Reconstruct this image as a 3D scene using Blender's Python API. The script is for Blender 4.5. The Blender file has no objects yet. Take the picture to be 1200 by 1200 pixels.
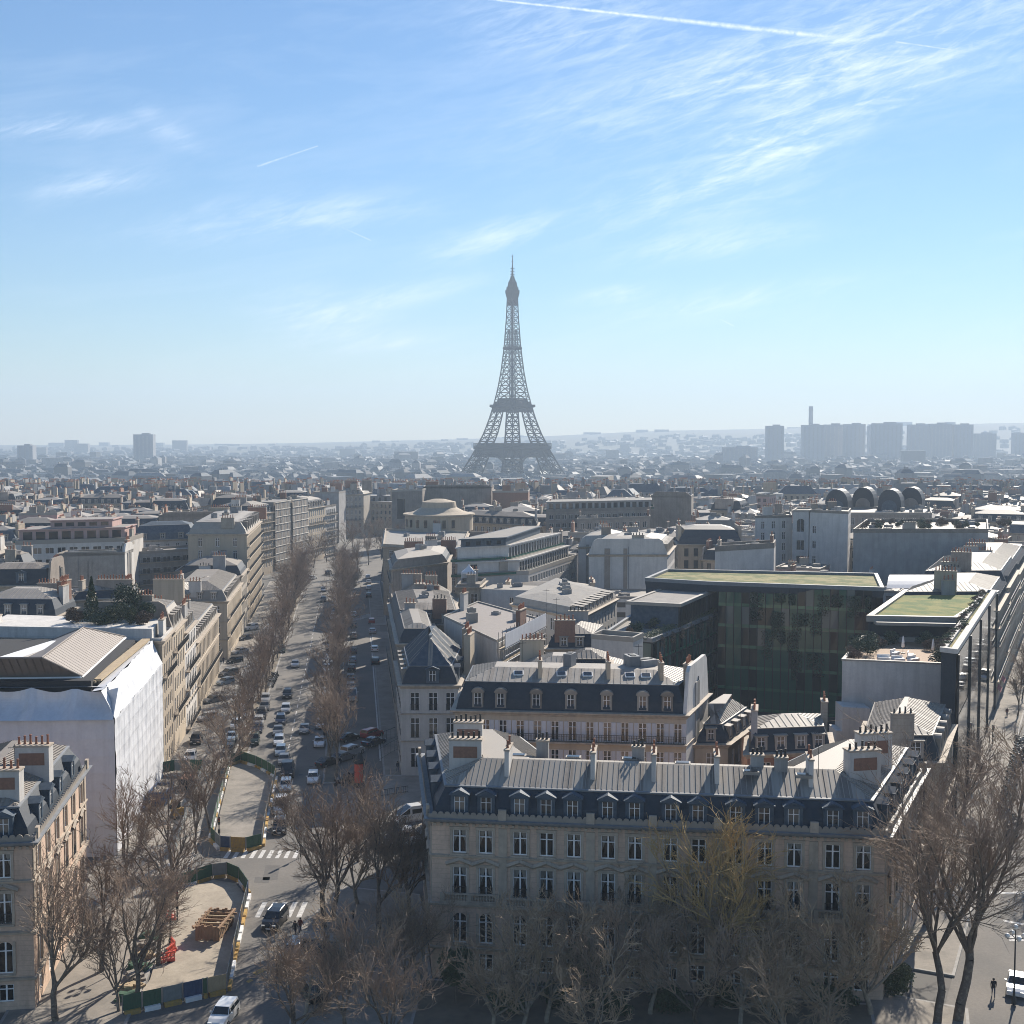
import bpy, math, random
from mathutils import Vector, Matrix, noise
R = math.radians
SC = bpy.context.scene
COL = SC.collection
# ---------------------------------------------------------------- camera
F, CAMZ, PITCH = 1457.0, 51.6, math.atan(89/1457)
cam_data = bpy.data.cameras.new("camera"); cam = bpy.data.objects.new("camera", cam_data)
COL.objects.link(cam); SC.camera = cam
cam_data.sensor_width = 36; cam_data.lens = F/1200*36
cam_data.clip_start = 1.0; cam_data.clip_end = 30000
cam.location = (0, 0, CAMZ); cam.rotation_euler = (R(90)-PITCH, 0, 0)
# ---------------------------------------------------------------- light
SUN_AZ, SUN_EL = R(27), R(31)          # azimuth to the right of +Y
SUNDIR = Vector((math.sin(SUN_AZ)*math.cos(SUN_EL), math.cos(SUN_AZ)*math.cos(SUN_EL), math.sin(SUN_EL)))
sd = bpy.data.lights.new("sun", 'SUN'); sd.energy = 4.4; sd.angle = R(0.53); sd.color = (1.0, 0.91, 0.79)
so = bpy.data.objects.new("sun", sd); COL.objects.link(so)
so.rotation_euler = (-SUNDIR).to_track_quat('-Z', 'Y').to_euler()
W = bpy.data.worlds.new("World"); SC.world = W; W.use_nodes = True
SC.view_settings.view_transform = 'Standard'; SC.view_settings.look = 'None'
SC.view_settings.exposure = 0.98; SC.view_settings.gamma = 1
SC.cycles.use_denoising = True; SC.cycles.pixel_filter_type = 'BLACKMAN_HARRIS'; SC.cycles.filter_width = 1.0
SC.cycles.max_bounces = 5; SC.cycles.diffuse_bounces = 2; SC.cycles.glossy_bounces = 3
SC.cycles.transmission_bounces = 3; SC.cycles.volume_bounces = 0; SC.cycles.transparent_max_bounces = 8
SC.cycles.caustics_reflective = False; SC.cycles.caustics_refractive = False
def world():
    nt = W.node_tree; N = nt.nodes; K = nt.links; N.clear()
    out = N.new('ShaderNodeOutputWorld'); bg = N.new('ShaderNodeBackground'); bg.inputs[1].default_value = 0.061
    K.new(bg.outputs[0], out.inputs[0])
    sky = N.new('ShaderNodeTexSky'); sky.sky_type = 'NISHITA'; sky.sun_disc = False
    sky.sun_elevation = SUN_EL; sky.sun_rotation = SUN_AZ
    sky.altitude = 0; sky.air_density = 1.25; sky.dust_density = 0.0; sky.ozone_density = 7.5
    tc = N.new('ShaderNodeTexCoord'); sep = N.new('ShaderNodeSeparateXYZ'); K.new(tc.outputs['Generated'], sep.inputs[0])
    def M(op, a, b=None, c=None):
        n = N.new('ShaderNodeMath'); n.operation = op
        for i, v in enumerate((a, b, c)):
            if v is None: continue
            if isinstance(v, (int, float)): n.inputs[i].default_value = v
            else: K.new(v, n.inputs[i])
        return n.outputs[0]
    ysafe = M('MAXIMUM', sep.outputs[1], 0.05)
    u = M('DIVIDE', sep.outputs[0], ysafe); v = M('DIVIDE', sep.outputs[2], ysafe)   # direction coordinates of the sky vault
    # cirrus streaks: noise stretched along a gently rising wind direction
    cmb = N.new('ShaderNodeCombineXYZ'); K.new(u, cmb.inputs[0]); K.new(v, cmb.inputs[1])
    def streak(rot, sc, seed, lo, hi, det=7):
        mp = N.new('ShaderNodeMapping'); mp.vector_type = 'TEXTURE'; mp.inputs['Rotation'].default_value = (0, 0, R(-rot)); mp.inputs['Scale'].default_value = tuple(1/q for q in sc)
        mp.inputs['Location'].default_value = (seed, seed*.7, seed*.3)
        K.new(cmb.outputs[0], mp.inputs[0])
        nz = N.new('ShaderNodeTexNoise'); nz.inputs['Scale'].default_value = 1; nz.inputs['Detail'].default_value = det
        nz.inputs['Roughness'].default_value = .68; nz.inputs['Distortion'].default_value = .55
        K.new(mp.outputs[0], nz.inputs[0])
        mr = N.new('ShaderNodeMapRange'); mr.inputs[1].default_value = lo; mr.inputs[2].default_value = hi; mr.clamp = True
        K.new(nz.outputs[0], mr.inputs[0]); return mr.outputs[0]
    def d(px): return (px-600)/F
    def e(py):                                   # elevation coordinate of a row of the photograph
        a = math.atan((600-py)/F)-PITCH; return math.tan(a)
    blobs = [  # px, py, half width, half height, angle, strength
        (960, 70, 270, 60, 12, .95), (905, 165, 120, 40, 28, 1.0), (1010, 122, 90, 22, 20, .9), (680, 30, 130, 45, 0, .6),
        (830, 283, 95, 16, 8, .7), (850, 352, 120, 12, 8, .65), (720, 345, 40, 9, 6, .8), (385, 375, 65, 26, -12, .95), (470, 345, 75, 12, 12, .75),
        (580, 277, 75, 16, 17, .7), (330, 255, 150, 22, 5, .5), (120, 215, 70, 14, 8, .5), (60, 150, 110, 12, 2, .6), (200, 150, 40, 14, -30, .45), (810, 225, 150, 40, 10, .5),
        (480, 403, 50, 9, 3, .55), (1080, 20, 140, 26, 16, .8)]
    tot = None
    for (px, py, a, b, ang, s) in blobs:
        ca, sa = math.cos(R(ang)), math.sin(R(ang))
        du = M('SUBTRACT', u, d(px)); dv = M('SUBTRACT', v, e(py))
        p = M('ADD', M('MULTIPLY', du, ca/(a/F)), M('MULTIPLY', dv, sa/(a/F)))
        q = M('ADD', M('MULTIPLY', du, -sa/(b/F)), M('MULTIPLY', dv, ca/(b/F)))
        r2 = M('ADD', M('MULTIPLY', p, p), M('MULTIPLY', q, q))
        g = M('MULTIPLY', M('POWER', 2.718, M('MULTIPLY', r2, -.9)), s)
        tot = g if tot is None else M('MAXIMUM', tot, g)
    st = M('ADD', M('MULTIPLY', streak(-14, (11, 75, 1), 3.1, .45, .74, 9), .8), M('MULTIPLY', streak(-24, (30, 130, 1), 8.3, .46, .74, 9), .55))
    haze_st = M('MULTIPLY', streak(-6, (3.2, 16, 1), 5.7, .48, .85, 5), .2)
    cl = M('ADD', M('MULTIPLY', tot, M('ADD', st, .10)), haze_st)
    for (x0, y0, x1, y1, w0, w1, s) in [(572, -1, 962, 43, 1.0, 3.2, .75), (306, 195, 376, 171, 1.1, .7, .42), (398, 264, 437, 282, .5, .9, .3), (1040, 49, 1117, 60, 1.2, .8, .5), (842, 374, 858, 382, .5, 1.0, .4)]:
        ax, ay, bx, by = d(x0), e(y0), d(x1), e(y1)
        L = math.hypot(bx-ax, by-ay); tx, ty = (bx-ax)/L, (by-ay)/L
        al = M('ADD', M('MULTIPLY', M('SUBTRACT', u, ax), tx/L), M('MULTIPLY', M('SUBTRACT', v, ay), ty/L))
        ac = M('ABSOLUTE', M('ADD', M('MULTIPLY', M('SUBTRACT', u, ax), -ty), M('MULTIPLY', M('SUBTRACT', v, ay), tx)))
        wd = M('ADD', M('MULTIPLY', al, (w1-w0)/F), w0/F)
        prof = M('MAXIMUM', M('SUBTRACT', 1, M('DIVIDE', ac, M('MULTIPLY', wd, 1.6))), 0)
        inside = M('MULTIPLY', M('GREATER_THAN', al, 0), M('LESS_THAN', al, 1))
        puff = M('ADD', streak(40, (120, 120, 1), 2.2, .25, .6, 3), .3)
        cl = M('MAXIMUM', cl, M('MULTIPLY', M('MULTIPLY', prof, inside), M('MULTIPLY', puff, s)))
    cl = M('MULTIPLY', cl, M('GREATER_THAN', sep.outputs[1], .06))
    cl = M('MINIMUM', M('MULTIPLY', cl, .8), .8)
    mx = N.new('ShaderNodeMix'); mx.data_type = 'RGBA'; mx.blend_type = 'MIX'
    K.new(cl, mx.inputs[0]); K.new(sky.outputs[0], mx.inputs[6]); mx.inputs[7].default_value = (10.5, 11.2, 12.2, 1)
    K.new(mx.outputs[2], bg.inputs[0])
world()

# ---------------------------------------------------------------- helpers
def ray(px, py):
    X, Y = (px-600)/F, (600-py)/F
    cp, sp = math.cos(PITCH), math.sin(PITCH)
    return Vector((X, cp+Y*sp, -sp+Y*cp))
def P(px, py, z=0.0):                       # the point of the horizontal plane z seen at a place of the photograph
    r = ray(px, py); t = (z-CAMZ)/r.z
    return Vector((r.x*t, r.y*t, z))
def PD(px, py, d):                          # the point at distance d ahead
    r = ray(px, py); t = d/r.y
    return Vector((r.x*t, d, CAMZ+r.z*t))

def V3(p, z=None):
    return Vector((p[0], p[1], p[2] if z is None and len(p) > 2 else (z or 0.0)))

class MB:
    def __init__(s): s.v = []; s.f = []; s.m = []; s.uv = []
    def poly(s, pts, mat=0, uv=None):
        b = len(s.v); s.v += [tuple(p) for p in pts]; s.f.append(tuple(range(b, b+len(pts)))); s.m.append(mat)
        s.uv.append(uv or [(0, 0)]*len(pts))
    def box(s, c, sz, mat=0, rz=0.0, bottom=False):
        cx, cy, cz = c; x, y, z = sz[0]/2, sz[1]/2, sz[2]/2; ca, sa = math.cos(rz), math.sin(rz)
        q = [(cx+a*x*ca-b*y*sa, cy+a*x*sa+b*y*ca, cz+k*z) for k in (-1, 1) for a, b in ((-1, -1), (1, -1), (1, 1), (-1, 1))]
        b = len(s.v); s.v += q
        fs = [(4, 5, 6, 7), (0, 1, 5, 4), (1, 2, 6, 5), (2, 3, 7, 6), (3, 0, 4, 7), (3, 2, 1, 0)]
        for f in fs:
            s.f.append(tuple(b+i for i in f)); s.m.append(mat); s.uv.append([(0, 0)]*4)
    def prism(s, pts, z0, z1, mat=0, cap=True, topmat=None):
        n = len(pts)
        for i in range(n):
            a, c = pts[i], pts[(i+1) % n]
            s.poly([(a[0], a[1], z0), (c[0], c[1], z0), (c[0], c[1], z1), (a[0], a[1], z1)], mat)
        if cap:
            s.poly([(p[0], p[1], z1) for p in pts], mat if topmat is None else topmat)
            s.poly([(p[0], p[1], z0) for p in reversed(pts)], mat)
    def tube(s, p0, p1, r0, r1, n=6, mat=0, cap=False):
        p0, p1 = Vector(p0), Vector(p1); d = p1-p0
        if d.length < 1e-6: return
        d.normalize(); a = Vector((1, 0, 0)) if abs(d.x) < .9 else Vector((0, 1, 0))
        u = d.cross(a).normalized(); w = d.cross(u)
        b = len(s.v)
        for p, r in ((p0, r0), (p1, r1)):
            for i in range(n):
                t = 2*math.pi*i/n; s.v.append(tuple(p+u*(r*math.cos(t))+w*(r*math.sin(t))))
        for i in range(n):
            j = (i+1) % n
            s.f.append((b+i, b+j, b+n+j, b+n+i)); s.m.append(mat); s.uv.append([(0, 0)]*4)
        if cap:
            s.f.append(tuple(b+n+i for i in range(n))); s.m.append(mat); s.uv.append([(0, 0)]*n)
            s.f.append(tuple(b+n-1-i for i in range(n))); s.m.append(mat); s.uv.append([(0, 0)]*n)
    def lathe(s, c, prof, n=12, mat=0):
        b = len(s.v); k = len(prof)
        for r, z in prof:
            for i in range(n):
                t = 2*math.pi*i/n; s.v.append((c[0]+r*math.cos(t), c[1]+r*math.sin(t), c[2]+z))
        for j in range(k-1):
            for i in range(n):
                i2 = (i+1) % n
                s.f.append((b+j*n+i, b+j*n+i2, b+(j+1)*n+i2, b+(j+1)*n+i)); s.m.append(mat); s.uv.append([(0, 0)]*4)
        s.f.append(tuple(b+(k-1)*n+i for i in range(n))); s.m.append(mat); s.uv.append([(0, 0)]*n)
    def mesh(s, name, mats, smooth=False, org=(0, 0, 0)):
        me = bpy.data.meshes.new(name)
        o = org
        me.from_pydata([(x-o[0], y-o[1], z-o[2]) for x, y, z in s.v], [], s.f)
        for m in mats: me.materials.append(m)
        me.polygons.foreach_set('material_index', s.m)
        if any(any(c != (0, 0) for c in u) for u in s.uv[:400]):
            uvl = me.uv_layers.new(name='UVMap'); flat = []
            for u in s.uv:
                for c in u: flat += [c[0], c[1]]
            uvl.data.foreach_set('uv', flat)
        if smooth: me.polygons.foreach_set('use_smooth', [True]*len(me.polygons))
        me.update(); return me

def ob(name, data, parent=None, loc=(0, 0, 0), rz=0.0):
    o = bpy.data.objects.new(name, data); COL.objects.link(o)
    o.location = loc; o.rotation_euler = (0, 0, rz)
    if parent is not None: o.parent = parent
    return o
def thing(name, label, cat, loc=(0, 0, 0), rz=0.0, group=None, data=None):
    o = ob(name, data, None, loc, rz); o['label'] = label; o['category'] = cat
    if group: o['group'] = group
    return o
def setting(name, mb, mats, kind='structure', smooth=False):
    o = ob(name, mb.mesh(name, mats, smooth)); o['kind'] = kind; return o
def dup(root, loc, rz=0.0, label=None, group=None, scale=None, color=None):
    r = root.copy(); COL.objects.link(r); r.location = loc; r.rotation_euler = (0, 0, rz)
    if scale: r.scale = scale
    if label: r['label'] = label
    if group: r['group'] = group
    if color: r.color = color
    for ch in root.children:
        c = ch.copy(); COL.objects.link(c); c.parent = r
        if color: c.color = color
        for g in ch.children:
            k = g.copy(); COL.objects.link(k); k.parent = c
            if color: k.color = color
    return r

# ---------------------------------------------------------------- materials
MAT = {}
def mat(name, col, rough=.7, metal=0.0, var=0.0, nscale=1.0, col2=None, nmix=.5, streak=0.0, bump=0.0, spec=.5, objcol=False, bscale=8.0, lo=.35, hi=.7, randhue=None, emit=None, joints=0.0, fine=0.0):
    """procedural material: base colour broken up by noise (col -> col2), streaks down walls, a value shift per object and bump"""
    m = bpy.data.materials.new(name); m.use_nodes = True; MAT[name] = m
    nt = m.node_tree; N = nt.nodes; K = nt.links
    b = N['Principled BSDF']; b.inputs['Roughness'].default_value = rough; b.inputs['Metallic'].default_value = metal
    b.inputs['Specular IOR Level'].default_value = spec
    tc = N.new('ShaderNodeTexCoord'); oi = N.new('ShaderNodeObjectInfo')
    cur = None
    def rgb(c):
        n = N.new('ShaderNodeRGB'); n.outputs[0].default_value = (*c, 1); return n.outputs[0]
    def mixn(f, a, c, bt='MIX'):
        x = N.new('ShaderNodeMix'); x.data_type = 'RGBA'; x.blend_type = bt
        if isinstance(f, float): x.inputs[0].default_value = f
        else: K.new(f, x.inputs[0])
        K.new(a, x.inputs[6]); K.new(c, x.inputs[7]); return x.outputs[2]
    def noise_(sc, det=4, vec=None, rough_=.6):
        n = N.new('ShaderNodeTexNoise'); n.inputs['Scale'].default_value = sc; n.inputs['Detail'].default_value = det; n.inputs['Roughness'].default_value = rough_
        K.new(vec or tc.outputs['Object'], n.inputs['Vector']); return n.outputs[0]
    def rng(x, a, c, d0=0.0, d1=1.0):
        r = N.new('ShaderNodeMapRange'); r.inputs[1].default_value = a; r.inputs[2].default_value = c; r.inputs[3].default_value = d0; r.inputs[4].default_value = d1
        K.new(x, r.inputs[0]); return r.outputs[0]
    cur = oi.outputs['Color'] if objcol else rgb(col)
    if col2:
        f = rng(noise_(nscale, 5), lo, hi, 0, nmix); cur = mixn(f, cur, rgb(col2))
    if fine:
        hs0 = N.new('ShaderNodeHueSaturation'); K.new(cur, hs0.inputs['Color']); K.new(rng(noise_(3.1, 6, None, .75), .3, .7, 1-fine, 1+fine), hs0.inputs['Value']); cur = hs0.outputs[0]
    if joints:
        sp = N.new('ShaderNodeSeparateXYZ'); K.new(tc.outputs['Object'], sp.inputs[0])
        a = N.new('ShaderNodeMath'); a.operation = 'DIVIDE'; K.new(sp.outputs[2], a.inputs[0]); a.inputs[1].default_value = joints
        f_ = N.new('ShaderNodeMath'); f_.operation = 'FRACT'; K.new(a.outputs[0], f_.inputs[0])
        l_ = N.new('ShaderNodeMath'); l_.operation = 'LESS_THAN'; K.new(f_.outputs[0], l_.inputs[0]); l_.inputs[1].default_value = .09
        cur = mixn(rng(l_.outputs[0], 0, 1, 0, .4), cur, rgb(tuple(c*.45 for c in col)))
    if randhue:
        cur = mixn(rng(oi.outputs['Random'], 0, 1, 0, 1), cur, rgb(randhue))
    if streak:
        mp = N.new('ShaderNodeMapping'); mp.inputs['Scale'].default_value = (1.3, 1.3, .12); K.new(tc.outputs['Object'], mp.inputs[0])
        s = rng(noise_(1.0, 5, mp.outputs[0]), .45, .75, 0, streak); cur = mixn(s, cur, rgb(tuple(c*.45 for c in col)))
    if var:
        hs = N.new('ShaderNodeHueSaturation'); K.new(cur, hs.inputs['Color']); K.new(rng(oi.outputs['Random'], 0, 1, 1-var, 1+var), hs.inputs['Value']); cur = hs.outputs[0]
    K.new(cur, b.inputs['Base Color'])
    if bump:
        bp = N.new('ShaderNodeBump'); bp.inputs['Strength'].default_value = bump; bp.inputs['Distance'].default_value = .03
        K.new(noise_(bscale, 4), bp.inputs['Height']); K.new(bp.outputs[0], b.inputs['Normal'])
    if emit:
        b.inputs['Emission Color'].default_value = (*emit[0], 1); b.inputs['Emission Strength'].default_value = emit[1]
    return m
mat('stone', (0.46, 0.375, 0.275), .85, var=.16, nscale=.5, col2=(0.3, 0.25, 0.19), nmix=.7, streak=.45, bump=.25, bscale=6, randhue=(.43, .36, .27), joints=0.42, fine=0.12)
mat('stone_grey', (0.38, 0.335, 0.275), .85, var=.15, nscale=.6, col2=(0.25, 0.225, 0.19), nmix=.7, streak=.5, bump=.2, joints=0.42, fine=0.12)
mat('stone_hotel', (.62, .45, .335), .85, nscale=.45, col2=(.44, .32, .24), nmix=.7, streak=.5, bump=.3, bscale=5, joints=0.46, fine=0.14)
mat('stone_trim', (0.47, 0.39, 0.3), .8, nscale=1.2, col2=(0.29, 0.245, 0.195), nmix=.8, streak=.5)
mat('render_white', (0.6, 0.57, 0.53), .85, var=.1, nscale=.35, col2=(0.44, 0.42, 0.39), nmix=.7, streak=.4, fine=0.08)
mat('render_grey', (0.37, 0.36, 0.35), .85, var=.14, nscale=.4, col2=(0.24, 0.235, 0.225), nmix=.8, streak=.5, fine=0.1)
mat('render_tan', (0.34, 0.285, 0.235), .9, var=.16, nscale=.3, col2=(0.205, 0.175, 0.148), nmix=.9, streak=.55, fine=0.14)
mat('render_pink', (.50, .33, .29), .85, var=.05, nscale=.4, col2=(.40, .26, .23), nmix=.7, streak=.3)
mat('concrete', (0.29, 0.275, 0.25), .85, var=.12, nscale=.5, col2=(0.19, 0.18, 0.168), nmix=.8, streak=.5, fine=0.12)
mat('zinc', (0.25, 0.215, 0.178), .6, metal=.0, var=.13, nscale=.55, col2=(0.155, 0.135, 0.115), nmix=.8, lo=.4, hi=.65, spec=.25, randhue=(0.31, 0.28, 0.24), fine=0.15)
mat('zinc_pale', (0.34, 0.305, 0.26), .6, metal=.0, var=.1, nscale=.4, col2=(0.22, 0.2, 0.175), nmix=.8, spec=.4, fine=0.12)
mat('zinc_brown', (.235, .20, .175), .65, metal=.05, var=.05, nscale=1.1, col2=(.17, .145, .125), nmix=.6)
mat('slate', (.022, .032, .045), .6, var=.2, nscale=2.2, col2=(.038, .047, .06), nmix=.8, bump=.5, bscale=10, spec=.3)
mat('slate_blue', (.045, .068, .095), .65, spec=.2, var=.1, nscale=1.5, col2=(.10, .125, .15), nmix=.8)
mat('gravel_roof', (.27, .25, .22), .95, var=.2, nscale=.8, col2=(.20, .19, .18), nmix=.9, fine=0.2)
mat('lead', (.20, .21, .22), .6, nscale=1.5, col2=(.13, .135, .14), nmix=.7)
mat('brick', (.30, .16, .105), .9, var=.12, nscale=3, col2=(.2, .11, .08), nmix=.8, streak=.3)
mat('terracotta', (.38, .15, .08), .8, var=.25, nscale=4, col2=(.18, .08, .05), nmix=.8)
mat('soot', (.03, .028, .027), .8)
mat('iron', (.018, .02, .022), .55, metal=.3)
mat('white_paint', (.84, .83, .81), .5, nscale=2, col2=(.7, .69, .67), nmix=.6)
mat('shutter', (.58, .58, .60), .6, var=.08, nscale=2, col2=(.46, .46, .48), nmix=.6)
mat('asphalt', (0.185, 0.167, 0.146), .92, nscale=.12, col2=(0.125, 0.118, 0.108), nmix=.9, bump=.15, bscale=20, lo=.3, hi=.65, fine=0.16)
mat('tar_patch', (.095, .09, .084), .9, nscale=.6, col2=(.13, .122, .112), nmix=.9, fine=.15)
mat('pavement', (0.28, 0.25, 0.212), .92, nscale=.35, col2=(0.17, 0.155, 0.134), nmix=.9, bump=.12, bscale=14, fine=0.14)
mat('kerb_stone', (.33, .315, .29), .85, nscale=2, col2=(.22, .21, .195), nmix=.8)
mat('sand_ground', (.40, .345, .27), .95, nscale=.3, col2=(.26, .225, .175), nmix=.9, bump=.3, bscale=5, fine=0.14)
mat('earth', (.20, .165, .12), .95, nscale=.4, col2=(.12, .10, .075), nmix=.9, bump=.4, bscale=5)
mat('road_paint', (.62, .61, .58), .8, nscale=2.2, col2=(.3, .29, .28), nmix=.8)
mat('yellow_paint', (.50, .30, .06), .8, nscale=3, col2=(.25, .18, .1), nmix=.8)
mat('bark', (.12, .095, .075), .9, var=.2, nscale=2.5, col2=(.26, .22, .165), nmix=.9, lo=.5, hi=.7, bump=.4)
mat('twig', (.24, .168, .118), .85, var=.15, nscale=1.2, col2=(.31, .235, .17), nmix=.8)
mat('twig_pale', (.40, .295, .19), .85, var=.15, nscale=1.0, col2=(.27, .195, .13), nmix=.9)
mat('bark_pale', (.30, .265, .21), .9, nscale=2.5, col2=(.15, .125, .1), nmix=.9)
mat('zinc_dark', (.19, .16, .132), .6, nscale=.9, col2=(.13, .112, .095), nmix=.8, fine=.2)
mat('zinc_mid', (.27, .232, .19), .6, nscale=.9, col2=(.19, .165, .138), nmix=.8, fine=.2)
mat('twig_gold', (.44, .30, .12), .85, nscale=1.2, col2=(.34, .24, .11), nmix=.8)
mat('leaf_dark', (.028, .05, .018), .6, var=.2, nscale=1.4, col2=(.06, .085, .03), nmix=.9)
mat('leaf_olive', (.085, .10, .035), .65, var=.2, nscale=1.6, col2=(.05, .06, .025), nmix=.9)
mat('leaf_dry', (.16, .10, .06), .8, var=.2, nscale=1.6, col2=(.09, .06, .04), nmix=.9)
mat('sedum', (.19, .18, .035), .95, nscale=.28, col2=(.075, .12, .015), nmix=1.0, bump=.8, bscale=3, fine=0.35, lo=0.43, hi=0.57)
mat('sedum_dry', (.24, .205, .08), .95, nscale=.28, col2=(.085, .105, .02), nmix=1.0, bump=.8, bscale=3, fine=0.35, lo=0.43, hi=0.57)
mat('tarp', (.66, .67, .69), .55, nscale=.8, col2=(.58, .59, .62), nmix=.7, streak=0.22, fine=0.05)
mat('wood', (0.31, 0.2, 0.12), .8, nscale=1.5, col2=(.24, .14, .075), nmix=.8, fine=0.2)
mat('wood_pale', (.44, .34, .21), .85, nscale=1.5, col2=(.32, .24, .15), nmix=.8, fine=0.2)
mat('green_panel', (0.035, 0.095, 0.05), .6, nscale=2, col2=(.05, .10, .06), nmix=.8, fine=0.2)
mat('grey_panel', (.21, .23, .23), .65, nscale=2, col2=(.15, .165, .165), nmix=.8)
mat('blue_panel', (.045, .08, .16), .55, nscale=2, col2=(.03, .05, .10), nmix=.8)
mat('barrier_red', (.62, .09, .05), .5, nscale=3, col2=(.45, .07, .05), nmix=.6)
mat('poster_red', (.52, .075, .045), .4, nscale=.9, col2=(.10, .03, .03), nmix=.9, lo=.55, hi=.62)
mat('awning_red', (.30, .03, .035), .7)
mat('green_glass', (0.05, 0.2, 0.11), .12, nscale=.3, col2=(.02, .06, .035), nmix=.8)
mat('tower_iron', (.05, .042, .036), .7, nscale=.05, col2=(.04, .034, .03), nmix=.5)
mat('far_wall', (.20,.19,.175), .9, var=.2, nscale=.05, col2=(0.16, 0.155, 0.15), nmix=.8, randhue=(0.22, 0.22, 0.23))
mat('far_tower', (.33, .33, .34), .8, var=.1, nscale=.05, col2=(.27, .27, .28), nmix=.8)
mat('city_ground', (0.1, 0.096, 0.088), .95, nscale=.01, col2=(0.15, 0.142, 0.13), nmix=.9)
mat('wooded', (.055, .06, .035), .95, nscale=.004, col2=(.11, .10, .085), nmix=.9)
mat('car_paint', (.5, .5, .5), .28, metal=.25, objcol=True, spec=.6)
mat('car_glass', (.012, .015, .018), .06, spec=.8)
mat('rubber', (.02, .02, .02), .8)
mat('rim', (.35, .35, .36), .35, metal=.8)
mat('lamp_white', (.75, .75, .72), .2)
mat('lamp_red', (.32, .015, .012), .3)
mat('lamp_amber', (.45, .2, .02), .3)
mat('cloth', (.1, .1, .12), .9, objcol=True)
mat('denim', (.04, .05, .09), .9, var=.4)
mat('skin', (.48, .29, .21), .6)
mat('hair', (.035, .025, .02), .7, var=.5)
mat('globe', (.78, .77, .73), .25)
mat('rubble', (.30, .27, .23), .95, nscale=2.5, col2=(.16, .14, .12), nmix=1.0, bump=.8)
mat('curtain', (.50, .46, .42), .9, var=.3)
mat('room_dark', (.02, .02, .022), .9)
mat('haze_metal', (.5, .5, .5), .5)
def window_glass(name, dark, bright, thr, rough=.07, spec=.6):
    """a dark pane that mirrors the sky; some panes have pale blinds behind them, the palest glass carries painted reflections (differs per window)"""
    m = bpy.data.materials.new(name); m.use_nodes = True; MAT[name] = m
    N = m.node_tree.nodes; K = m.node_tree.links; b = N['Principled BSDF']
    oi = N.new('ShaderNodeObjectInfo'); cr = N.new('ShaderNodeValToRGB'); K.new(oi.outputs['Random'], cr.inputs[0])
    e = cr.color_ramp.elements; e[0].color = (*dark, 1); e[0].position = thr; e[1].color = (*bright, 1); e[1].position = 1.0
    K.new(cr.outputs[0], b.inputs['Base Color']); b.inputs['Roughness'].default_value = rough; b.inputs['Specular IOR Level'].default_value = spec
    return m
window_glass('pane', (.015, .018, .022), (.17, .15, .13), .62)
window_glass('pane_green', (.02, .10, .062), (.04, .13, .085), .5, .05, .3)
window_glass('pane_deep', (.006, .012, .011), (.02, .03, .028), .5, .04, .3)
window_glass('pane_reflection', (.10, .13, .12), (.2, .22, .2), .5, .1, .4)  # bright reflections put into the base colour of the palest panes
def clear_glass():
    m = bpy.data.materials.new('clear_pane'); m.use_nodes = True; MAT['clear_pane'] = m
    N = m.node_tree.nodes; K = m.node_tree.links; N.remove(N['Principled BSDF'])
    tr = N.new('ShaderNodeBsdfTransparent'); tr.inputs[0].default_value = (.78, .8, .8, 1)
    gl = N.new('ShaderNodeBsdfGlossy'); gl.inputs['Roughness'].default_value = .03
    lw = N.new('ShaderNodeFresnel'); lw.inputs[0].default_value = 1.5
    mx = N.new('ShaderNodeMixShader'); K.new(lw.outputs[0], mx.inputs[0]); K.new(tr.outputs[0], mx.inputs[1]); K.new(gl.outputs[0], mx.inputs[2])
    K.new(mx.outputs[0], N['Material Output'].inputs[0])
clear_glass()
def mirror_glass():
    m = bpy.data.materials.new('mirror_pane'); m.use_nodes = True; MAT['mirror_pane'] = m
    b = m.node_tree.nodes['Principled BSDF']; b.inputs['Base Color'].default_value = (.35, .37, .38, 1); b.inputs['Metallic'].default_value = .75; b.inputs['Roughness'].default_value = .05
mirror_glass()
def M_(*names): return [MAT[n] for n in names]
# ================================================================ setting
def sstep(a, b, x):
    t = max(0, min(1, (x-a)/(b-a))); return t*t*(3-2*t)
SKY_PROFILE = [(-400, 521), (0, 521), (150, 521), (330, 519), (430, 516), (560, 513), (640, 509), (700, 506), (760, 502), (880, 501), (940, 499), (1040, 497), (1120, 495), (1200, 493), (1700, 490)]
def prof(px):
    for (a, ya), (b, yb) in zip(SKY_PROFILE, SKY_PROFILE[1:]):
        if px <= b: return ya+(yb-ya)*max(0, (px-a))/(b-a)
    return SKY_PROFILE[-1][1]
def ground_z(x, y):
    d = max(y, 1.0)
    z = -0.03 - 24*sstep(620, 1450, d)
    if d > 3000:
        px = 600+F*x/d
        zh = CAMZ+(511-prof(px))*6200/F - 8
        n = noise.noise(Vector((x*.0006, y*.0006, 3)))*9+noise.noise(Vector((x*.002, y*.002, 7)))*4
        z += (zh+24+n)*sstep(3600, 6200, d)
    return z
mb = MB()
ys = [-400, -100, 60, 100, 140, 180, 240, 320, 420, 520, 620] + [620+i*80 for i in range(1, 13)] + [1700, 2000, 2400, 2800] + [3000+i*200 for i in range(1, 19)] + [6950]
idx = []
for y in ys:
    row = []
    w = max(500, y*.8+300)
    for i in range(41):
        x = (i/20-1)*w
        mb.v.append((x, y, ground_z(x, y))); row.append(len(mb.v)-1)
    idx.append(row)
for a, b in zip(idx, idx[1:]):
    far = mb.v[a[0]][1] > 4300
    for i in range(40):
        mb.f.append((a[i], a[i+1], b[i+1], b[i])); mb.m.append(1 if far else 0); mb.uv.append([(0, 0)]*4)
setting('ground', mb, M_('city_ground', 'wooded'))

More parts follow.
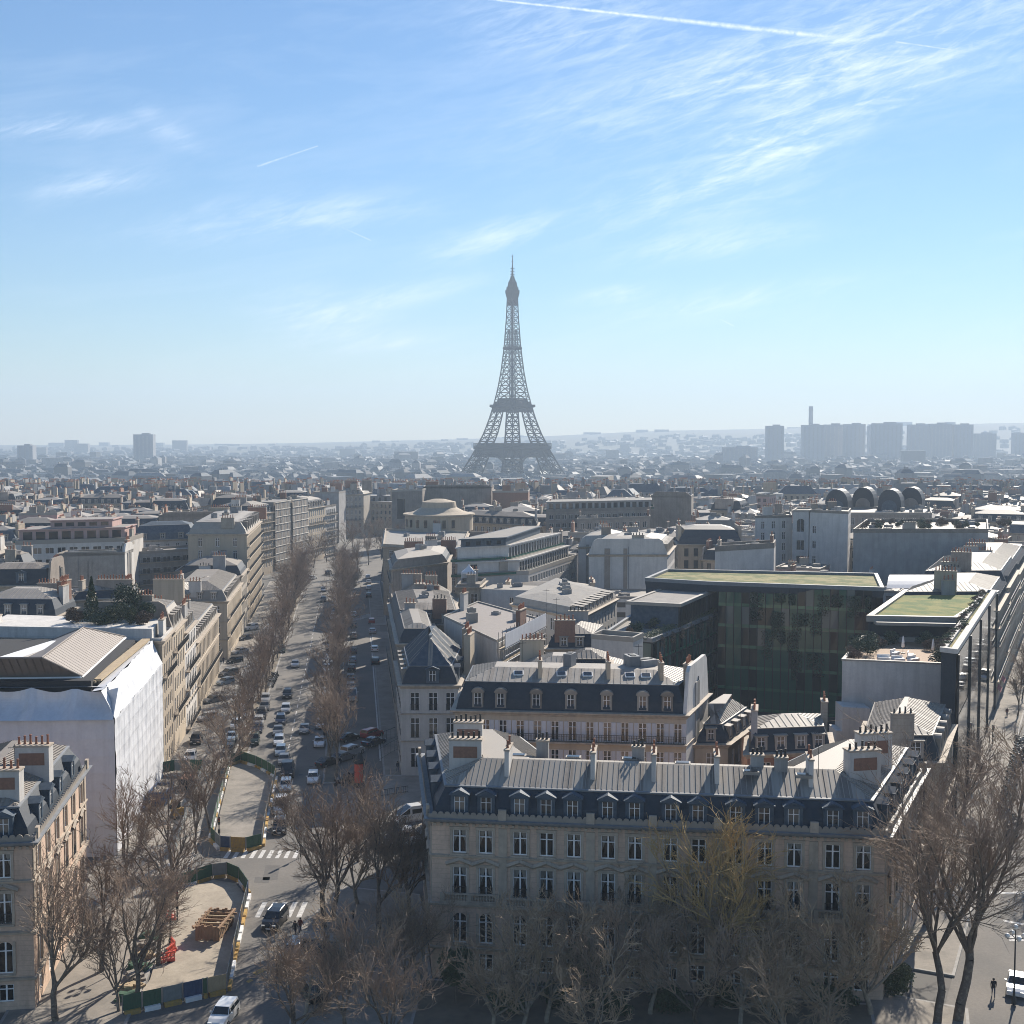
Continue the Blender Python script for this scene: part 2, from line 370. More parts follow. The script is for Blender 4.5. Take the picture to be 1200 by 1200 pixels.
def xl(d): return -46.5-.126*(d-133.5)          # building line on the far side of the avenue
def AV(t, d): return (xl(d)+t, d)
def xk(d): return .47*d-17.9                     # building line of the avenue on the right
def KV(t, d):                                    # t metres out from that line
    return (xk(d)+t*.905, d-t*.425)
def strip(fn, t0, t1, d0, d1, n=6):
    ds = [d0+(d1-d0)*i/n for i in range(n+1)]
    return [fn(t0, d) for d in reversed(ds)][::-1][:1] and ([fn(t0, d) for d in ds[::-1]] + [fn(t1, d) for d in ds])
def ccw(pts):
    a = sum(p[0]*q[1]-q[0]*p[1] for p, q in zip(pts, pts[1:]+pts[:1]))
    return pts if a > 0 else pts[::-1]
def sheet(name, polys, z, m, kind='structure'):
    mb = MB()
    for p in polys: mb.poly([(q[0], q[1], z) for q in ccw(list(p))], 0)
    return setting(name, mb, M_(m), kind)
SLABS = [0]
def slab(name, pts, m='pavement', z1=.13):
    """a raised pavement with a kerb of paler stone"""
    pts = ccw([(p[0], p[1]) for p in pts]); mb = MB(); n = len(pts); SLABS[0] += 1; z1 += .004*SLABS[0]
    inn = offset(pts, .28)
    for i in range(n):
        j = (i+1) % n
        mb.poly([(*pts[i], -.02), (*pts[j], -.02), (*pts[j], z1), (*pts[i], z1)], 1)
        mb.poly([(*pts[i], z1), (*pts[j], z1), (*inn[j], z1), (*inn[i], z1)], 1)
    mb.poly([(*p, z1) for p in inn], 0)
    return setting(name, mb, M_(m, 'kerb_stone'))
def offset(pts, dist):
    """mitred inset of a counter-clockwise polygon (negative = outward)"""
    n = len(pts); out = []
    for i in range(n):
        p0, p1, p2 = Vector(pts[i-1][:2]), Vector(pts[i][:2]), Vector(pts[(i+1) % n][:2])
        e1 = (p1-p0).normalized(); e2 = (p2-p1).normalized()
        n1 = Vector((-e1.y, e1.x)); n2 = Vector((-e2.y, e2.x))
        k = 1+n1.dot(n2)
        m = (n1+n2)/max(k, .25)
        q = p1+m*dist; out.append((q.x, q.y))
    return out
# roads
sheet('avenue_road', [[AV(5, 60), AV(36, 60), AV(36, 440), AV(5, 440)]], 0.0, 'asphalt')
sheet('crossing_road', [[AV(-40, 176), AV(-40, 166), AV(60, 140.5), AV(60, 152)], ], 0.004, 'asphalt')
sheet('wide_road', [[KV(5, 60), KV(60, 60), KV(60, 700), KV(5, 700)]], 0.0, 'asphalt')
sheet('circle_road', [[(-60, 40), (90, 40), (90, 97), (40, 97.5), (-20, 97.5), (-24, 108), (-60, 100)]], -.008, 'pavement')
sheet('end_road', [[(-92, 440), (-52, 440), (-42, 640), (-78, 640)]], -.004, 'asphalt')
# pavements
slab('avenue_pavement', strip(AV, -1, 5, 186, 318, 8)); slab('avenue_pavement', strip(AV, -1, 5, 330, 440, 6))
slab('tree_pavement', strip(AV, 9.6, 12.0, 196, 318, 6), 'earth'); slab('tree_pavement', strip(AV, 9.6, 12.0, 328, 440, 6), 'earth')
slab('tree_pavement', strip(AV, 24.4, 26.8, 182, 318, 6), 'earth'); slab('tree_pavement', strip(AV, 24.4, 26.8, 328, 440, 6), 'earth')
slab('avenue_pavement', strip(AV, 33.6, 38, 186, 325, 6)); slab('avenue_pavement', strip(AV, 33.6, 38, 337, 440, 6))
slab('corner_pavement', [AV(-2, 96), AV(9.0, 96), AV(9.6, 120), AV(9.5, 150), AV(9.2, 160), AV(4.5, 176), AV(-2, 176)])
slab('corner_pavement', [AV(23.5, 103), AV(36.6, 100), AV(36.6, 137), AV(28, 139.5), AV(23.5, 128)])
slab('corner_pavement', [AV(27.5, 160), AV(33, 157), AV(50, 156), AV(50, 186), AV(34, 186), AV(27.5, 176)])
slab('garden_ground', [(-9.3, 98), (37, 98), (35, 109.6), (-8.6, 115.2)], 'earth')
slab('right_pavement', strip(KV, -1, 5.2, 118, 150, 3)); slab('right_pavement', strip(KV, -1, 5.2, 158, 420, 6))
slab('right_pavement', [KV(-2, 112), KV(7, 112), KV(9, 98), (32, 88), (30, 98)])
# painted markings
def stripes(a, b, n, w, wid):
    a, b = Vector(a[:2]), Vector(b[:2]); t = (b-a).normalized(); nn = Vector((-t.y, t.x)); out = []
    L = (b-a).length
    for i in range(n):
        c = a+t*(L*(i+.5)/n); h = w/2
        out.append([c-t*h-nn*wid/2, c+t*h-nn*wid/2, c+t*h+nn*wid/2, c-t*h+nn*wid/2])
    return out
sheet('zebra_markings', stripes(P(262, 1001), P(352, 1001), 9, .5, 3.0), .012, 'road_paint')
sheet('zebra_markings', stripes(P(300, 1066), P(360, 1066), 5, .55, 4.4), .012, 'road_paint')
sheet('zebra_markings', stripes(P(408, 727), P(446, 718), 12, .5, 4), .012, 'road_paint')
dash = []
for i in range(38):
    d = 178+i*6.2
    dash.append([AV(18.2, d), AV(18.36, d), AV(18.36, d+3.2), AV(18.2, d+3.2)])
sheet('lane_markings', dash, .008, 'road_paint')
sheet('lane_markings', [[AV(33.2, 195), AV(33.45, 195), AV(33.45, 318), AV(33.2, 318)]], .008, 'road_paint')
sheet('lane_markings', [[P(1158, 1045), P(1215, 1044), P(1215, 1047), P(1158, 1048)], [P(1182, 1096), P(1199, 1096), P(1200, 1103), P(1183, 1103)], [P(1176, 1078), P(1220, 1086), P(1220, 1088), P(1176, 1080)]], .012, 'road_paint')
sheet('lane_markings', [[P(296, 1140), P(308, 1134), P(312, 1137), P(300, 1143)], [P(288, 1150), P(294, 1147), P(297, 1149), P(291, 1152)]], .012, 'yellow_paint')

rr = random.Random(44); pat = []
for i in range(26):
    d = rr.uniform(120, 420); t = rr.uniform(12.6, 23.4) if d > 195 else rr.uniform(17, 23); w, l = rr.uniform(.5, 1.8), rr.uniform(1.2, 7)
    pat.append([AV(t, d), AV(t+w, d), AV(t+w, d+l), AV(t, d+l)])
for i in range(12):
    d = rr.uniform(112, 230); t = rr.uniform(8, 22); w, l = rr.uniform(.6, 2), rr.uniform(1.5, 6); pat.append([KV(t, d), KV(t+w, d), KV(t+w, d+l), KV(t, d+l)])
sheet('road_patches', pat, .006, 'tar_patch')
cov = []
for i in range(16):
    d = rr.uniform(110, 300); t = rr.uniform(13, 23); c = AV(t, d); cov.append([(c[0]+.36*math.cos(a*math.pi/5), c[1]+.36*math.sin(a*math.pi/5)) for a in range(10)])
sheet('manhole_covers', cov, .010, 'iron')
# ================================================================ the iron tower, skyline, distant city
def tower():
    D = 1740.0; base = PD(600.5, 511, D); zb = CAMZ-75.5
    root = thing('lattice_tower', 'tall lattice iron tower with three platforms and an antenna, rising from the hazy city', 'tower', (base.x, D, zb), R(45))
    def hw(z):      # half width of the outside faces
        pts = [(0, 62.5), (20, 52.5), (40, 43.5), (57.6, 36.2), (80, 28), (100, 22.6), (115.7, 19.2), (140, 14.6), (165, 11.3), (200, 8.1), (240, 5.9), (276, 4.8)]
        for (a, x), (b, y) in zip(pts, pts[1:]):
            if z <= b: return x+(y-x)*(z-a)/(b-a)
        return pts[-1][1]
    def lw(z):      # width of one leg
        pts = [(0, 25), (57.6, 15.5), (115.7, 10.6), (165, 8.2), (186, 8.9), (190, 9.0)]
        for (a, x), (b, y) in zip(pts, pts[1:]):
            if z <= b: return x+(y-x)*(z-a)/(b-a)
        return 9
    m = M_('tower_iron')
    for sx in (-1, 1):
        for sy in (-1, 1):
            mb = MB()
            zs = [0, 14, 28, 42, 57.6, 68, 79, 90, 102, 115.7]
            ring = lambda z: [Vector((sx*a, sy*b, z)) for a, b in ((hw(z), hw(z)), (hw(z)-lw(z), hw(z)), (hw(z)-lw(z), hw(z)-lw(z)), (hw(z), hw(z)-lw(z)))]
            for z0, z1 in zip(zs, zs[1:]):
                a, b = ring(z0), ring(z1)
                for i in range(4):
                    j = (i+1) % 4
                    mb.tube(a[i], b[i], 1.4, 1.3, 4); mb.tube(b[i], b[j], .75, .75, 4)
                    mb.tube(a[i], b[j], .68, .68, 4); mb.tube(a[j], b[i], .68, .68, 4)
                    mm = (a[i]+b[i])/2; m2 = (a[j]+b[j])/2; mb.tube(mm, m2, .5, .5, 4)
                    if z1 < 60: q1 = (mm+m2)/2; [mb.tube(u, q1.lerp(u, .5).lerp(q1, .5)+(m2-mm)*.0, .4, .4, 4) for u in (mm, m2)]; mb.tube((a[i]+a[j])/2, (b[i]+b[j])/2, .45, .45, 4)
            ob('leg', mb.mesh('tower_leg', m), root)
            mb = MB(); mb.prism([(sx*(62.5-12.5)+a*15, sy*(62.5-12.5)+b*15) for a, b in ((-1, -1), (1, -1), (1, 1), (-1, 1))], -6, .6)
            ob('footing', mb.mesh('tower_footing', M_('stone_grey')), root)
    # shaft above the second platform
    mb = MB(); zs = [115.7, 126, 136, 146, 156, 166, 176, 186, 196, 205, 214, 223, 232, 240, 248, 256, 264, 272]
    for z0, z1 in zip(zs, zs[1:]):
        for k in range(4):
            def pt(u, z, k=k):
                h = hw(z); p = [(u, h), (-h, u), (-u, -h), (h, -u)][k] if False else [(u*h, h), (-h, u*h), (-u*h, -h), (h, -u*h)][k]
                return Vector((p[0], p[1], z))
            inn0 = max(0, (hw(z0)-lw(z0)*.62))/hw(z0); inn1 = max(0, (hw(z1)-lw(z1)*.62))/hw(z1)
            mb.tube(pt(1, z0), pt(1, z1), 1.1, 1.0, 4)
            if inn1 > .12:
                mb.tube(pt(-inn0, z0), pt(inn1, z1), .45, .45, 4); mb.tube(pt(inn0, z0), pt(-inn1, z1), .45, .45, 4)
                zm = (z0+z1)/2; mb.tube(pt(-1, zm), pt(1, zm), .35, .35, 4)
                for s in (-1, 1):
                    mb.tube(pt(s*inn0, z0), pt(s*inn1, z1), .7, .7, 4)
                    mb.tube(pt(s, z0), pt(s*inn1, z1), .5, .5, 4); mb.tube(pt(s*inn0, z0), pt(s, z1), .5, .5, 4)
            else:
                mb.tube(pt(-1, z0), pt(1, z1), .52, .52, 4); mb.tube(pt(1, z0), pt(-1, z1), .52, .52, 4)
            mb.tube(pt(-1, z1), pt(1, z1), .45, .45, 4)
    mb.tube((0, 0, 115), (0, 0, 274), 1.9, 1.5, 6)      # lift shaft
    ob('shaft', mb.mesh('tower_shaft', m), root)
    def plat(name, prof):
        mb = MB(); sq = lambda h: [(-h, -h), (h, -h), (h, h), (-h, h)]
        for (h0, z0), (h1, z1) in zip(prof, prof[1:]):
            a, b = sq(h0), sq(h1)
            for i in range(4):
                j = (i+1) % 4
                mb.poly([(*a[i], z0), (*a[j], z0), (*b[j], z1), (*b[i], z1)])
        mb.poly([(*p, prof[-1][1]) for p in sq(prof[-1][0])]); mb.poly([(*p, prof[0][1]) for p in reversed(sq(prof[0][0]))])
        p = ob(name, mb.mesh(name, m), root); return p
    p1 = plat('first_platform', [(39, 46), (36.8, 57), (38.6, 57.5), (38.6, 61.2), (34, 61.3), (32, 65)])
    mb = MB()
    for i in range(41):
        for k in range(4):
            t = -38.5+i*77/40; c = [(t, 38.5), (t, -38.5), (38.5, t), (-38.5, t)][k]
            mb.box((c[0], c[1], 63.1), (.4, .4, 4.2))
    for k in range(4): mb.box([(0, 38.5, 65.2), (0, -38.5, 65.2), (38.5, 0, 65.2), (-38.5, 0, 65.2)][k], [(77, .7, .6), (77, .7, .6), (.7, 77, .6), (.7, 77, .6)][k])
    ob('gallery', mb.mesh('tower_gallery', m), p1)
    p2 = plat('second_platform', [(19.8, 109), (19.4, 114.5), (22.6, 116), (22.6, 119.2), (18, 119.3), (17.6, 123), (14.4, 123.1), (14, 128)])
    plat('middle_ring', [(8.6, 195), (9.6, 196.5), (9.4, 199)])
    plat('cabin', [(4.6, 257), (5.6, 266), (6.9, 273), (7.0, 277.5), (6.0, 277.7), (5.8, 282), (4.8, 282.2), (4.2, 288), (2.6, 292), (1.7, 297)])
    mb = MB(); mb.tube((0, 0, 296), (0, 0, 312), 1.6, .9, 6); mb.tube((0, 0, 312), (0, 0, 326), .75, .35, 6, cap=True)
    for z in (299, 303, 307): mb.box((0, 0, z), (4.6, 4.6, .6))
    mb.box((0, 0, 317), (2.4, 2.4, .5)); mb.box((0, 0, 324), (2.2, 2.2, .4))
    ob('antenna', mb.mesh('tower_antenna', m), root)
    for k in range(4):      # arches under the first platform
        mb = MB(); pr = None
        c, s = math.cos(k*math.pi/2), math.sin(k*math.pi/2)
        for i in range(21):
            a = math.pi*i/20; x = -36.5*math.cos(a); z = 10+38.5*math.sin(a); y = hw(z)-.8
            q = [Vector((x*c-y*s, x*s+y*c, z)), Vector((x*1.1*c-y*s, x*1.1*s+y*c, z+3.6*math.sin(a)+.8))]
            if pr:
                mb.tube(pr[0], q[0], .7, .7, 4); mb.tube(pr[1], q[1], .6, .6, 4); mb.tube(pr[0], q[1], .35, .35, 4); mb.tube(pr[1], q[0], .35, .35, 4)
            pr = q
        ob('arch', mb.mesh('tower_arch', m), root)
tower()

# tower blocks on the skyline: (px0, px1, py_top, py_base, distance, label, kind)
def highrise(px0, px1, py0, py1, d, label, steps=(), depth=22, m='far_tower'):
    a, b = PD(px0, py0, d), PD(px1, py0, d); zb = ground_z(0, d)
    w = b.x-a.x; h = a.z-zb; c = (a.x+b.x)/2
    r = thing('tower_block', label, 'tower block', (c, d+depth/2, zb), 0)
    mb = MB(); mb.prism([(-w/2, -depth/2), (w/2, -depth/2), (w/2, depth/2), (-w/2, depth/2)], 0, h)
    ob('wall', mb.mesh('block_wall', M_(m)), r)
    mb = MB(); n = max(3, int(w/9))
    for i in range(n):
        mb.box((-w/2+w*(i+.5)/n, -depth/2-.15, h*.49), (w/n*.35, .3, h*.93))
    ob('window_bands', mb.mesh('block_bands', M_('render_grey')), r)['kind'] = 'stuff'
    mb = MB(); mb.box((w*.1, 0, h+1.5), (w*.4, depth*.5, 3)); ob('plant_room', mb.mesh('plant_room', M_(m)), r)
G_ = 'tower blocks in the haze'
highrise(899, 919, 499, 540, 3000, 'slim hazy tower block standing apart, first of the riverside towers from the iron tower')
highrise(941, 966, 498, 540, 3050, 'hazy tower block with the tall thin chimney rising right behind its roof')
highrise(966.5, 990, 497.5, 540, 3100, 'hazy tower block joined between two others beside the thin chimney')
highrise(990.5, 1014.5, 497, 540, 3060, 'hazy tower block ending the joined trio, facing a narrow gap of sky')
highrise(1019, 1023, 499, 536, 3300, 'narrow hazy slab squeezed into the gap between broad tower blocks')
highrise(1024, 1058, 496, 538, 3000, 'broad hazy tower block with flat top between two gaps of sky')
highrise(1066, 1090, 497.5, 536, 3100, 'hazy tower block forming the lower half of a joined pair')
highrise(1090.5, 1116, 496.5, 536, 3150, 'hazy tower block forming the taller half of a joined pair')
highrise(1119, 1141, 497.5, 532, 3150, 'hazy tower block before a long low roof, last of the riverside row')
highrise(1142, 1168, 508, 530, 3300, 'low stepped hazy block past the last riverside tower')
highrise(1189, 1230, 507, 532, 3300, 'pale hazy block cut off by the edge of the view')
highrise(156, 179, 509, 540, 2900, 'lone tall hazy block above the rooftops far from the iron tower')
highrise(20, 38, 522, 545, 2700, 'squat hazy block low on the skyline, far beyond the pink terraced building')
highrise(848, 888, 524, 546, 2700, 'wide pale hazy block with rows of windows beside the slim tower')
a = PD(949.5, 476, 3200); b = PD(954.5, 476, 3200); zb = ground_z(0, 3200)
r = thing('chimney_stack', 'tall thin hazy chimney rising above the riverside tower blocks', 'chimney', ((a.x+b.x)/2, 3215, zb))
mb = MB(); mb.tube((0, 0, 0), (0, 0, a.z-zb), 6.2, 5.2, 16, cap=True); ob('shaft', mb.mesh('stack_shaft', M_('far_tower')), r)
mb = MB(); mb.tube((0, 0, a.z-zb-12), (0, 0, a.z-zb-8), 5.9, 5.9, 16); ob('band', mb.mesh('stack_band', M_('render_grey')), r)

# distant city, too far to count: walls and roofs as one mass that follows the ground
def distant_city():
    rnd = random.Random(5); mb = MB()
    def block(x, y, w, dp, h, rz, roof):
        z = ground_z(x, y); ca, sa = math.cos(rz), math.sin(rz)
        q = [(x+a*w/2*ca-b*dp/2*sa, y+a*w/2*sa+b*dp/2*ca) for a, b in ((-1, -1), (1, -1), (1, 1), (-1, 1))]
        mt = rnd.choice((0, 0, 0, 1, 1, 5, 5, 2)) if y < 1300 else rnd.choice((0, 0, 0, 1))
        for i in range(4):
            mb.poly([(*q[i], z-3), (*q[(i+1) % 4], z-3), (*q[(i+1) % 4], z+h), (*q[i], z+h)], mt)
        if roof:
            o = offset(q, min(w, dp)*.3); rh = rnd.uniform(2.5, 5)
            rm = rnd.choice((3, 4, 4, 4, 1)) if y < 1300 else rnd.choice((4, 4, 4, 0))
            for i in range(4):
                mb.poly([(*q[i], z+h), (*q[(i+1) % 4], z+h), (*o[(i+1) % 4], z+h+rh), (*o[i], z+h+rh)], rm)
            mb.poly([(*p, z+h+rh) for p in o], rm)
            for i in range(rnd.randint(0, 2)):
                k = rnd.uniform(-.4, .4)*w; mb.box((x+k*ca, y+k*sa, z+h+rh), (1.5, 4, 4), 1, rz)
        else: mb.poly([(*p, z+h) for p in q], rnd.choice((3, 1, 1, 4) if y < 1300 else (0, 0, 4)))
    for i in range(1500):      # nearer: with windows
        y = 655+470*rnd.random()**.8; x = rnd.uniform(-.46, .48)*y
        w, dp, h, rz = rnd.uniform(14, 30), rnd.uniform(11, 15), rnd.uniform(14, 21), rnd.choice((.13, -.1, -.43, 1.4))+rnd.uniform(-.15, .15)
        block(x, y, w, dp, h, rz, rnd.random() < .7); z = ground_z(x, y); ca, sa = math.cos(rz), math.sin(rz)
        for e in range(3):
            L, D_, c_, s_ = ((w, dp, ca, sa), (dp, w, -sa, ca), (dp, w, sa, -ca))[e]
            nx, ny = s_, -c_
            for k in range(max(1, int(L/2.7))):
                u = -L/2+L*(k+.5)/max(1, int(L/2.7))
                for j in range(int(h/3.3)-1, max(0, int(h/3.3)-4), -1):
                    q = [(x+c_*(u+a)+nx*(D_/2+.05), y+s_*(u+a)+ny*(D_/2+.05), z+j*3.3+.9+b) for a, b in ((-.6, 0), (.6, 0), (.6, 1.9), (-.6, 1.9))]
                    mb.poly(q, 6)
        for k in range(rnd.randint(1, 4)):
            u = rnd.uniform(-.45, .45)*w; L = rnd.uniform(2, 7); zz = z+h+rnd.uniform(2, 3.5); mb.box((x+u*ca, y+u*sa, zz+1), (.9, L, 5), rnd.choice((1, 5, 0)), rz)
            for g in range(int(L/.8)): v = -L/2+(g+.5)*.8; mb.box((x+u*ca-v*sa, y+u*sa+v*ca, zz+3.8), (.3, .3, .8), 7, rz)
    for i in range(7000):
        y = 1120*math.exp(rnd.random()*1.55); x = rnd.uniform(-.47, .50)*y
        if y > 3600 and rnd.random() < .2: continue
        s = 1+max(0, (min(y, 3600)-2000)/6000)
        block(x, y, rnd.uniform(12, 34)*s, rnd.uniform(11, 18)*s, (rnd.uniform(13, 23)*(1.5 if rnd.random() < .06 else 1) if y < 3400 else rnd.uniform(6, 13)), rnd.uniform(0, 3.14), rnd.random() < .7)
    for i in range(30):      # ragged crest of the hills
        y = rnd.uniform(5900, 6500); x = rnd.uniform(-.47, .5)*y
        block(x, y, rnd.uniform(30, 90), 30, rnd.choice((5, 6, 8, 10, 18)), 0, False)
    for i in range(22):
        y = rnd.uniform(2600, 5200); x = rnd.uniform(-.45, .45)*y
        block(x, y, rnd.uniform(20, 60), 18, rnd.uniform(28, 46), 0, False)
    setting('distant_city', mb, M_('far_wall', 'render_grey', 'render_white', 'zinc', 'slate_blue', 'stone', 'pane', 'terracotta'), 'stuff')
distant_city()
# haze over the whole place
mb = MB(); mb.box((0, 3150, 138), (16000, 7700, 334))
hz = ob('haze', mb.mesh('haze', [])); hz['kind'] = 'stuff'
hm = bpy.data.materials.new('haze_air'); hm.use_nodes = True; nt = hm.node_tree; nt.nodes.clear()
o_ = nt.nodes.new('ShaderNodeOutputMaterial'); pv = nt.nodes.new('ShaderNodeVolumePrincipled')
pv.inputs['Color'].default_value = (.635, .795, .975, 1); pv.inputs['Density'].default_value = .0002; pv.inputs['Anisotropy'].default_value = .18
nt.links.new(pv.outputs[0], o_.inputs['Volume']); hz.data.materials.append(hm)
# ================================================================ building kit
def ringstrip(mb, pts, prof, cap=None, ribs=None):
    """prof: list of (inset, z, material of the band below it). Joins successive offset rings of the polygon; ribs = (materials, spacing) adds standing seams"""
    n = len(pts); prev = None
    for (ins, z, m) in prof:
        ring = pts if abs(ins) < 1e-6 else offset(pts, ins)
        if prev is not None:
            pr, pz = prev
            for i in range(n):
                j = (i+1) % n
                a, b, c, d = Vector((*pr[i], pz)), Vector((*pr[j], pz)), Vector((*ring[j], z)), Vector((*ring[i], z))
                if (b-a).length < .02 and (c-d).length < .02: continue
                if ribs and m in ribs[0] and len(ribs) > 2: bays(mb, a, b, c, d, ribs[1], ribs[2])
                else: mb.poly([a, b, c, d], m)
                if ribs and m in ribs[0]: seam(mb, a, b, c, d, ribs[1], m)
        prev = (ring, z)
    if cap is not None: mb.poly([(*p, prev[1]) for p in prev[0]], cap)
    return prev
BAYR = random.Random(31)
def bays(mb, a, b, c, d, sp, alts):
    """the metal sheets between the seams, each of its own tone"""
    t = (b-a); L = t.length
    if L < 1.2: mb.poly([a, b, c, d], alts[0]); return
    t = t/L; pts = [(0.0, a), (L, b), ((c-a).dot(t), c), ((d-a).dot(t), d)]; k = max(1, int(round(L/sp)))
    us = sorted(p[0] for p in pts); lo, hi = us[0], us[-1]; cuts = [lo]+[i*L/k for i in range(-8, k+9) if lo+.02 < i*L/k < hi-.02]+[hi]
    def clip(poly, u, keep_less):
        out = []
        for (u0, p0), (u1, p1) in zip(poly, poly[1:]+poly[:1]):
            i0, i1 = (u0 <= u, u1 <= u) if keep_less else (u0 >= u, u1 >= u)
            if i0: out.append((u0, p0))
            if i0 != i1: f = (u-u0)/(u1-u0); out.append((u, p0.lerp(p1, f)))
        return out
    for u0, u1 in zip(cuts, cuts[1:]):
        q = clip(clip(pts, u0, False), u1, True)
        if len(q) > 2: mb.poly([p for _, p in q], BAYR.choice(alts))
def seam(mb, a, b, c, d, sp, m, w=.055, h=.05):
    t = (b-a); L = t.length
    if L < .5: return
    t = t/L; nrm = t.cross(d-a).normalized()
    if nrm.z < 0: nrm = -nrm
    s = nrm.cross(t).normalized()
    if s.dot(d-a) < 0: s = -s
    du, dv = (d-a).dot(t), (d-a).dot(s); cu, cv = (c-a).dot(t), (c-a).dot(s)
    V = min(dv, cv)
    if V < .4: return
    k = max(1, int(round(L/sp))); 
    for i in range(int(-6), k+7):
        u = (i+.5)*L/k
        v0, v1 = 0.0, V
        if du > 0 and u < du: v1 = min(v1, V*u/du)
        if du < 0 and u < 0: v0 = V*u/du
        if cu < L and u > cu: v1 = min(v1, V*(L-u)/(L-cu))
        if cu > L and u > L: v0 = V*(u-L)/(cu-L)
        if u < min(0, du) or u > max(L, cu) or v1-v0 < .25: continue
        p, q = a+t*u+s*v0, a+t*u+s*v1
        x, y = t*(w/2), nrm*h
        mb.poly([p-x+y, p+x+y, q+x+y, q-x+y], m); mb.poly([p-x, p-x+y, q-x+y, q-x], m); mb.poly([p+x+y, p+x, q+x, q+x+y], m)

def facade(mb, A, B, z0, z1, cols, rows, w, wins, wall=0, rec=.24, jamb=None, pane=None, arch=()):
    """one wall face with real openings. cols: centres along A->B (metres); rows: (sill, head). Collects openings in wins; pane = material of a pane set straight into the wall mesh"""
    A, B = Vector((A[0], A[1])), Vector((B[0], B[1])); L = (B-A).length; t = (B-A)/L; n = Vector((t.y, -t.x))
    jamb = wall if jamb is None else jamb
    def pt(u, z, dep=0.0): q = A+t*u-n*dep; return (q.x, q.y, z)
    cols = [c for c in cols if w/2+.15 < c < L-w/2-.15]
    zc = z0
    for ri, (s, h) in enumerate(rows):
        if not cols: break
        mb.poly([pt(0, zc), pt(L, zc), pt(L, s), pt(0, s)], wall)
        uc = 0.0
        for ci, c in enumerate(cols):
            u0, u1 = c-w/2, c+w/2
            mb.poly([pt(uc, s), pt(u0, s), pt(u0, h), pt(uc, h)], wall)
            mb.poly([pt(u0, s), pt(u1, s), pt(u1, s, rec), pt(u0, s, rec)], jamb)
            mb.poly([pt(u0, h, rec), pt(u1, h, rec), pt(u1, h), pt(u0, h)], jamb)
            mb.poly([pt(u0, s), pt(u0, s, rec), pt(u0, h, rec), pt(u0, h)], jamb)
            mb.poly([pt(u1, s, rec), pt(u1, s), pt(u1, h), pt(u1, h, rec)], jamb)
            if ri in arch:                                   # round-headed opening: fill the corners of its head
                k = 6; r = w/2
                for sg in (-1, 1):
                    cor = pt(c+sg*r, h, .03)
                    for q in range(k):
                        a0, a1 = math.pi/2*q/k, math.pi/2*(q+1)/k
                        f = lambda a: pt(c+sg*r*math.cos(a), h-r+r*math.sin(a), .03)
                        mb.poly([cor, f(a0), f(a1)] if sg < 0 else [cor, f(a1), f(a0)], wall)
            if pane is not None: mb.poly([pt(u0, s, rec), pt(u1, s, rec), pt(u1, h, rec), pt(u0, h, rec)], pane)
            if wins is not None: wins.append((pt(c, s), w, h-s, math.atan2(t.y, t.x), ri, ci, n))
            uc = u1
        mb.poly([pt(uc, s), pt(L, s), pt(L, h), pt(uc, h)], wall)
        zc = h
    mb.poly([pt(0, zc), pt(L, zc), pt(L, z1), pt(0, z1)], wall)

CACHE = {}; FOOT = []
def win_mesh(w, h, style):
    """window set back in its opening; local x along the wall, -y outward, origin at the sill"""
    key = ('win', round(w, 2), round(h, 2), style)
    if key in CACHE: return CACHE[key]
    mb = MB(); y = .2
    def bar(x0, x1, z0, z1, m=1, y0=.10, y1=.19): mb.box(((x0+x1)/2, (y0+y1)/2, (z0+z1)/2), (x1-x0, y1-y0, z1-z0), m)
    mb.poly([(-w/2, y, 0), (w/2, y, 0), (w/2, y, h), (-w/2, y, h)], 0)
    fw = .075
    bar(-w/2, -w/2+fw, 0, h); bar(w/2-fw, w/2, 0, h); bar(-w/2+fw, w/2-fw, h-fw, h); bar(-w/2+fw, w/2-fw, 0, fw)
    if style == 'wide':
        for k in range(1, max(2, int(w/1.1))): x = -w/2+w*k/max(2, int(w/1.1)); bar(x-.03, x+.03, fw, h-fw)
    else:
        bar(-.055, .055, fw, h-fw)
        if h > 1.9: bar(-w/2+fw, w/2-fw, h*.70, h*.70+.06, 1, .095, .185)
    if style == 'shut':                                    # open shutters folded against the wall
        for s in (-1, 1): mb.box((s*(w/2+.27), -.03, h/2), (.5, .05, h), 2)
    if style == 'rail':
        mb.box((0, -.05, .95), (w, .04, .05), 3); mb.box((0, -.05, .1), (w, .04, .04), 3)
        k = int(w/.13)
        for i in range(k): mb.box((-w/2+w*(i+.5)/k, -.05, .52), (.025, .02, .82), 3)
    me = mb.mesh('window', M_('pane', 'white_paint', 'shutter', 'iron')); CACHE[key] = me; return me

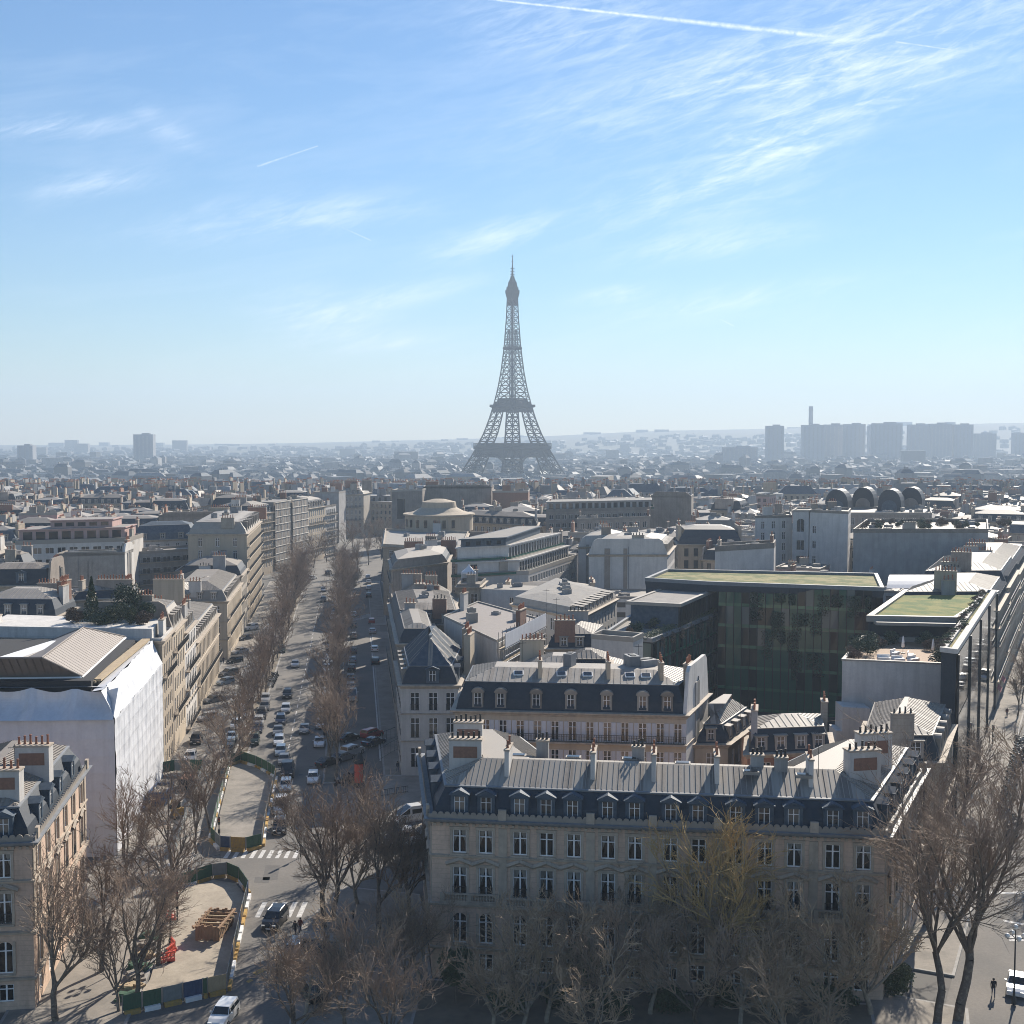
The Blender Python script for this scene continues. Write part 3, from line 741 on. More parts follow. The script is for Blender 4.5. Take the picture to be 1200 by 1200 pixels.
def dormer_mesh(kind, w=1.15, h=1.9, d=2.4):
    """a dormer; origin at the foot of its front, -y outward"""
    key = ('dor', kind, w, h, d)
    if key in CACHE: return CACHE[key]
    mb = MB(); x = w/2
    ow, s0, s1 = (w*.33, .2, h-.22) if kind != 'gable' else (.52, .3, h-.28)
    # front with an opening
    for (x0, x1, z0, z1) in ((-x, -ow, 0, h), (ow, x, 0, h), (-ow, ow, 0, s0), (-ow, ow, s1, h)):
        mb.poly([(x0, 0, z0), (x1, 0, z0), (x1, 0, z1), (x0, 0, z1)], 0)
    for s in (-1, 1): mb.poly([(s*ow, 0, s0), (s*ow, .15, s0), (s*ow, .15, s1), (s*ow, 0, s1)][::s], 0)
    mb.poly([(-ow, .15, s1), (ow, .15, s1), (ow, 0, s1), (-ow, 0, s1)], 0)
    mb.poly([(-ow, .13, s0), (ow, .13, s0), (ow, .13, s1), (-ow, .13, s1)], 2)
    mb.box((0, .1, (s0+s1)/2), (.07, .05, s1-s0), 3); mb.box((0, .1, s0+(s1-s0)*.66), (ow*2, .04, .05), 3)
    for s in (-1, 1): mb.box((s*(ow-.035), .1, (s0+s1)/2), (.06, .05, s1-s0), 3)
    mb.poly([(-x, 0, 0), (-x, 0, h), (-x, d, h), (-x, d, 0)], 1); mb.poly([(x, 0, h), (x, 0, 0), (x, d, 0), (x, d, h)], 1)
    e = .14
    if kind == 'gable':
        ap = h+.42
        mb.poly([(-x-e, -e, h-.04), (0, -e, ap), (0, d, ap), (-x-e, d, h-.04)], 1); mb.poly([(0, -e, ap), (x+e, -e, h-.04), (x+e, d, h-.04), (0, d, ap)], 1)
        mb.poly([(-x-e, -e, h-.06), (x+e, -e, h-.06), (0, -e, ap-.02)], 0); mb.poly([(-x-e, -e, h-.08), (0, -e, ap-.12), (x+e, -e, h-.08)][::-1], 0)
        mb.box((0, -.05, h-.06), (w+.3, .25, .1), 0)
    elif kind == 'round':
        k = 8; pr = None
        for i in range(k+1):
            a = math.pi*i/k; q = (-math.cos(a)*(x+e), h-.1+math.sin(a)*.55)
            if pr:
                mb.poly([(pr[0], -e, pr[1]), (q[0], -e, q[1]), (q[0], d, q[1]), (pr[0], d, pr[1])][::-1], 1)
                mb.poly([(0, -e+.02, h-.1), (q[0], -e+.02, q[1]), (pr[0], -e+.02, pr[1])][::-1], 0)
            pr = q
    else:
        mb.poly([(-x-e, -e, h), (x+e, -e, h), (x+e, d, h+.3), (-x-e, d, h+.3)], 1); mb.box((0, 0, h-.02), (w+.25, .2, .14), 0)
    me = mb.mesh('dormer', M_({'shed': 'zinc_pale', 'gable': 'slate_blue', 'round': 'zinc'}[kind], 'slate_blue' if kind == 'gable' else 'zinc', 'pane', 'white_paint')); CACHE[key] = me; return me
def pot_mesh():
    if 'pot' in CACHE: return CACHE['pot']
    mb = MB(); mb.lathe((0, 0, 0), [(.13, 0), (.15, .08), (.12, .12), (.10, .62), (.13, .66), (.13, .72), (.09, .74)], 7, 0)
    CACHE['pot'] = mb.mesh('chimney_pot', M_('terracotta'), True); return CACHE['pot']
def pot_dark():
    if 'potd' in CACHE: return CACHE['potd']
    me = pot_mesh().copy(); me.materials[0] = MAT['soot']; CACHE['potd'] = me; return me
def chimney(root, loc, L, T, H, rz, pots=5, wall='render_tan', separate=True, panel=None, dark=False):
    """a stack with its capping and pots; loc = foot"""
    mb = MB(); mb.box((0, 0, H/2-.6), (L, T, H+1.2), 0); mb.box((0, 0, H+.07), (L+.16, T+.16, .16), 1)
    if panel:
        for s in (-1, 1): mb.box((0, s*(T/2+.0), H*.5), (L*.74, .05, H*.5), 2)
    if not separate:
        for i in range(pots): mb.tube((-L/2+L*(i+.5)/pots, 0, H+.1), (-L/2+L*(i+.5)/pots, 0, H+.75), .13, .11, 5, 3, True)
    c = ob('chimney', mb.mesh('chimney', M_(wall, 'stone_trim', panel or wall, 'terracotta')), root, loc, rz)
    if separate:
        for i in range(pots): ob('chimney_pot', pot_dark() if dark else pot_mesh(), c, (-L/2+L*(i+.5)/pots, 0, H+.15)).scale = (1, 1, (.72 if dark else 1)+.3*((i*7) % 3)/2)
    return c
def balcony(root, A, B, z, dep=.75, z_off=0, rail='iron', org=(0, 0)):
    """stone slab with an iron railing along a wall face, outward of A->B"""
    A, B = Vector(A[:2]), Vector(B[:2]); L = (B-A).length; t = (B-A)/L; n = Vector((t.y, -t.x)); mb = MB()
    c = (A+B)/2+n*dep/2; ang = math.atan2(t.y, t.x); o = Vector(org[:2])
    mb.box((0, 0, -.1), (L, dep, .2), 0)
    for s in (-.5,):
        mb.box((0, s*dep+.04, .98), (L, .06, .05), 1); mb.box((0, s*dep+.04, .12), (L, .05, .05), 1); mb.box((0, s*dep+.04, .7), (L, .03, .03), 1)
        k = max(4, int(L/.2))
        for i in range(k): mb.box((-L/2+L*(i+.5)/k, s*dep+.04, .54), (.045, .03, .86), 1)
    return ob('balcony', mb.mesh('balcony', M_('stone_trim', rail)), root, (c.x-o.x, c.y-o.y, z), ang)
def spaced(L, sp, margin=1.0):
    n = max(1, int((L-2*margin)/sp+.5)); return [margin+(L-2*margin)*(i+.5)/n for i in range(n)]

def building(name, label, pts, h, roof, sides=None, wall='stone', roofm=('slate', 'zinc', 'zinc'), group=None, z0=0.0, cornice=True, mansard=(1.3, 2.7), slope=(4.2, 1.5), ribs=None, detail=2, bands=(), dormers=None, chim=(), clutter=0, cat='building', seed=0, parapet=.7, trim='stone_trim', base=None, party=(), autochim=True):
    """pts counter-clockwise; sides {edge: dict(sp, w, rows, style, balc)}; roof 'mansard' | 'hip' | 'flat' | 'none'"""
    pts = [(p[0], p[1]) for p in pts]; a = sum(p[0]*q[1]-q[0]*p[1] for p, q in zip(pts, pts[1:]+pts[:1]))
    assert a > 0, label
    n = len(pts); cx, cy = sum(p[0] for p in pts)/n, sum(p[1] for p in pts)/n
    root = thing(name, label, cat, (cx, cy, z0), 0, group)
    q = [(x-cx, y-cy) for x, y in pts]; H = h-z0; rnd = random.Random(seed+int(cx*7)+int(cy*3))
    FOOT.append(pts)
    mb = MB(); wins = []; balcs = []
    for i in range(n):
        A, B = q[i], q[(i+1) % n]; s = (sides or {}).get(i); L = math.hypot(B[0]-A[0], B[1]-A[1])
        if s:
            cols = s.get('cols'); cols = [c*L for c in cols] if cols else spaced(L, s.get('sp', 2.5), s.get('margin', .9))
            rows = [(r0-z0, r1-z0) for r0, r1 in s['rows']]
            facade(mb, A, B, base or -1.0, H, cols, rows, s.get('w', 1.15), wins if detail >= 2 else None, 0, .24, None, 1 if detail < 2 else None, s.get('arch', ()))
            if wins:
                for k in range(len(wins)):
                    if len(wins[k]) == 7: wins[k] = wins[k]+(s.get('style', 'fr'),)
            for bi in s.get('balc', ()): balcs.append((A, B, rows[bi][0]-.02))
        else: mb.poly([(*A, -1), (*B, -1), (*B, H), (*A, H)], 0)
    wo = ob('wall', mb.mesh('wall', M_(wall, 'pane')), root)
    for (p, w, hh, ang, ri, ci, nn, st) in wins: ob('window', win_mesh(w, hh, st), root, p, ang)
    for (A, B, z) in balcs: balcony(root, A, B, z)
    for z in bands:
        mb = MB(); ringstrip(mb, q, [(-.0, z-z0-.12, 0), (-.14, z-z0-.1, 0), (-.16, z-z0+.08, 0), (-.0, z-z0+.14, 0)]); ob('string_course', mb.mesh('string_course', M_(trim)), root)
    if cornice:
        mb = MB(); ringstrip(mb, q, [(-.01, H-.55, 0), (-.14, H-.5, 0), (-.2, H-.28, 0), (-.5, H-.16, 0), (-.55, H+.05, 0), (-.1, H+.1, 0), (.3, H+.1, 0)]); ob('cornice', mb.mesh('cornice', M_(trim)), root)
    mats = M_(*roofm)+M_('zinc_dark', 'zinc_mid')
    if ribs and roofm[1] == 'zinc': rb_ = ((1,), ribs, (1, 1, 3, 4))
    elif ribs: rb_ = ((1,), ribs, (1, 1, 1, 1, 1, 4))
    else: rb_ = None
    if roof == 'mansard':
        mb = MB(); i1, h1 = mansard; i2, h2 = slope
        ringstrip(mb, q, [(.12, H-.02, 0), (.12+i1*.25, H+h1*.42, 0), (i1, H+h1, 0), (i1-.06, H+h1+.1, 2), (i1+.12, H+h1+.14, 2), (i1+i2, H+h1+h2, 1)], 1, rb_)
        ob('roof', mb.mesh('roof', mats), root)
    elif roof == 'hip':
        mb = MB(); i2, h2 = slope
        ringstrip(mb, q, [(-.25, H, 2), (-.25, H+.12, 2), (i2, H+h2, 1)], 1, rb_); ob('roof', mb.mesh('roof', mats), root)
    elif roof == 'flat':
        mb = MB(); ringstrip(mb, q, [(-.06, H-.1, 2), (-.06, H+parapet, 2), (.28, H+parapet, 2), (.28, H+.05, 2)], 1); ob('roof', mb.mesh('roof', mats), root)
    elif roof == 'plain':
        mb = MB(); mb.poly([(*p, H) for p in q], 1); ob('roof', mb.mesh('roof', mats), root)
    for (e, kind, cols, w, hh) in (dormers or ()):
        A, B = Vector(q[e]), Vector(q[(e+1) % n]); L = (B-A).length; t = (B-A)/L; nn = Vector((t.y, -t.x))
        cc = [c*L for c in cols] if isinstance(cols, (list, tuple)) else spaced(L, cols, 1.6)
        for c in cc:
            p = A+t*c-nn*.2; ob('dormer', dormer_mesh(kind, w, hh), root, (p.x, p.y, H+.22), math.atan2(t.y, t.x))
    for (x, y, L, T, z, Hc, rz, pots) in chim:      # world place of the foot
        chimney(root, (x-cx, y-cy, z-z0), L, T, Hc, rz, pots, rnd.choice(('render_tan', 'brick', 'render_grey', 'stone')), detail >= 2)
    for i in range(clutter):
        o = offset(q, 1.6); k = rnd.random(); e = rnd.randrange(n); m_ = rnd.random()*.55
        x = (o[e][0]*(1-k)+o[(e+1) % n][0]*k)*(1-m_); y = (o[e][1]*(1-k)+o[(e+1) % n][1]*k)*(1-m_)
        ht = H+(.05 if roof in ('flat', 'plain') else mansard[1]+slope[1] if roof == 'mansard' else slope[1])
        if roof not in ('flat', 'plain'):
            o = offset(q, (mansard[0]+slope[0] if roof == 'mansard' else slope[0])+.3); x, y = (o[0][0]*(1-k)+o[2][0]*k), (o[0][1]*(1-k)+o[2][1]*k)
        w_ = rnd.uniform(.7, 2.6); mb = MB(); hh = rnd.uniform(.5, 1.7); mb.box((0, 0, hh/2), (w_, rnd.uniform(.7, 2), hh), 0)
        mb.box((0, 0, hh+.04), (w_*.7, .6, .08), 1)
        ob('roof_vent', mb.mesh('roof_vent', M_(rnd.choice(('lead', 'render_grey', 'zinc_pale')), 'iron')), root, (x, y, ht), rnd.random()*3)
    if detail >= 1 and roof in ('mansard', 'hip', 'flat') and n == 4 and autochim:
        ls = [math.hypot(q[(i+1) % n][0]-q[i][0], q[(i+1) % n][1]-q[i][1]) for i in range(n)]; e = 0 if ls[0]+ls[2] > ls[1]+ls[3] else 1
        for e_ in (e+1, (e+3) % n):
            if rnd.random() < .2: continue
            A, B = Vector(q[e_]), Vector(q[(e_+1) % n]); L = (B-A).length; t = (B-A)/L; nn = Vector((t.y, -t.x)); f = rnd.uniform(.32, .68); Lc = min(L*.4, rnd.uniform(2.0, 3.8)); p = A+t*(L*f)-nn*(.75 if roof != 'hip' else 1.6)
            up = {'flat': .4, 'hip': .8}.get(roof, mansard[1]-.3)
            chimney(root, (p.x, p.y, H+up), Lc, .75, slope[1]*.8+.9+rnd.random()*.9, math.atan2(t.y, t.x), max(2, int(Lc/.62)), rnd.choice(('render_tan', 'brick', 'stone_grey', 'render_grey', 'render_white')), detail >= 2, None, rnd.random() < .3)
    for (e, top, wm) in party:      # blank party walls that stand above the roof
        A, B = Vector(q[e]), Vector(q[(e+1) % n]); t = (B-A).normalized(); nn = Vector((t.y, -t.x)); mb = MB(); L = (B-A).length; T = top-z0
        a, b = A+nn*.06, B+nn*.06; c, d = B-nn*.38, A-nn*.38; i_ = min(2.2, L*.2)
        o1 = [a+t*(L-L*.0-i_), ]
        prof_ = [(0, -1), (L, -1), (L, H+.3), (L-i_*.55, T-.6), (L-i_, T), (i_, T), (i_*.55, T-.6), (0, H+.3)]
        f_ = [(*(a+t*u), z) for u, z in prof_]; g_ = [(*(d+t*u), z) for u, z in prof_]
        mb.poly(f_, 0); mb.poly(g_[::-1], 0)
        for k in range(len(prof_)):
            k2 = (k+1) % len(prof_); mb.poly([f_[k2], f_[k], g_[k], g_[k2]], 0)
        ob('party_wall', mb.mesh('party_wall', M_(wm)), root)
    return root, wins
def floor_box(root, pts, z0, z1, sides, wall, name='upper_floor', roofm='gravel_roof', rail=None):
    """a set-back upper floor with a slab roof; pts in world places"""
    c = root.location; q = [(p[0]-c.x, p[1]-c.y) for p in pts]; mb = MB(); n = len(q)
    for i in range(n):
        A, B = q[i], q[(i+1) % n]; L = math.hypot(B[0]-A[0], B[1]-A[1]); s = sides.get(i)
        if s: facade(mb, A, B, z0, z1, spaced(L, s['sp'], .5), [(z0+s['s'], z1-.45)], s['w'], None, 0, .15, None, 1)
        else: mb.poly([(*A, z0), (*B, z0), (*B, z1), (*A, z1)], 0)
    ringstrip(mb, q, [(0, z1-.01, 0), (-.35, z1, 0), (-.35, z1+.28, 0), (.1, z1+.28, 0)], 2)
    f = ob(name, mb.mesh(name, M_(wall, 'pane', roofm)), root)
    if rail:
        mb = MB(); o = offset(q, -rail)
        for i in range(n):
            A, B = Vector(o[i]), Vector(o[(i+1) % n]); ang = math.atan2((B-A).y, (B-A).x); m_ = (A+B)/2; mb.box((m_.x, m_.y, z0+.95), ((B-A).length, .05, .06), 0, ang); mb.box((m_.x, m_.y, z0+.5), ((B-A).length, .03, .55), 1, ang)
        ob('railing', mb.mesh('railing', M_('iron', 'pane_green')), f)
    return f
def quad(pL, pR, z, depth, bl, br=None):
    """footprint from the two ends of the front cornice as seen in the photograph, running back along bl / br"""
    a, b = P(*pL, z), P(*pR, z); bl = Vector(bl).normalized(); br = Vector(br or bl).normalized()
    return [(a.x, a.y), (b.x, b.y), (b.x+br.x*depth, b.y+br.y*depth), (a.x+bl.x*depth, a.y+bl.y*depth)]
UL, UR = (-.126, .992), (.425, .905)        # directions of the two avenues

# ================================================================ the two stone mansions on the circle
def mansion_window(root, p, w, h, ang, ri, nn, curt, rnd):
    """tall casement: glass > frame, curtains, iron rail; a dark room behind"""
    k = ('mw', round(w, 2), round(h, 2), ri)
    if k not in CACHE:
        g = MB(); g.poly([(-w/2, .2, 0), (w/2, .2, 0), (w/2, .2, h), (-w/2, .2, h)], 0)
        f = MB()
        def bar(x0, x1, z0, z1, y0=.12, y1=.22): f.box(((x0+x1)/2, (y0+y1)/2, (z0+z1)/2), (x1-x0, y1-y0, z1-z0))
        bar(-w/2, -w/2+.08, 0, h); bar(w/2-.08, w/2, 0, h); bar(-w/2+.08, w/2-.08, h-.08, h); bar(-w/2+.08, w/2-.08, 0, .1); bar(-.07, .07, .1, h-.08)
        bar(-w/2+.08, w/2-.08, h*.69, h*.69+.08, .115, .215)
        c = MB()
        for s in (-1, 1):
            pr = None
            for i in range(7):
                z = h*(i/6); x = w*(.48-.40*sstep(.15, 1, i/6))
                if pr: c.poly([(s*w/2, .42, pr[0]), (s*pr[1], .36, pr[0]), (s*x, .36, z), (s*w/2, .42, z)], 0)
                pr = (z, x)
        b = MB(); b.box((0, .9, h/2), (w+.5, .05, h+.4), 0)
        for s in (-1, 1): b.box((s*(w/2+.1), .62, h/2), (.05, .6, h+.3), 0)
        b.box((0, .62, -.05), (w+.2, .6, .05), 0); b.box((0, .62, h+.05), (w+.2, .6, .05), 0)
        r = MB()
        r.box((0, -.06, .98), (w+.1, .05, .06)); r.box((0, -.06, .12), (w+.1, .04, .05)); r.box((0, -.06, .55), (w+.1, .03, .03))
        for i in range(9): r.box((-w/2+w*i/8, -.06, .55), (.045, .03, .86))
        for i in range(8): r.box((-w/2+w*(i+.5)/8, -.06, .34), (.09, .02, .09))
        CACHE[k] = [x.mesh(nm, M_(m)) for x, nm, m in ((g, 'window', 'clear_pane'), (f, 'frame', 'white_paint'), (c, 'curtain', 'curtain'), (b, 'dark_room', 'room_dark'), (r, 'railing', 'iron'))]
    g, f, c, b, r = CACHE[k]
    wo = ob('window', g, root, p, ang); ob('frame', f, wo); ob('room_lining', b, wo)
    if curt: ob('curtain', c, wo)
    if ri == 2: ob('railing', r, wo)
def mansion(label, A, B, C, D, inner, front, left, right, chim_cols, dorm_front, dorm_left, dorm_right, seed, pil=()):
    pts = [A, B, C]+inner+[D]; n = len(pts); h = 15.5
    rows = [(.9, 2.5), (3.5, 6.4), (8.0, 10.85), (12.2, 14.45)]
    sides = {}
    for e, cols in ((0, front), (1, right), (n-1, left)):
        if cols: sides[e] = dict(cols=cols, rows=rows, w=1.32, arch=(1,))
    a_ = [(p[0], p[1]) for p in pts]; cx, cy = sum(p[0] for p in a_)/n, sum(p[1] for p in a_)/n
    root = thing('stone_mansion', label, 'building', (cx, cy, 0)); q = [(x-cx, y-cy) for x, y in a_]; rnd = random.Random(seed)
    mb = MB(); wins = []
    for i in range(n):
        a, b = q[i], q[(i+1) % n]; s = sides.get(i)
        if s:
            L = math.hypot(b[0]-a[0], b[1]-a[1]); facade(mb, a, b, -.5, h, [c*L for c in s['cols']], rows, 1.32, wins, 0, .34, None, None, (1,))
        else: mb.poly([(*a, -.5), (*b, -.5), (*b, h), (*a, h)], 0)
    # stone surrounds, sills, zigzag hoods of the first floor, frieze and pilasters belong to the wall surface
    def on(i, u, z, out): a, b = Vector(q[i]), Vector(q[(i+1) % n]); t = (b-a).normalized(); nn = Vector((t.y, -t.x)); p = a+t*u+nn*out; return (p.x, p.y, z)
    for i, s in sides.items():
        a, b = Vector(q[i]), Vector(q[(i+1) % n]); L = (b-a).length; ang = math.atan2((b-a).y, (b-a).x)
        for c in s['cols']:
            u = c*L
            for ri, (s0, s1) in enumerate(rows):
                if ri == 0: continue
                for sg in (-1, 1): mb.box(on(i, u+sg*.79, (s0+s1)/2, .03), (.24, .12, s1-s0), 1, ang)
                if ri != 1: mb.box(on(i, u, s1+.16, .04), (1.9, .16, .28), 1, ang)
                mb.box(on(i, u, s0-.1, .05), (1.75, .22, .16), 1, ang)
            for sg in (-1, 1):      # hood: two raking mouldings
                p0, p1 = Vector(on(i, u+sg*1.28, 11.25, .16)), Vector(on(i, u, 11.72, .16)); mb.tube(p0, p1, .13, .13, 4, 1); mb.tube(p0+Vector((0, 0, -.1)), p1+Vector((0, 0, -.1)), .2, .2, 4, 1)
        for pu in (pil if i == 0 else (0.02, .98)):
            mb.box(on(i, pu*L, 11.2, .05), (.8, .14, 7.0), 1, ang)
        k = int(L/.62)
        for j in range(k): mb.box(on(i, L*(j+.5)/k, 14.98, .1), (.26, .3, .22), 1, ang)
    ob('wall', mb.mesh('wall', M_('stone_hotel', 'stone_trim')), root)
    for (p, w, hh, ang, ri, ci, nn) in wins: mansion_window(root, p, w, hh, ang, ri, nn, ri >= 2 and rnd.random() < .75, rnd)
    for nm, z, o in (('string_course', 12.0, .2), ('string_course', 7.35, .3), ('string_course', 3.1, .2)):
        mb = MB(); ringstrip(mb, q, [(-.01, z-.25, 0), (-o, z-.2, 0), (-o-.05, z, 0), (-.0, z+.06, 0)]); ob(nm, mb.mesh(nm, M_('stone_trim')), root)
    mb = MB(); ringstrip(mb, q, [(-.01, h-.4, 0), (-.2, h-.36, 0), (-.28, h-.22, 0), (-.66, h-.12, 0), (-.74, h+.08, 0), (-.2, h+.14, 0), (.3, h+.14, 0)]); co = ob('cornice', mb.mesh('cornice', M_('lead')), root)
    # zinc cresting along the gutter: a low board with a scalloped top
    for i, s in sides.items():
        a, b = Vector(q[i]), Vector(q[(i+1) % n]); L = (b-a).length; t = (b-a)/L; nn = Vector((t.y, -t.x)); mb = MB(); k = int(L/.62)
        ang = math.atan2(t.y, t.x); m0 = (a+b)/2+nn*.34
        mb.box((0, 0, .2), (L+.5, .1, .4), 0)
        for j in range(k):
            x = -L/2+L*(j+.5)/k; c = []
            for g in range(7): th = math.pi*g/6; c.append((x-.27*math.cos(th), .4+.24*math.sin(th)))
            for yy, rv in ((-.05, 1), (.05, -1)): mb.poly([(u, yy, z) for u, z in c][::-1][::rv], 0)
            for g0, g1 in zip(c, c[1:]): mb.poly([(g0[0], -.05, g0[1]), (g1[0], -.05, g1[1]), (g1[0], .05, g1[1]), (g0[0], .05, g0[1])], 0)
        for pu in (pil if i == 0 else (.03, .97)): mb.box((-L/2+pu*L, -.02, .5), (.75, .3, 1.0), 1)
        ob('cresting', mb.mesh('cresting', M_('zinc', 'stone_trim')), root, (m0.x, m0.y, h+.1), ang)
    mb = MB()
    ringstrip(mb, q, [(.2, h+.05, 0), (.45, h+1.1, 0), (1.35, h+2.6, 0), (1.24, h+2.66, 2), (1.24, h+2.8, 2), (1.5, h+2.86, 2), (5.3, h+4.5, 1)], 1, ((1,), .52, (1, 1, 3, 4)))
    ob('roof', mb.mesh('roof', M_('slate', 'zinc', 'lead', 'zinc_dark', 'zinc_mid')), root)
    for e, cols in ((0, dorm_front), (1, dorm_right), (n-1, dorm_left)):
        a, b = Vector(q[e]), Vector(q[(e+1) % n]); L = (b-a).length; t = (b-a)/L; nn = Vector((t.y, -t.x))
        for c in cols:
            p = a+t*(c*L)-nn*.24; ob('dormer', dormer_mesh('gable', 1.7, 2.05, 2.0), root, (p.x, p.y, h+.25), math.atan2(t.y, t.x))
    a, b = Vector(q[0]), Vector(q[1]); L = (b-a).length; t = (b-a)/L; nn = Vector((t.y, -t.x)); ang = math.atan2(t.y, t.x)
    for j, c in enumerate(chim_cols):       # thin party-wall stacks across the ridge
        p = a+t*(c*L)-nn*4.2; ck = chimney(root, (p.x, p.y, h+3.9), 2.9, .42, 2.0, ang+math.pi/2, 2, 'render_white')
    return root, q, (cx, cy), ang
A_, B_, C_, D_ = (-7.6, 115.9), (33.8, 110.6), (44.4, 132.5), (-10.1, 138.8)
def lerp(a, b, t): return (a[0]+(b[0]-a[0])*t, a[1]+(b[1]-a[1])*t)
I = []
u_, v_ = Vector(B_)-Vector(A_), None
fc = [(x-505)/(1040-505.0) for x in (539, 571, 613, 645, 678, 719, 751, 793, 826, 869, 903, 937, 981, 1016)]
pl = [(x-505)/535.0 for x in (592, 698, 772, 848, 959)]
C2 = lerp(C_, D_, .21); D2 = lerp(C_, D_, .78)
fin = Vector((-(B_[1]-A_[1]), B_[0]-A_[0])).normalized()*11.2
I1 = lerp((A_[0]+fin.x, A_[1]+fin.y), (B_[0]+fin.x, B_[1]+fin.y), .285); I2 = lerp((A_[0]+fin.x, A_[1]+fin.y), (B_[0]+fin.x, B_[1]+fin.y), .745)
root, q, cc, ang = mansion('long stone mansion with dark mansard and ribbed zinc roof behind the garden trees', A_, B_, C_, D_, [C2, I2, I1, D2],
    fc, [.14, .3, .46, .62, .78], [.12, .28, .44, .6, .76, .9], pl, [(x-505)/535.0 for x in (538.6, 571, 612, 644, 676, 718, 750, 793, 825, 869, 902, 936, 981, 1015)], [.15, .36, .57, .78], [.12, .28, .44, .6, .76, .9], 3, pl)
for (px, py, z, L, T, H, rz, k) in ((546, 893, 19.3, 3.2, 1.3, 2.3, -.06, 6), (549, 872, 19.5, 3.0, 1.3, 2.3, -.06, 6), (1010, 908, 19.4, 3.2, 1.3, 2.4, .2, 5), (1023, 889, 19.4, 3.4, 1.3, 2.6, .2, 6)):
    p = P(px, py, z); chimney(root, (p.x-cc[0], p.y-cc[1], z), L, T, H, rz, k, 'render_white', True, 'brick', True)
for i, (px, py) in enumerate(((608, 886), (672, 888), (738, 890), (800, 895), (880, 905), (942, 909))):      # skylights and vents along the ridge
    p = P(px, py, 19.9); mb = MB(); mb.box((0, 0, .15), (1.5, .9, .3), 0); mb.box((0, 0, .32), (1.2, .7, .06), 1); ob('skylight', mb.mesh('skylight', M_('zinc_pale', 'pane')), root, (p.x-cc[0], p.y-cc[1], 19.75), ang)
for i, (px, py) in enumerate(((636, 884), (887, 902), (748, 892), (915, 905))):
    p = P(px, py, 19.6); chimney(root, (p.x-cc[0], p.y-cc[1], 19.6), 1.2, .9, 1.4, ang, 3, 'render_grey', True, None, True)
# stone balustrade balcony of the first floor
q0, q1 = Vector(q[0]), Vector(q[1]); t_ = (q1-q0).normalized(); n_ = Vector((t_.y, -t_.x)); LL = (q1-q0).length
for (u0, u1) in ((.02, .155), (.165, .375), (.62, .83), (.85, .98)):
    dep = 1.0 if u1-u0 > .18 else .35; mb = MB(); wd = (u1-u0)*LL
    mb.box((0, 0, .1), (wd, dep, .25), 0); mb.box((0, -dep/2+.1, .98), (wd, .22, .14), 0); mb.box((0, -dep/2+.1, .3), (wd, .2, .12), 0)
    for i in range(int(wd/.27)): x = -wd/2+.14+i*.27; mb.lathe((x, -dep/2+.1, .35), [(.06, 0), (.085, .18), (.05, .4), (.07, .57)], 5, 0)
    for i in range(int(wd/2.6)+1): mb.box((-wd/2+.2+(wd-.4)*i/int(wd/2.6), -dep/2+.1, .62), (.4, .24, .72), 0)
    p = q0+t_*((u0+u1)/2*LL)+n_*dep/2; ob('balustrade', mb.mesh('balustrade', M_('stone_trim')), root, (p.x, p.y, 7.35), ang)

N_, F_ = (-42.9, 109.0), (-46.6, 133.6)
L_ = (-78, 104.6)
fd = Vector(F_)-Vector(N_)
D4 = (L_[0]+fd.x*.85, L_[1]+fd.y)
ii = [lerp(F_, D4, .33)]
j1 = lerp(N_, L_, .33); j2 = lerp(N_, L_, .62)
root2, q2, cc2, ang2 = mansion('corner stone mansion with sunlit side facade, in front of the white wrapped building', L_, N_, F_, D4, [ii[0], (ii[0][0]-fd.x*.48, ii[0][1]-fd.y*.5), (lerp(D4, L_, .5)[0]+9, lerp(D4, L_, .5)[1]), (D4[0]+9, D4[1])],
    [.06, .16, .26, .38, .48, .58, .7, .8, .93], None, [.1, .26, .42, .58, .74, .9], [.2, .5, .78], [.06, .16, .26, .38, .48, .58, .7, .8, .93], [], [.2, .38, .56, .8], 8, [.21, .32, .64, .75])
for (px, py, z, L, T, H, rz, k) in ((40, 902, 19.0, 3.3, 1.3, 2.4, .05, 6), (6, 930, 19.0, 3.0, 1.3, 2.2, .05, 5)):
    p = P(px, py, z); chimney(root2, (p.x-cc2[0], p.y-cc2[1], z), L, T, H, rz, k, 'render_white', True, 'brick')
# ================================================================ the blocks between the avenues
FL = [(1.0, 3.6), (5.0, 7.6), (8.4, 11.0), (11.8, 14.3), (15.1, 17.4), (18.2, 20.4), (21.2, 23.2)]
def rows(top, n=9, ft=3.35, wh=2.3, drop=1.1):
    r = []; z = top-drop
    while z-wh > .8 and len(r) < n: r.append((z-wh, z)); z -= ft
    return r[::-1]
def S(top, sp=2.5, w=1.15, style='fr', balc=(), **k): return dict(sp=sp, w=w, rows=rows(top, **k), style=style, balc=balc)
def avq(d0, d1, depth, skew=0): return [AV(-depth, d0+skew), AV(0, d0), AV(0, d1), AV(-depth, d1+skew)]
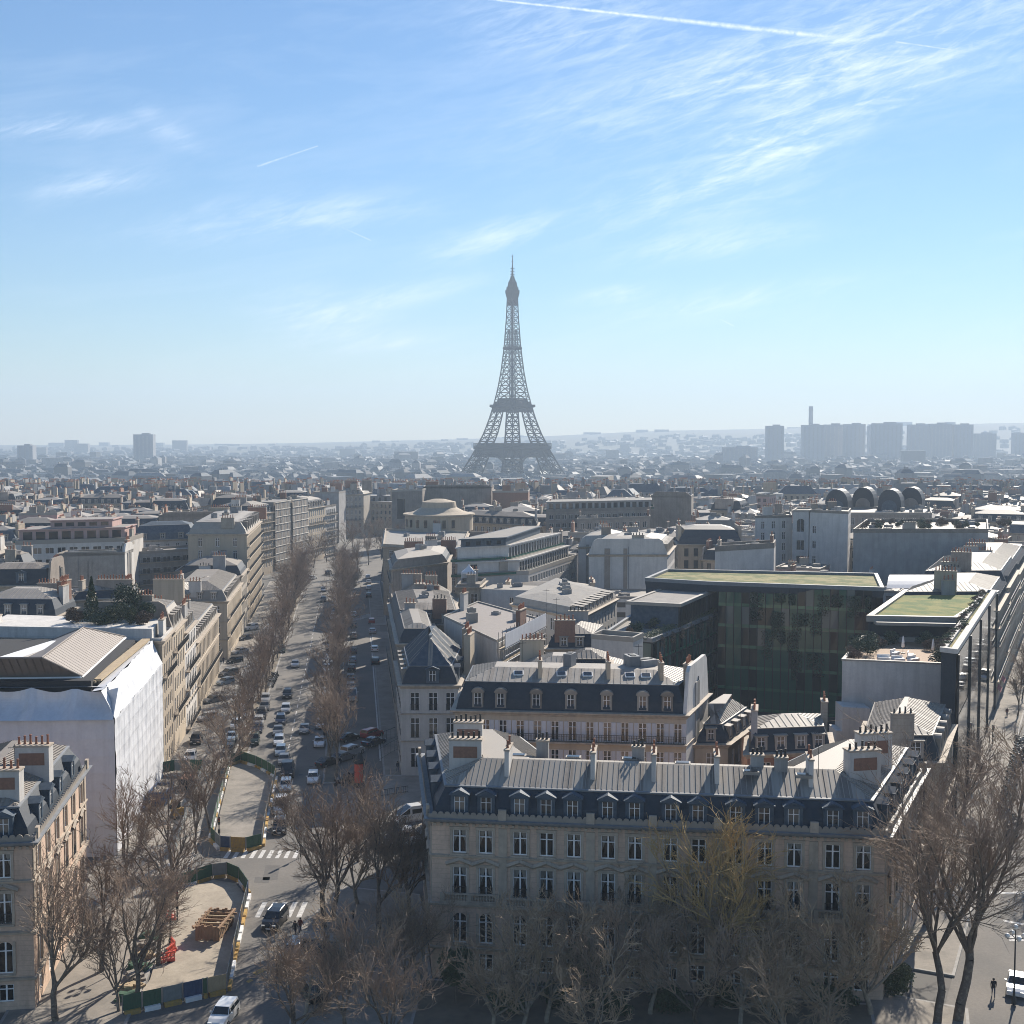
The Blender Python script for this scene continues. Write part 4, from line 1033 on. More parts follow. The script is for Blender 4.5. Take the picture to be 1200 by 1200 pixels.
# --- corner house beside the striped pavement
pts = quad((470, 803), (537, 803), 14, 20, UL, (.05, 1)); e1 = pts
building('corner_house', 'pale stone corner house with steep hipped roof at the avenue corner behind the long mansion', pts, 14, 'mansard',
    {0: dict(cols=[.24, .56, .86], w=1.35, rows=[(1.4, 4.4), (5.9, 9.0), (10.1, 12.9)], style='rail'), 3: S(14, 3.1, 1.3, 'rail', ft=4.2, wh=2.9), 1: S(14, 3.6)}, 'render_white', roofm=('slate', 'slate_blue', 'lead'), mansard=(1.2, 2.6), slope=(3.9, 4.2), ribs=.7,
    dormers=[(0, 'gable', [.55], 2.0, 2.2), (3, 'shed', [.12, .3, .5, .7, .88], 1.3, 1.9), (1, 'gable', [.2, .5], 1.8, 2)], bands=(5.4, 9.6), chim=[(-6.8, 196, 3.4, 1, 15, 5.2, 1.4, 6), (-7.4, 203, 3, 1, 15, 5.0, 1.4, 5)], autochim=False)
# --- shuttered house
pts = quad((533, 832), (804, 838), 18, 13, (.06, 1), (.35, .937))
sh = building('shuttered_house', 'long house with pale shutters, round dormers and dark mansard standing behind the mansion roof', pts, 18, 'mansard',
    {0: dict(cols=[.06+.0755*i for i in range(13)], w=.98, rows=[(.6, 2.9), (3.7, 6.2), (7.3, 9.9), (10.9, 13.4), (14.5, 16.9)], style='shut', balc=(3, 4))}, 'stone', mansard=(1.2, 3.3), slope=(3.4, 1.3), ribs=.8, roofm=('slate', 'zinc_pale', 'lead'),
    dormers=[(0, 'round', [.1, .2, .355, .505, .66, .815, .92], 1.35, 2.1)], party=[(1, 23.6, 'render_white')], bands=(14.2,), clutter=3)
for k, u in enumerate((.36, .66, .89)):
    p = lerp(pts[0], pts[1], u); r = sh[0]; chimney(r, (p[0]-r.location.x+.4, p[1]-r.location.y+3.2, 21.6), 2.4, .45, 2.2, math.pi/2, 3, 'stone')
r = sh[0]
for u in (.28, .47, .585, .77, .84):
    p = lerp(pts[0], pts[1], u); mb = MB(); mb.box((0, 0, 0), (1.25, 1.0, .16), 0); mb.box((0, 0, .1), (1.0, .75, .06), 1); o = ob('skylight', mb.mesh('skylight', M_('white_paint', 'pane')), r, (p[0]-r.location.x, p[1]-r.location.y+3.1, 22.15)); o.rotation_euler = (R(20), 0, 0)
# --- low roofs between shuttered house and street on the right
pts = quad((814, 872), (853, 872), 13.5, 13, (.3, .95), (.45, .89))
building('courtyard_house', 'small courtyard house with hipped sunlit zinc roof next to the white party wall', pts, 13.5, 'mansard', {0: S(13.5, 2.4), 1: S(13.5, 2.6)}, 'stone', mansard=(1.0, 2.2), slope=(2.2, 2.2), ribs=.62, autochim=False, dormers=[(1, 'shed', [.15, .38, .6, .82], 1.2, 1.7), (0, 'shed', [.5], 1.2, 1.7)])
pts = quad((876, 884), (975, 880), 13.2, 9, (.2, .98))
building('courtyard_house', 'low courtyard wing with dark dormered roof between small hipped house and chimneys of the mansion', pts, 13.2, 'mansard', {0: S(13.2, 2.9)}, 'brick', mansard=(1.0, 2.8), slope=(3, 1.0), ribs=.8, dormers=[(0, 'shed', [.17, .4, .64, .85], 1.5, 1.9)])
pts = [P(1000, 893, 13)[:2], P(1102, 893, 13)[:2], KV(-.2, 164), (48, 166)]
building('street_corner_house', 'low house with broad hipped zinc roof below the white terrace wall', pts, 13, 'mansard', {0: dict(cols=[.2, .45, .72], w=1.5, rows=rows(13), style='fr'), 1: S(13, 2.6, balc=(1,))}, 'stone', mansard=(1.0, 2.9), slope=(4.6, 1.9), ribs=.75,
    dormers=[(0, 'shed', [.72], 1.9, 2.3), (1, 'round', [.12, .3, .48, .66, .84], 1.3, 2.2)])
# --- zinc roofs behind the shuttered house
pts = quad((598, 797), (735, 800), 17.5, 14, (.1, 1), (.2, .98))
building('zinc_roofed_house', 'house with pale zinc roof just behind the shuttered house', pts, 17.5, 'hip', {0: S(17.5)}, 'render_tan', slope=(5.5, 2.6), ribs=.75, roofm=('slate', 'zinc_pale', 'lead'), chim=[(3, 184, 3.5, 1, 18, 3.2, .1, 6)], autochim=False)
pts = quad((662, 785), (714, 785), 20, 7, (.1, 1)); building('attic_pavilion', 'small attic pavilion with dark front rising from pale zinc roofs', pts, 20, 'mansard', {0: S(20)}, 'render_white', mansard=(.6, 1.3), slope=(2, 1), ribs=.7, autochim=False)
pts = quad((693, 748), (742, 752), 19.5, 5, (.4, .9)); building('plain_annex', 'plain pale annex with blank walls beside the hedge terrace', pts, 19.5, 'flat', None, 'render_white', cornice=False, autochim=False)
# --- flat roof with scaffolding
pts = [P(582, 752, 19)[:2], P(632, 726, 19)[:2], P(560, 706, 19)[:2], P(520, 723, 19)[:2]]
sb = building('scaffolded_house', 'flat brownish roof house with scaffolding along its side wall', pts, 19, 'flat', {0: S(19, 2.2)}, 'render_white', roofm=('slate', 'zinc_brown', 'zinc_pale'), cornice=False, parapet=.3, clutter=5)[0]
def scaffold(label, A, B, z0, z1, dep=1.1, bay=2.2, lift=2.1):
    A, B = Vector(A[:2]), Vector(B[:2]); L = (B-A).length; t = (B-A)/L; ang = math.atan2(t.y, t.x); n = Vector((t.y, -t.x)); k = int(L/bay)
    r = thing('scaffolding', label, 'scaffolding', (A.x+n.x*.3, A.y+n.y*.3, z0), ang)
    mb = MB(); H = z1-z0; m = int(H/lift)
    for i in range(k+1):
        for y in (0, -dep): mb.tube((i*bay, y, 0), (i*bay, y, H+1), .05, .05, 4)
        for j in range(m+1): mb.tube((i*bay, 0, j*lift), (i*bay, -dep, j*lift), .04, .04, 4)
    for j in range(m+1):
        for y in (0, -dep): mb.tube((0, y, j*lift), (k*bay, y, j*lift), .04, .04, 4); mb.tube((0, y, j*lift+1), (k*bay, y, j*lift+1), .03, .03, 4)
    ob('frame', mb.mesh('scaffold_frame', M_('rim')), r)
    for j in range(1, m+1):
        mb = MB(); mb.box((k*bay/2, -dep/2, j*lift+.06), (k*bay, dep*.8, .06)); ob('platform', mb.mesh('scaffold_platform', M_('wood_pale')), r)
    mb = MB(); mb.box((k*bay/2, -dep-.08, H-.3), (k*bay, .04, 2.3)); ob('netting', mb.mesh('scaffold_netting', M_('tarp')), r)
    return r
scaffold('metal scaffolding with pale netting fixed to the side of the flat-roofed house', P(582, 752, 19), P(632, 726, 19), 1, 19.5)
# --- broad pale roofs
pts = [P(680, 724, 18.5)[:2], P(723, 702, 18.5)[:2], P(651, 684, 18.5)[:2], P(600, 708, 18.5)[:2]]
building('broad_roofed_house', 'house with broad pale low-pitched roof and row of roof windows, next to scaffolding', pts, 18.5, 'mansard', {0: S(18.5, 2.3), 3: S(18.5, 2.4)}, 'render_white', roofm=('zinc_pale', 'gravel_roof', 'lead'), mansard=(.6, 1.4), slope=(5, .9), dormers=[(0, 'shed', 2.6, 1.3, 1.5)], clutter=7)
pts = quad((640, 760), (700, 760), 17, 12, (.25, .97)); building('row_house', 'house with dark dormers facing the court between scaffolding and hedge terrace', pts, 17, 'mansard', {0: S(17), 1: S(17)}, 'render_white', mansard=(1, 2.2), slope=(3, 1.2), dormers=[(0, 'shed', 2.2, 1.4, 1.7)], ribs=.8)
# --- along the near side of the avenue
pts = quad((466, 716), (532, 718), 15, 28, UL, (-.02, 1))
building('avenue_house', 'low hipped zinc roofed house with skylight dome, right after the corner house along the avenue', pts, 15, 'hip', {0: S(15), 3: S(15, 2.6, balc=(1,))}, 'stone_grey', slope=(5, 3.5), ribs=.8, chim=[(-18, 275, 2.6, .9, 18, 2.6, 0, 4), (-24, 284, 2.6, .9, 17, 3, 0, 4), (-16, 262, 1.4, .9, 16, 3, 0, 2)], dormers=[(0, 'round', [.3, .5, .7], 1.5, 1.9)])
pts = quad((460, 667), (524, 659), 20, 24, UL, (0, 1))
building('avenue_house', 'avenue house showing a brown blank gable above hipped zinc roofs', pts, 20, 'mansard', {3: S(20, 2.5, balc=(2, 4))}, 'render_tan', mansard=(1.2, 2), slope=(3, 1), clutter=4, chim=[(-26, 328, 5, .8, 20.5, 3.2, 0, 9), (-17, 332, 4, .8, 20.5, 3.2, 0, 8)], party=[(0, 22.2, 'render_tan')])
pts = quad((449, 640), (540, 645), 20, 60, (-.09, 1), (.0, 1))
rt = building('rotunda_house', 'pale stone house with flat terrace roof carrying a round stone rotunda', pts, 20, 'flat', {0: S(20, 3.4, 1.3), 3: S(20, 2.6, balc=(2, 4))}, 'stone', roofm=('slate', 'gravel_roof', 'stone_trim'), clutter=6, bands=(15.8,))[0]
c0 = P(512, 624, 20); mb = MB(); lx, ly = c0.x-rt.location.x, c0.y-rt.location.y+12
mb.lathe((lx, ly, 0), [(11.5, 20), (11.5, 25), (12.1, 25.1), (12.1, 25.6), (10.8, 25.7), (8.5, 26.3), (6, 27.6), (5.6, 29.5), (2, 30.4)], 30, 0)
for i in range(8):
    a = -math.pi*.95+i*.27; mb.box((lx+11.52*math.cos(a), ly+11.52*math.sin(a), 22.6), (.12, 1.1, 2.6), 1, a)
ob('rotunda', mb.mesh('rotunda', M_('stone', 'pane')), rt)
building('avenue_house', 'slim avenue house squeezed between corner house and the scaffolded flat roof', [AV(36.7, 208.5), AV(43.5, 208.5), AV(43.8, 231.5), AV(36.7, 231.5)], 16.5, 'mansard', {3: S(16.5, 2.5, balc=(1, 3))}, 'stone_grey', mansard=(1.1, 2.4), slope=(1.6, .8), ribs=.8)
building('avenue_house', 'avenue house with grey zinc roof between scaffolded flat roof and low hipped house', [AV(36.7, 231.8), AV(49.5, 231.8), AV(50.5, 262), AV(36.7, 262)], 16.2, 'mansard', {3: S(16.2, 2.5, balc=(1, 3)), 0: S(16.2, 3)}, 'stone', mansard=(1.2, 2.6), slope=(3.6, 1.0), ribs=.8, clutter=4, dormers=[(0, 'shed', 3.2, 1.3, 1.8)])
# --- white stepped building and the pavilion in front of it
pts = quad((536, 688), (562, 688), 17.5, 12, (.05, 1), (.1, 1)); building('stone_pavilion', 'low pale stone pavilion with roof terrace carrying a white gazebo', pts, 17.5, 'flat', {0: dict(cols=[.3, .75], w=1.5, rows=[(12.6, 16), (8, 11.4)][::-1], style='fr')}, 'stone', clutter=0, cornice=True)
pts = quad((563, 690), (622, 692), 17, 9, (.3, .95)); building('plain_annex', 'plain pale annex with small windows below the tall white blank gable', pts, 17, 'plain', {0: dict(cols=[.62, .76, .9], w=1.0, rows=[(13.5, 15.3)], style='fr')}, 'render_white', roofm=('slate', 'zinc', 'zinc'), cornice=False, clutter=2, autochim=False)
a0 = P(536, 641, 25); a1 = P(569, 636, 25); a2 = P(605, 638, 25); dr = Vector((.32, .947))
b0 = [(a0.x, a0.y), (a2.x+3, a2.y), (a2.x+3+dr.x*44, a2.y+dr.y*44), (a0.x+dr.x*40, a0.y+dr.y*44)]
ws = building('stepped_white_building', 'white modern building with tall blank gable and long balconies stepping down its side', b0, 17.6, 'flat', {0: dict(cols=[.1, .25], w=1.7, rows=rows(17.4, 5, 3.0, 1.7, .8), style='wide'), 1: S(17.5, 2.2, 1.8, 'wide', ft=3.0, wh=1.7, drop=.7)}, 'render_white', cornice=False, parapet=1.0)[0]
def shrink(p, s): c = Vector(p[0]); return [p[0], (p[1][0]-s, p[1][1]), (p[2][0]-s*1.0, p[2][1]-s*.6), p[3]]
floor_box(ws, shrink(b0, 2.4), 17.6, 21, {1: dict(sp=2.1, w=1.7, s=.5), 0: dict(sp=7, w=1.8, s=1.0)}, 'render_white', rail=.9); floor_box(ws, shrink(b0, 5.0), 21.28, 24.6, {1: dict(sp=2.1, w=1.7, s=.5)}, 'render_white', rail=.9)
floor_box(ws, shrink([lerp(b0[0], b0[1], .05), lerp(b0[0], b0[1], .85), lerp(b0[3], b0[2], .6), lerp(b0[3], b0[2], .1)], 3), 24.88, 26.6, {0: dict(sp=2.5, w=1.2, s=.3)}, 'slate_blue')
# --- white gables further along
pts = quad((690, 650), (782, 650), 21.5, 26, (.2, .98)); building('white_gabled_building', 'building with broad pale blank gable and curved zinc roof with slanting dormers', pts, 21.5, 'mansard', {1: S(21.5, 2.2, balc=(4,))}, 'render_white', roofm=('zinc_pale', 'zinc_pale', 'lead'), mansard=(2.0, 3.2), slope=(4, 1.0), dormers=[(1, 'shed', 2.3, 1.2, 2.3)], party=[(0, 25.6, 'render_white')], clutter=2)
pts = quad((678, 641), (727, 640), 21.5, 18, (.2, .98)); building('white_gabled_building', 'building with narrower pale blank gable rising behind the broad gable', pts, 21.5, 'mansard', None, 'render_white', roofm=('zinc_pale', 'zinc_pale', 'lead'), party=[(0, 24.6, 'render_white')], clutter=3)
# --- long balconied building and the large blank walls of the horizon
pts = quad((640, 600), (763, 597), 24, 18, (.1, 1)); lb = building('balconied_building', 'long low building with balcony floors and flat terraces below the iron tower', pts, 24, 'flat', {0: S(24, 2.6, 1.8, 'wide', ft=3.1, wh=1.7)}, 'render_tan', cornice=False, parapet=1.0)[0]
floor_box(lb, [lerp(pts[0], pts[3], .12), lerp(pts[1], pts[2], .12), pts[2], pts[3]], 24, 27.3, {0: dict(sp=2.6, w=1.7, s=.4)}, 'render_grey', rail=1.0)
pts = quad((763, 582), (810, 583), 27.5, 16, (.2, .98)); building('blank_block', 'tall block with brown and grey blank gables at the end of the balconied building', pts, 27.5, 'flat', None, 'render_tan', cornice=False, party=[(0, 29.6, 'render_tan')], clutter=3)
pts = quad((676, 610), (762, 607), 21.5, 14, (.1, 1)); building('terraced_house', 'tan house with dark windows standing below the long balconied building', pts, 21.5, 'flat', {0: S(21.5, 3, 1.6, 'wide')}, 'render_tan', clutter=6, cornice=False)
pts = quad((496, 572), (576, 572), 27, 18, (.05, 1)); building('blank_block', 'big brown blank gable wall at the skyline in front of the iron tower haze', pts, 27, 'flat', None, 'render_tan', cornice=False, party=[(0, 28.6, 'render_tan')], clutter=7, chim=[(-38, 590, 6, 1, 27, 3, 0, 10)])
pts = quad((459, 576), (495, 575), 26.5, 18, (.05, 1)); building('blank_block', 'tan blank gable with one bricked-up window panel beside the big brown gable', pts, 26.5, 'flat', {0: dict(cols=[.3], w=4, rows=[(14, 23)], style='wide')}, 'render_tan', detail=1, cornice=False, clutter=5)
pts = quad((577, 577), (619, 577), 26, 18, (.05, 1)); building('blank_block', 'purplish brown blank gable next to the corner of the big brown gable', pts, 26, 'flat', None, 'brick', cornice=False, clutter=5, chim=[(4, 596, 5, 1, 26, 3, 0, 8)])
pts = quad((538, 612), (630, 616), 21, 16, (.05, 1)); building('row_house', 'grey roofed row with dormers in front of the purplish gable', pts, 21, 'mansard', {0: S(21)}, 'stone', mansard=(1.2, 2.6), dormers=[(0, 'shed', 3, 1.3, 1.8)], clutter=4)
# --- right: white tower house, grey terrace building and domes
pts = quad((929, 600), (948, 600), 29, 14, (.3, .95)); building('white_tower_house', 'narrow white tower house with arched top window beyond the dark glass court', pts, 29, 'flat', {0: dict(cols=[.5], w=2.4, rows=[(13, 16), (17.6, 20.6), (23, 27)], style='wide', arch=(2,))}, 'render_white', cornice=False, parapet=.6, autochim=False)
pts = quad((949, 600), (994, 602), 29, 18, (.3, .95)); building('white_tower_house', 'tall white house with few windows joined to the narrow arched tower', pts, 29, 'flat', {0: dict(cols=[.12], w=1.2, rows=rows(26, 3, 4.5)), 1: S(29, 4)}, 'render_white', cornice=False, clutter=6, chim=[(98, 380, 2.5, 1, 29, 2.5, 0, 4), (92, 378, 2, 1, 29, 2, 0, 3)], autochim=False)
pts = quad((885, 607), (928, 606), 27, 16, (.2, .98)); building('white_house', 'white house with open top terrace left of the arched tower house', pts, 27, 'flat', {0: S(27, 3.2, 1.2)}, 'render_white', cornice=False, clutter=4)
pts = quad((838, 646), (907, 642), 22, 10, (.25, .97)); building('white_house', 'low white wall-like house stepping up at the edge of the planted glass roof', pts, 22, 'flat', None, 'render_white', cornice=False, parapet=1.4, clutter=2)
pts = quad((1000, 624), (1158, 624), 26, 42, (.35, .93)); tb = building('terrace_building', 'large grey blank-walled building with planted roof terraces behind the green roof', pts, 26, 'flat', None, 'render_grey', cornice=False, parapet=1.0, clutter=12)[0]
dm = building('domed_building', 'long building with four dark barrel-vaulted attics on its roof', quad((955, 603), (1092, 603), 26, 34, (.3, .95)), 26, 'flat', {0: S(26, 3.2)}, 'render_tan', cornice=False, clutter=8)[0]
for (px, dd) in ((980, 424), (1011, 440), (1042, 424), (1067, 440)):
    c = PD(px, 600, dd); w, H, Ln = 3.9, 7.4, 9; mb = MB(); pr = None; ax = Vector((.42, .9)).normalized(); sd_ = Vector((ax.y, -ax.x))
    base_ = Vector((c.x-dm.location.x, c.y-dm.location.y)); pf = []
    for i in range(13):
        th = math.pi*i/12; x = -math.cos(th)*w; z = 26+1.4+H*(math.sin(th)**.8)*.82; pf.append((base_+sd_*x, z))
    lo = [(base_-sd_*w, 26), ] + pf + [(base_+sd_*w, 26)]
    for (p0, z0_), (p1, z1_) in zip(lo, lo[1:]): mb.poly([(*p0, z0_), (*p1, z1_), (*(p1+ax*Ln), z1_), (*(p0+ax*Ln), z0_)], 0)
    mb.poly([(*p, z) for p, z in lo][::-1], 0); mb.poly([(*(p+ax*Ln), z) for p, z in lo], 0)
    lo2 = [(base_+(p-base_)*.66-ax*.12, 26+(z-26)*.5) for p, z in lo]; mb.poly([(*p, z) for p, z in lo2][::-1], 1)
    ob('vaulted_attic', mb.mesh('vaulted_attic', M_('slate', 'render_tan' if dd > 430 else 'slate_blue')), dm)
# street front beyond the mirrored facade
for i, (d0, d1, h, lab) in enumerate(((231, 258, 19, 'slate mansard street house directly past the mirrored glass front'), (258.3, 292, 20, 'second slate mansard street house past the mirrored glass front'), (292.3, 330, 19, 'third slate mansard street house past the mirrored glass front, by the view edge'))):
    building('street_house', lab, [KV(-17, d0-8), KV(0, d0), KV(0, d1), KV(-17, d1-8)], h, 'mansard', {1: S(h, 2.5, balc=(1, 3, 4)), 0: S(h, 3.0)}, 'stone', mansard=(1.4, 3.4), slope=(4, 1.4), dormers=[(1, 'gable', 2.9, 1.5, 2.1), (0, 'shed', 4, 1.3, 2)], ribs=.9, chim=[(*KV(-9, d0-2), 4, .9, h+4, 3.2, 2.7, 7)])
# reflected on the far side of the right-hand avenue
for i, (d0, d1, h, lab) in enumerate(((165, 200, 19, 'stone street house across the wide avenue, outside the view, mirrored in glass front'), (200.3, 242, 21, 'taller stone street house across the wide avenue, mirrored in the glass front'))):
    building('street_house', lab, [KV(40, d0), KV(55, d0), KV(55, d1), KV(40, d1)], h, 'mansard', {3: S(h, 2.6, balc=(1, 4))}, 'stone', detail=1)

# --- glass offices round a dark court
def glass_office():
    root = thing('glass_office', 'dark glass office round a court with hanging gardens and planted flat roofs', 'office building', (50, 215, 0)); c = root.location
    L = lambda p: (p[0]-c.x, p[1]-c.y)
    def wallpane(name, A, B, z0, z1, bay, fl, m='pane_green', plants=0, fr=.1, spl=.22):
        """glass wall: floor slabs and mullions in front of panes, each pane slightly out of true"""
        A, B = Vector(L(A)), Vector(L(B)); ln = (B-A).length; t = (B-A)/ln; n = Vector((t.y, -t.x)); mb = MB(); rnd = random.Random(int(ln*10)); k = max(1, int(ln/bay)); f = max(1, int((z1-z0)/fl)); ang = math.atan2(t.y, t.x); colm = [rnd.choices((0, 1), (5, 4))[0] if m == 'pane_green' else 0 for _ in range(k)]
        for i in range(k):
            for j in range(f):
                u0, u1 = ln*i/k, ln*(i+1)/k; a0, a1 = z0+(z1-z0)*j/f, z0+(z1-z0)*(j+1)/f; e = [rnd.uniform(-.03, .03) for _ in range(4)]
                mb.poly([(*(A+t*u0+n*e[0]), a0), (*(A+t*u1+n*e[1]), a0), (*(A+t*u1+n*e[2]), a1), (*(A+t*u0+n*e[3]), a1)], colm[i] if rnd.random() < .75 else rnd.choice((0, 1)) if j < f-3 else rnd.choice((0, 1, 2, 2)))  # top floors get some paler panes, a reflection painted as colour
        w = ob(name, mb.mesh(name, M_(m, 'pane_deep', 'pane_reflection')), root)
        mb = MB()
        for i in range(k+1): p = A+t*(ln*i/k)+n*.1; mb.box((p.x, p.y, (z0+z1)/2), (fr, .2, z1-z0), 0, ang)
        for j in range(f+1 if spl > .1 else 0): p = (A+B)/2+n*.09; mb.box((p.x, p.y, z0+(z1-z0)*j/f), (ln, .17, spl), 0, ang)
        ob('mullions', mb.mesh('mullions', M_('iron')), w)
        if m == 'pane_green' and f > 2:
            for j in range(f):
                g = MB(); pm = (A+B)/2+n*.05; g.box((pm.x, pm.y, z0+(z1-z0)*(j+.09)/f), (ln-.1, .08, fl*.16), 0, ang); ob('spandrel', g.mesh('spandrel', M_('green_glass')), w)
        return w
    a, b = P(842, 683, 24), P(1022, 690, 24); bk = P(830, 670, 24)
    dv = Vector((.28, .96))
    deck = [(a.x-2, a.y), (b.x+2, b.y), (b.x+2+dv.x*20, b.y+dv.y*20+4), (a.x-7, a.y+22), (a.x-13, a.y+6)]
    FOOT.append(deck)
    w0 = wallpane('court_wall', (a.x, a.y), (b.x, b.y), 0, 23.6, 1.45, 3.6, spl=.1)
    mb = MB(); q = [L(p) for p in deck]; ringstrip(mb, q, [(.0, 22.4, 0), (-.2, 23.6, 0), (-.2, 24.3, 1), (.5, 24.3, 1), (.5, 23.8, 1)], 2)
    for i in range(len(q)): mb.poly([(*q[i], 0), (*q[(i+1) % len(q)], 0), (*q[(i+1) % len(q)], 22.4), (*q[i], 22.4)] if i else [(*q[0], -1), (*q[1], -1), (*q[1], -.5), (*q[0], -.5)], 0)
    ob('planted_roof', mb.mesh('planted_roof', M_('slate', 'lead', 'sedum_dry')), root)
    # wing on the west of the court with penthouse and hedge terrace
    p0, p1, p2, p3 = P(764, 748, 18), P(842, 716, 18), P(770, 700, 18), P(706, 742, 18)
    wing = [(p3.x, p3.y), (p0.x, p0.y), (p1.x, p1.y), (p2.x, p2.y)]; FOOT.append(wing)
    mb = MB(); q = [L(p) for p in wing]; ringstrip(mb, q, [(.1, -1, 0), (.1, 17.2, 0), (-.1, 17.3, 1), (-.1, 18, 1), (.45, 18, 1), (.45, 17.5, 1)], 2); ob('hedge_terrace', mb.mesh('hedge_terrace', M_('slate', 'lead', 'gravel_roof')), root)
    wallpane('court_wall', wing[1], wing[2], 0, 17.2, 1.9, 3.4); wallpane('end_wall', wing[0], wing[1], 0, 17.2, 1.6, 17.0)
    e0, e1, e2, e3 = P(735, 705, 22.2), P(797, 708, 22.2), P(839, 690, 22.2), P(778, 689, 22.2)
    ph = [(e0.x, e0.y), (e1.x, e1.y), (e2.x, e2.y), (e3.x, e3.y)]; q = [L(p) for p in ph]
    mb = MB(); ringstrip(mb, q, [(.5, 17.4, 0), (.5, 21.6, 0), (-.2, 21.7, 1), (-.25, 22.3, 1), (.4, 22.3, 1), (.4, 22.1, 1)], 2); ob('penthouse', mb.mesh('penthouse', M_('slate_blue', 'zinc_pale', 'gravel_roof')), root)
    wi = offset(ph, .45); wallpane('penthouse_glass', wi[1], wi[2], 17.5, 21.5, 1.0, 4.0, 'pane', 0, .25)
    # east: terrace block with white wall, green roof block, mirrored street front
    t0, t1 = P(987, 774, 18.6), P(1110, 779, 18.6)
    tr = [(t0.x, t0.y), (t1.x, t1.y), (t1.x+.45*24, t1.y+.89*24), (t0.x+.45*20, t0.y+.89*24)]; FOOT.append(tr)
    q = [L(p) for p in tr]; mb = MB(); ringstrip(mb, q, [(0, -1, 0), (0, 18.6, 0), (-.12, 18.62, 1), (-.12, 18.85, 1), (.4, 18.85, 1), (.4, 18.1, 1)], 2); ob('terrace_block', mb.mesh('terrace_block', M_('render_white', 'zinc_pale', 'wood')), root)
    for (u0, u1, h) in ((-.06, .2, 12.5), (-.12, .06, 9)):      # lower white masses at its foot
        x0, x1 = lerp(tr[0], tr[1], u0), lerp(tr[0], tr[1], u1); mb = MB(); mb.prism([L((x0[0], x0[1]-4)), L((x1[0], x1[1]-4)), L((x1[0], x1[1]-.05)), L((x0[0], x0[1]-.05))], 0, h); ob('white_wing', mb.mesh('white_wing', M_('render_white')), root)
    g0, g1 = P(1018, 721, 22.3), P(1122, 723, 22.3); gv = Vector((.50, .866))
    gr = [(g0.x, g0.y), (g1.x, g1.y), (g1.x+gv.x*40, g1.y+gv.y*40), (g0.x+gv.x*34, g0.y+gv.y*40)]; FOOT.append(gr)
    q = [L(p) for p in gr]; mb = MB(); ringstrip(mb, q, [(0, -1, 0), (0, 21.2, 0), (-.3, 21.3, 0), (-.3, 22.3, 1), (.7, 22.3, 1), (.7, 21.9, 1)], 2); ob('green_roof', mb.mesh('green_roof', M_('slate', 'zinc_pale', 'sedum')), root)
    mb = MB(); m0 = lerp(gr[0], gr[1], .05); m1 = lerp(gr[0], gr[1], .98); mb.prism([L((m0[0], m0[1]-2.2)), L((m1[0], m1[1]-2.2)), L((m1[0], m1[1]-.35)), L((m0[0], m0[1]-.35))], 21.0, 21.5); ob('canopy', mb.mesh('canopy', M_('zinc_pale')), root)
    # barrel skylight
    v0, v1 = P(1055, 690, 22.3), P(1115, 690, 22.3); mb = MB(); pr = None
    for i in range(11):
        y = -5.5+11*i/10; z = 22.2+2.0*math.cos(math.pi*(i/10-.5))
        if pr: mb.poly([(v0.x-c.x+pr[0]*.4, v0.y-c.y+7+pr[0], pr[1]), (v1.x-c.x+pr[0]*.4, v1.y-c.y+7+pr[0], pr[1]), (v1.x-c.x+y*.4, v1.y-c.y+7+y, z), (v0.x-c.x+y*.4, v0.y-c.y+7+y, z)], 0)
        pr = (y, z)
    for vv, rv in ((v0, 1), (v1, -1)): mb.poly([(vv.x-c.x+(-5.5+11*i/10)*.4, vv.y-c.y+7-5.5+11*i/10, 22.2+2.0*math.cos(math.pi*(i/10-.5))) for i in range(11)][::rv], 1)
    ob('barrel_skylight', mb.mesh('barrel_skylight', M_('tarp', 'pane')), root)
    s0, s1 = KV(0, 166), KV(0, 231)
    mb = MB(); sp_ = [s0, s1, KV(-2.6, 232), KV(-2.6, 166.8)]; FOOT.append(sp_); q = [L(p) for p in sp_]
    ringstrip(mb, q, [(.3, -.5, 0), (.3, 22.2, 0), (.1, 22.25, 1), (.1, 22.9, 1), (1.0, 22.9, 1), (1.0, 22.4, 1)], 2); ob('street_front', mb.mesh('street_front', M_('slate', 'render_white', 'sedum_dry')), root)
    w = wallpane('mirror_wall', (s0[0], s0[1]), (s1[0], s1[1]), .3, 22.2, 16.2, 3.7, 'mirror_pane', 0, .4, .05)
    mb = MB()      # court floor
    mb.prism([L((p1.x-18, p1.y-28)), L((t0.x, t0.y+2)), L((b.x-1, b.y-1)), L((a.x+1, a.y-1))], -.5, .1); ob('court_floor', mb.mesh('court_floor', M_('slate')), root)
    return root, (a, b), wing, tr, gr
GO = glass_office()

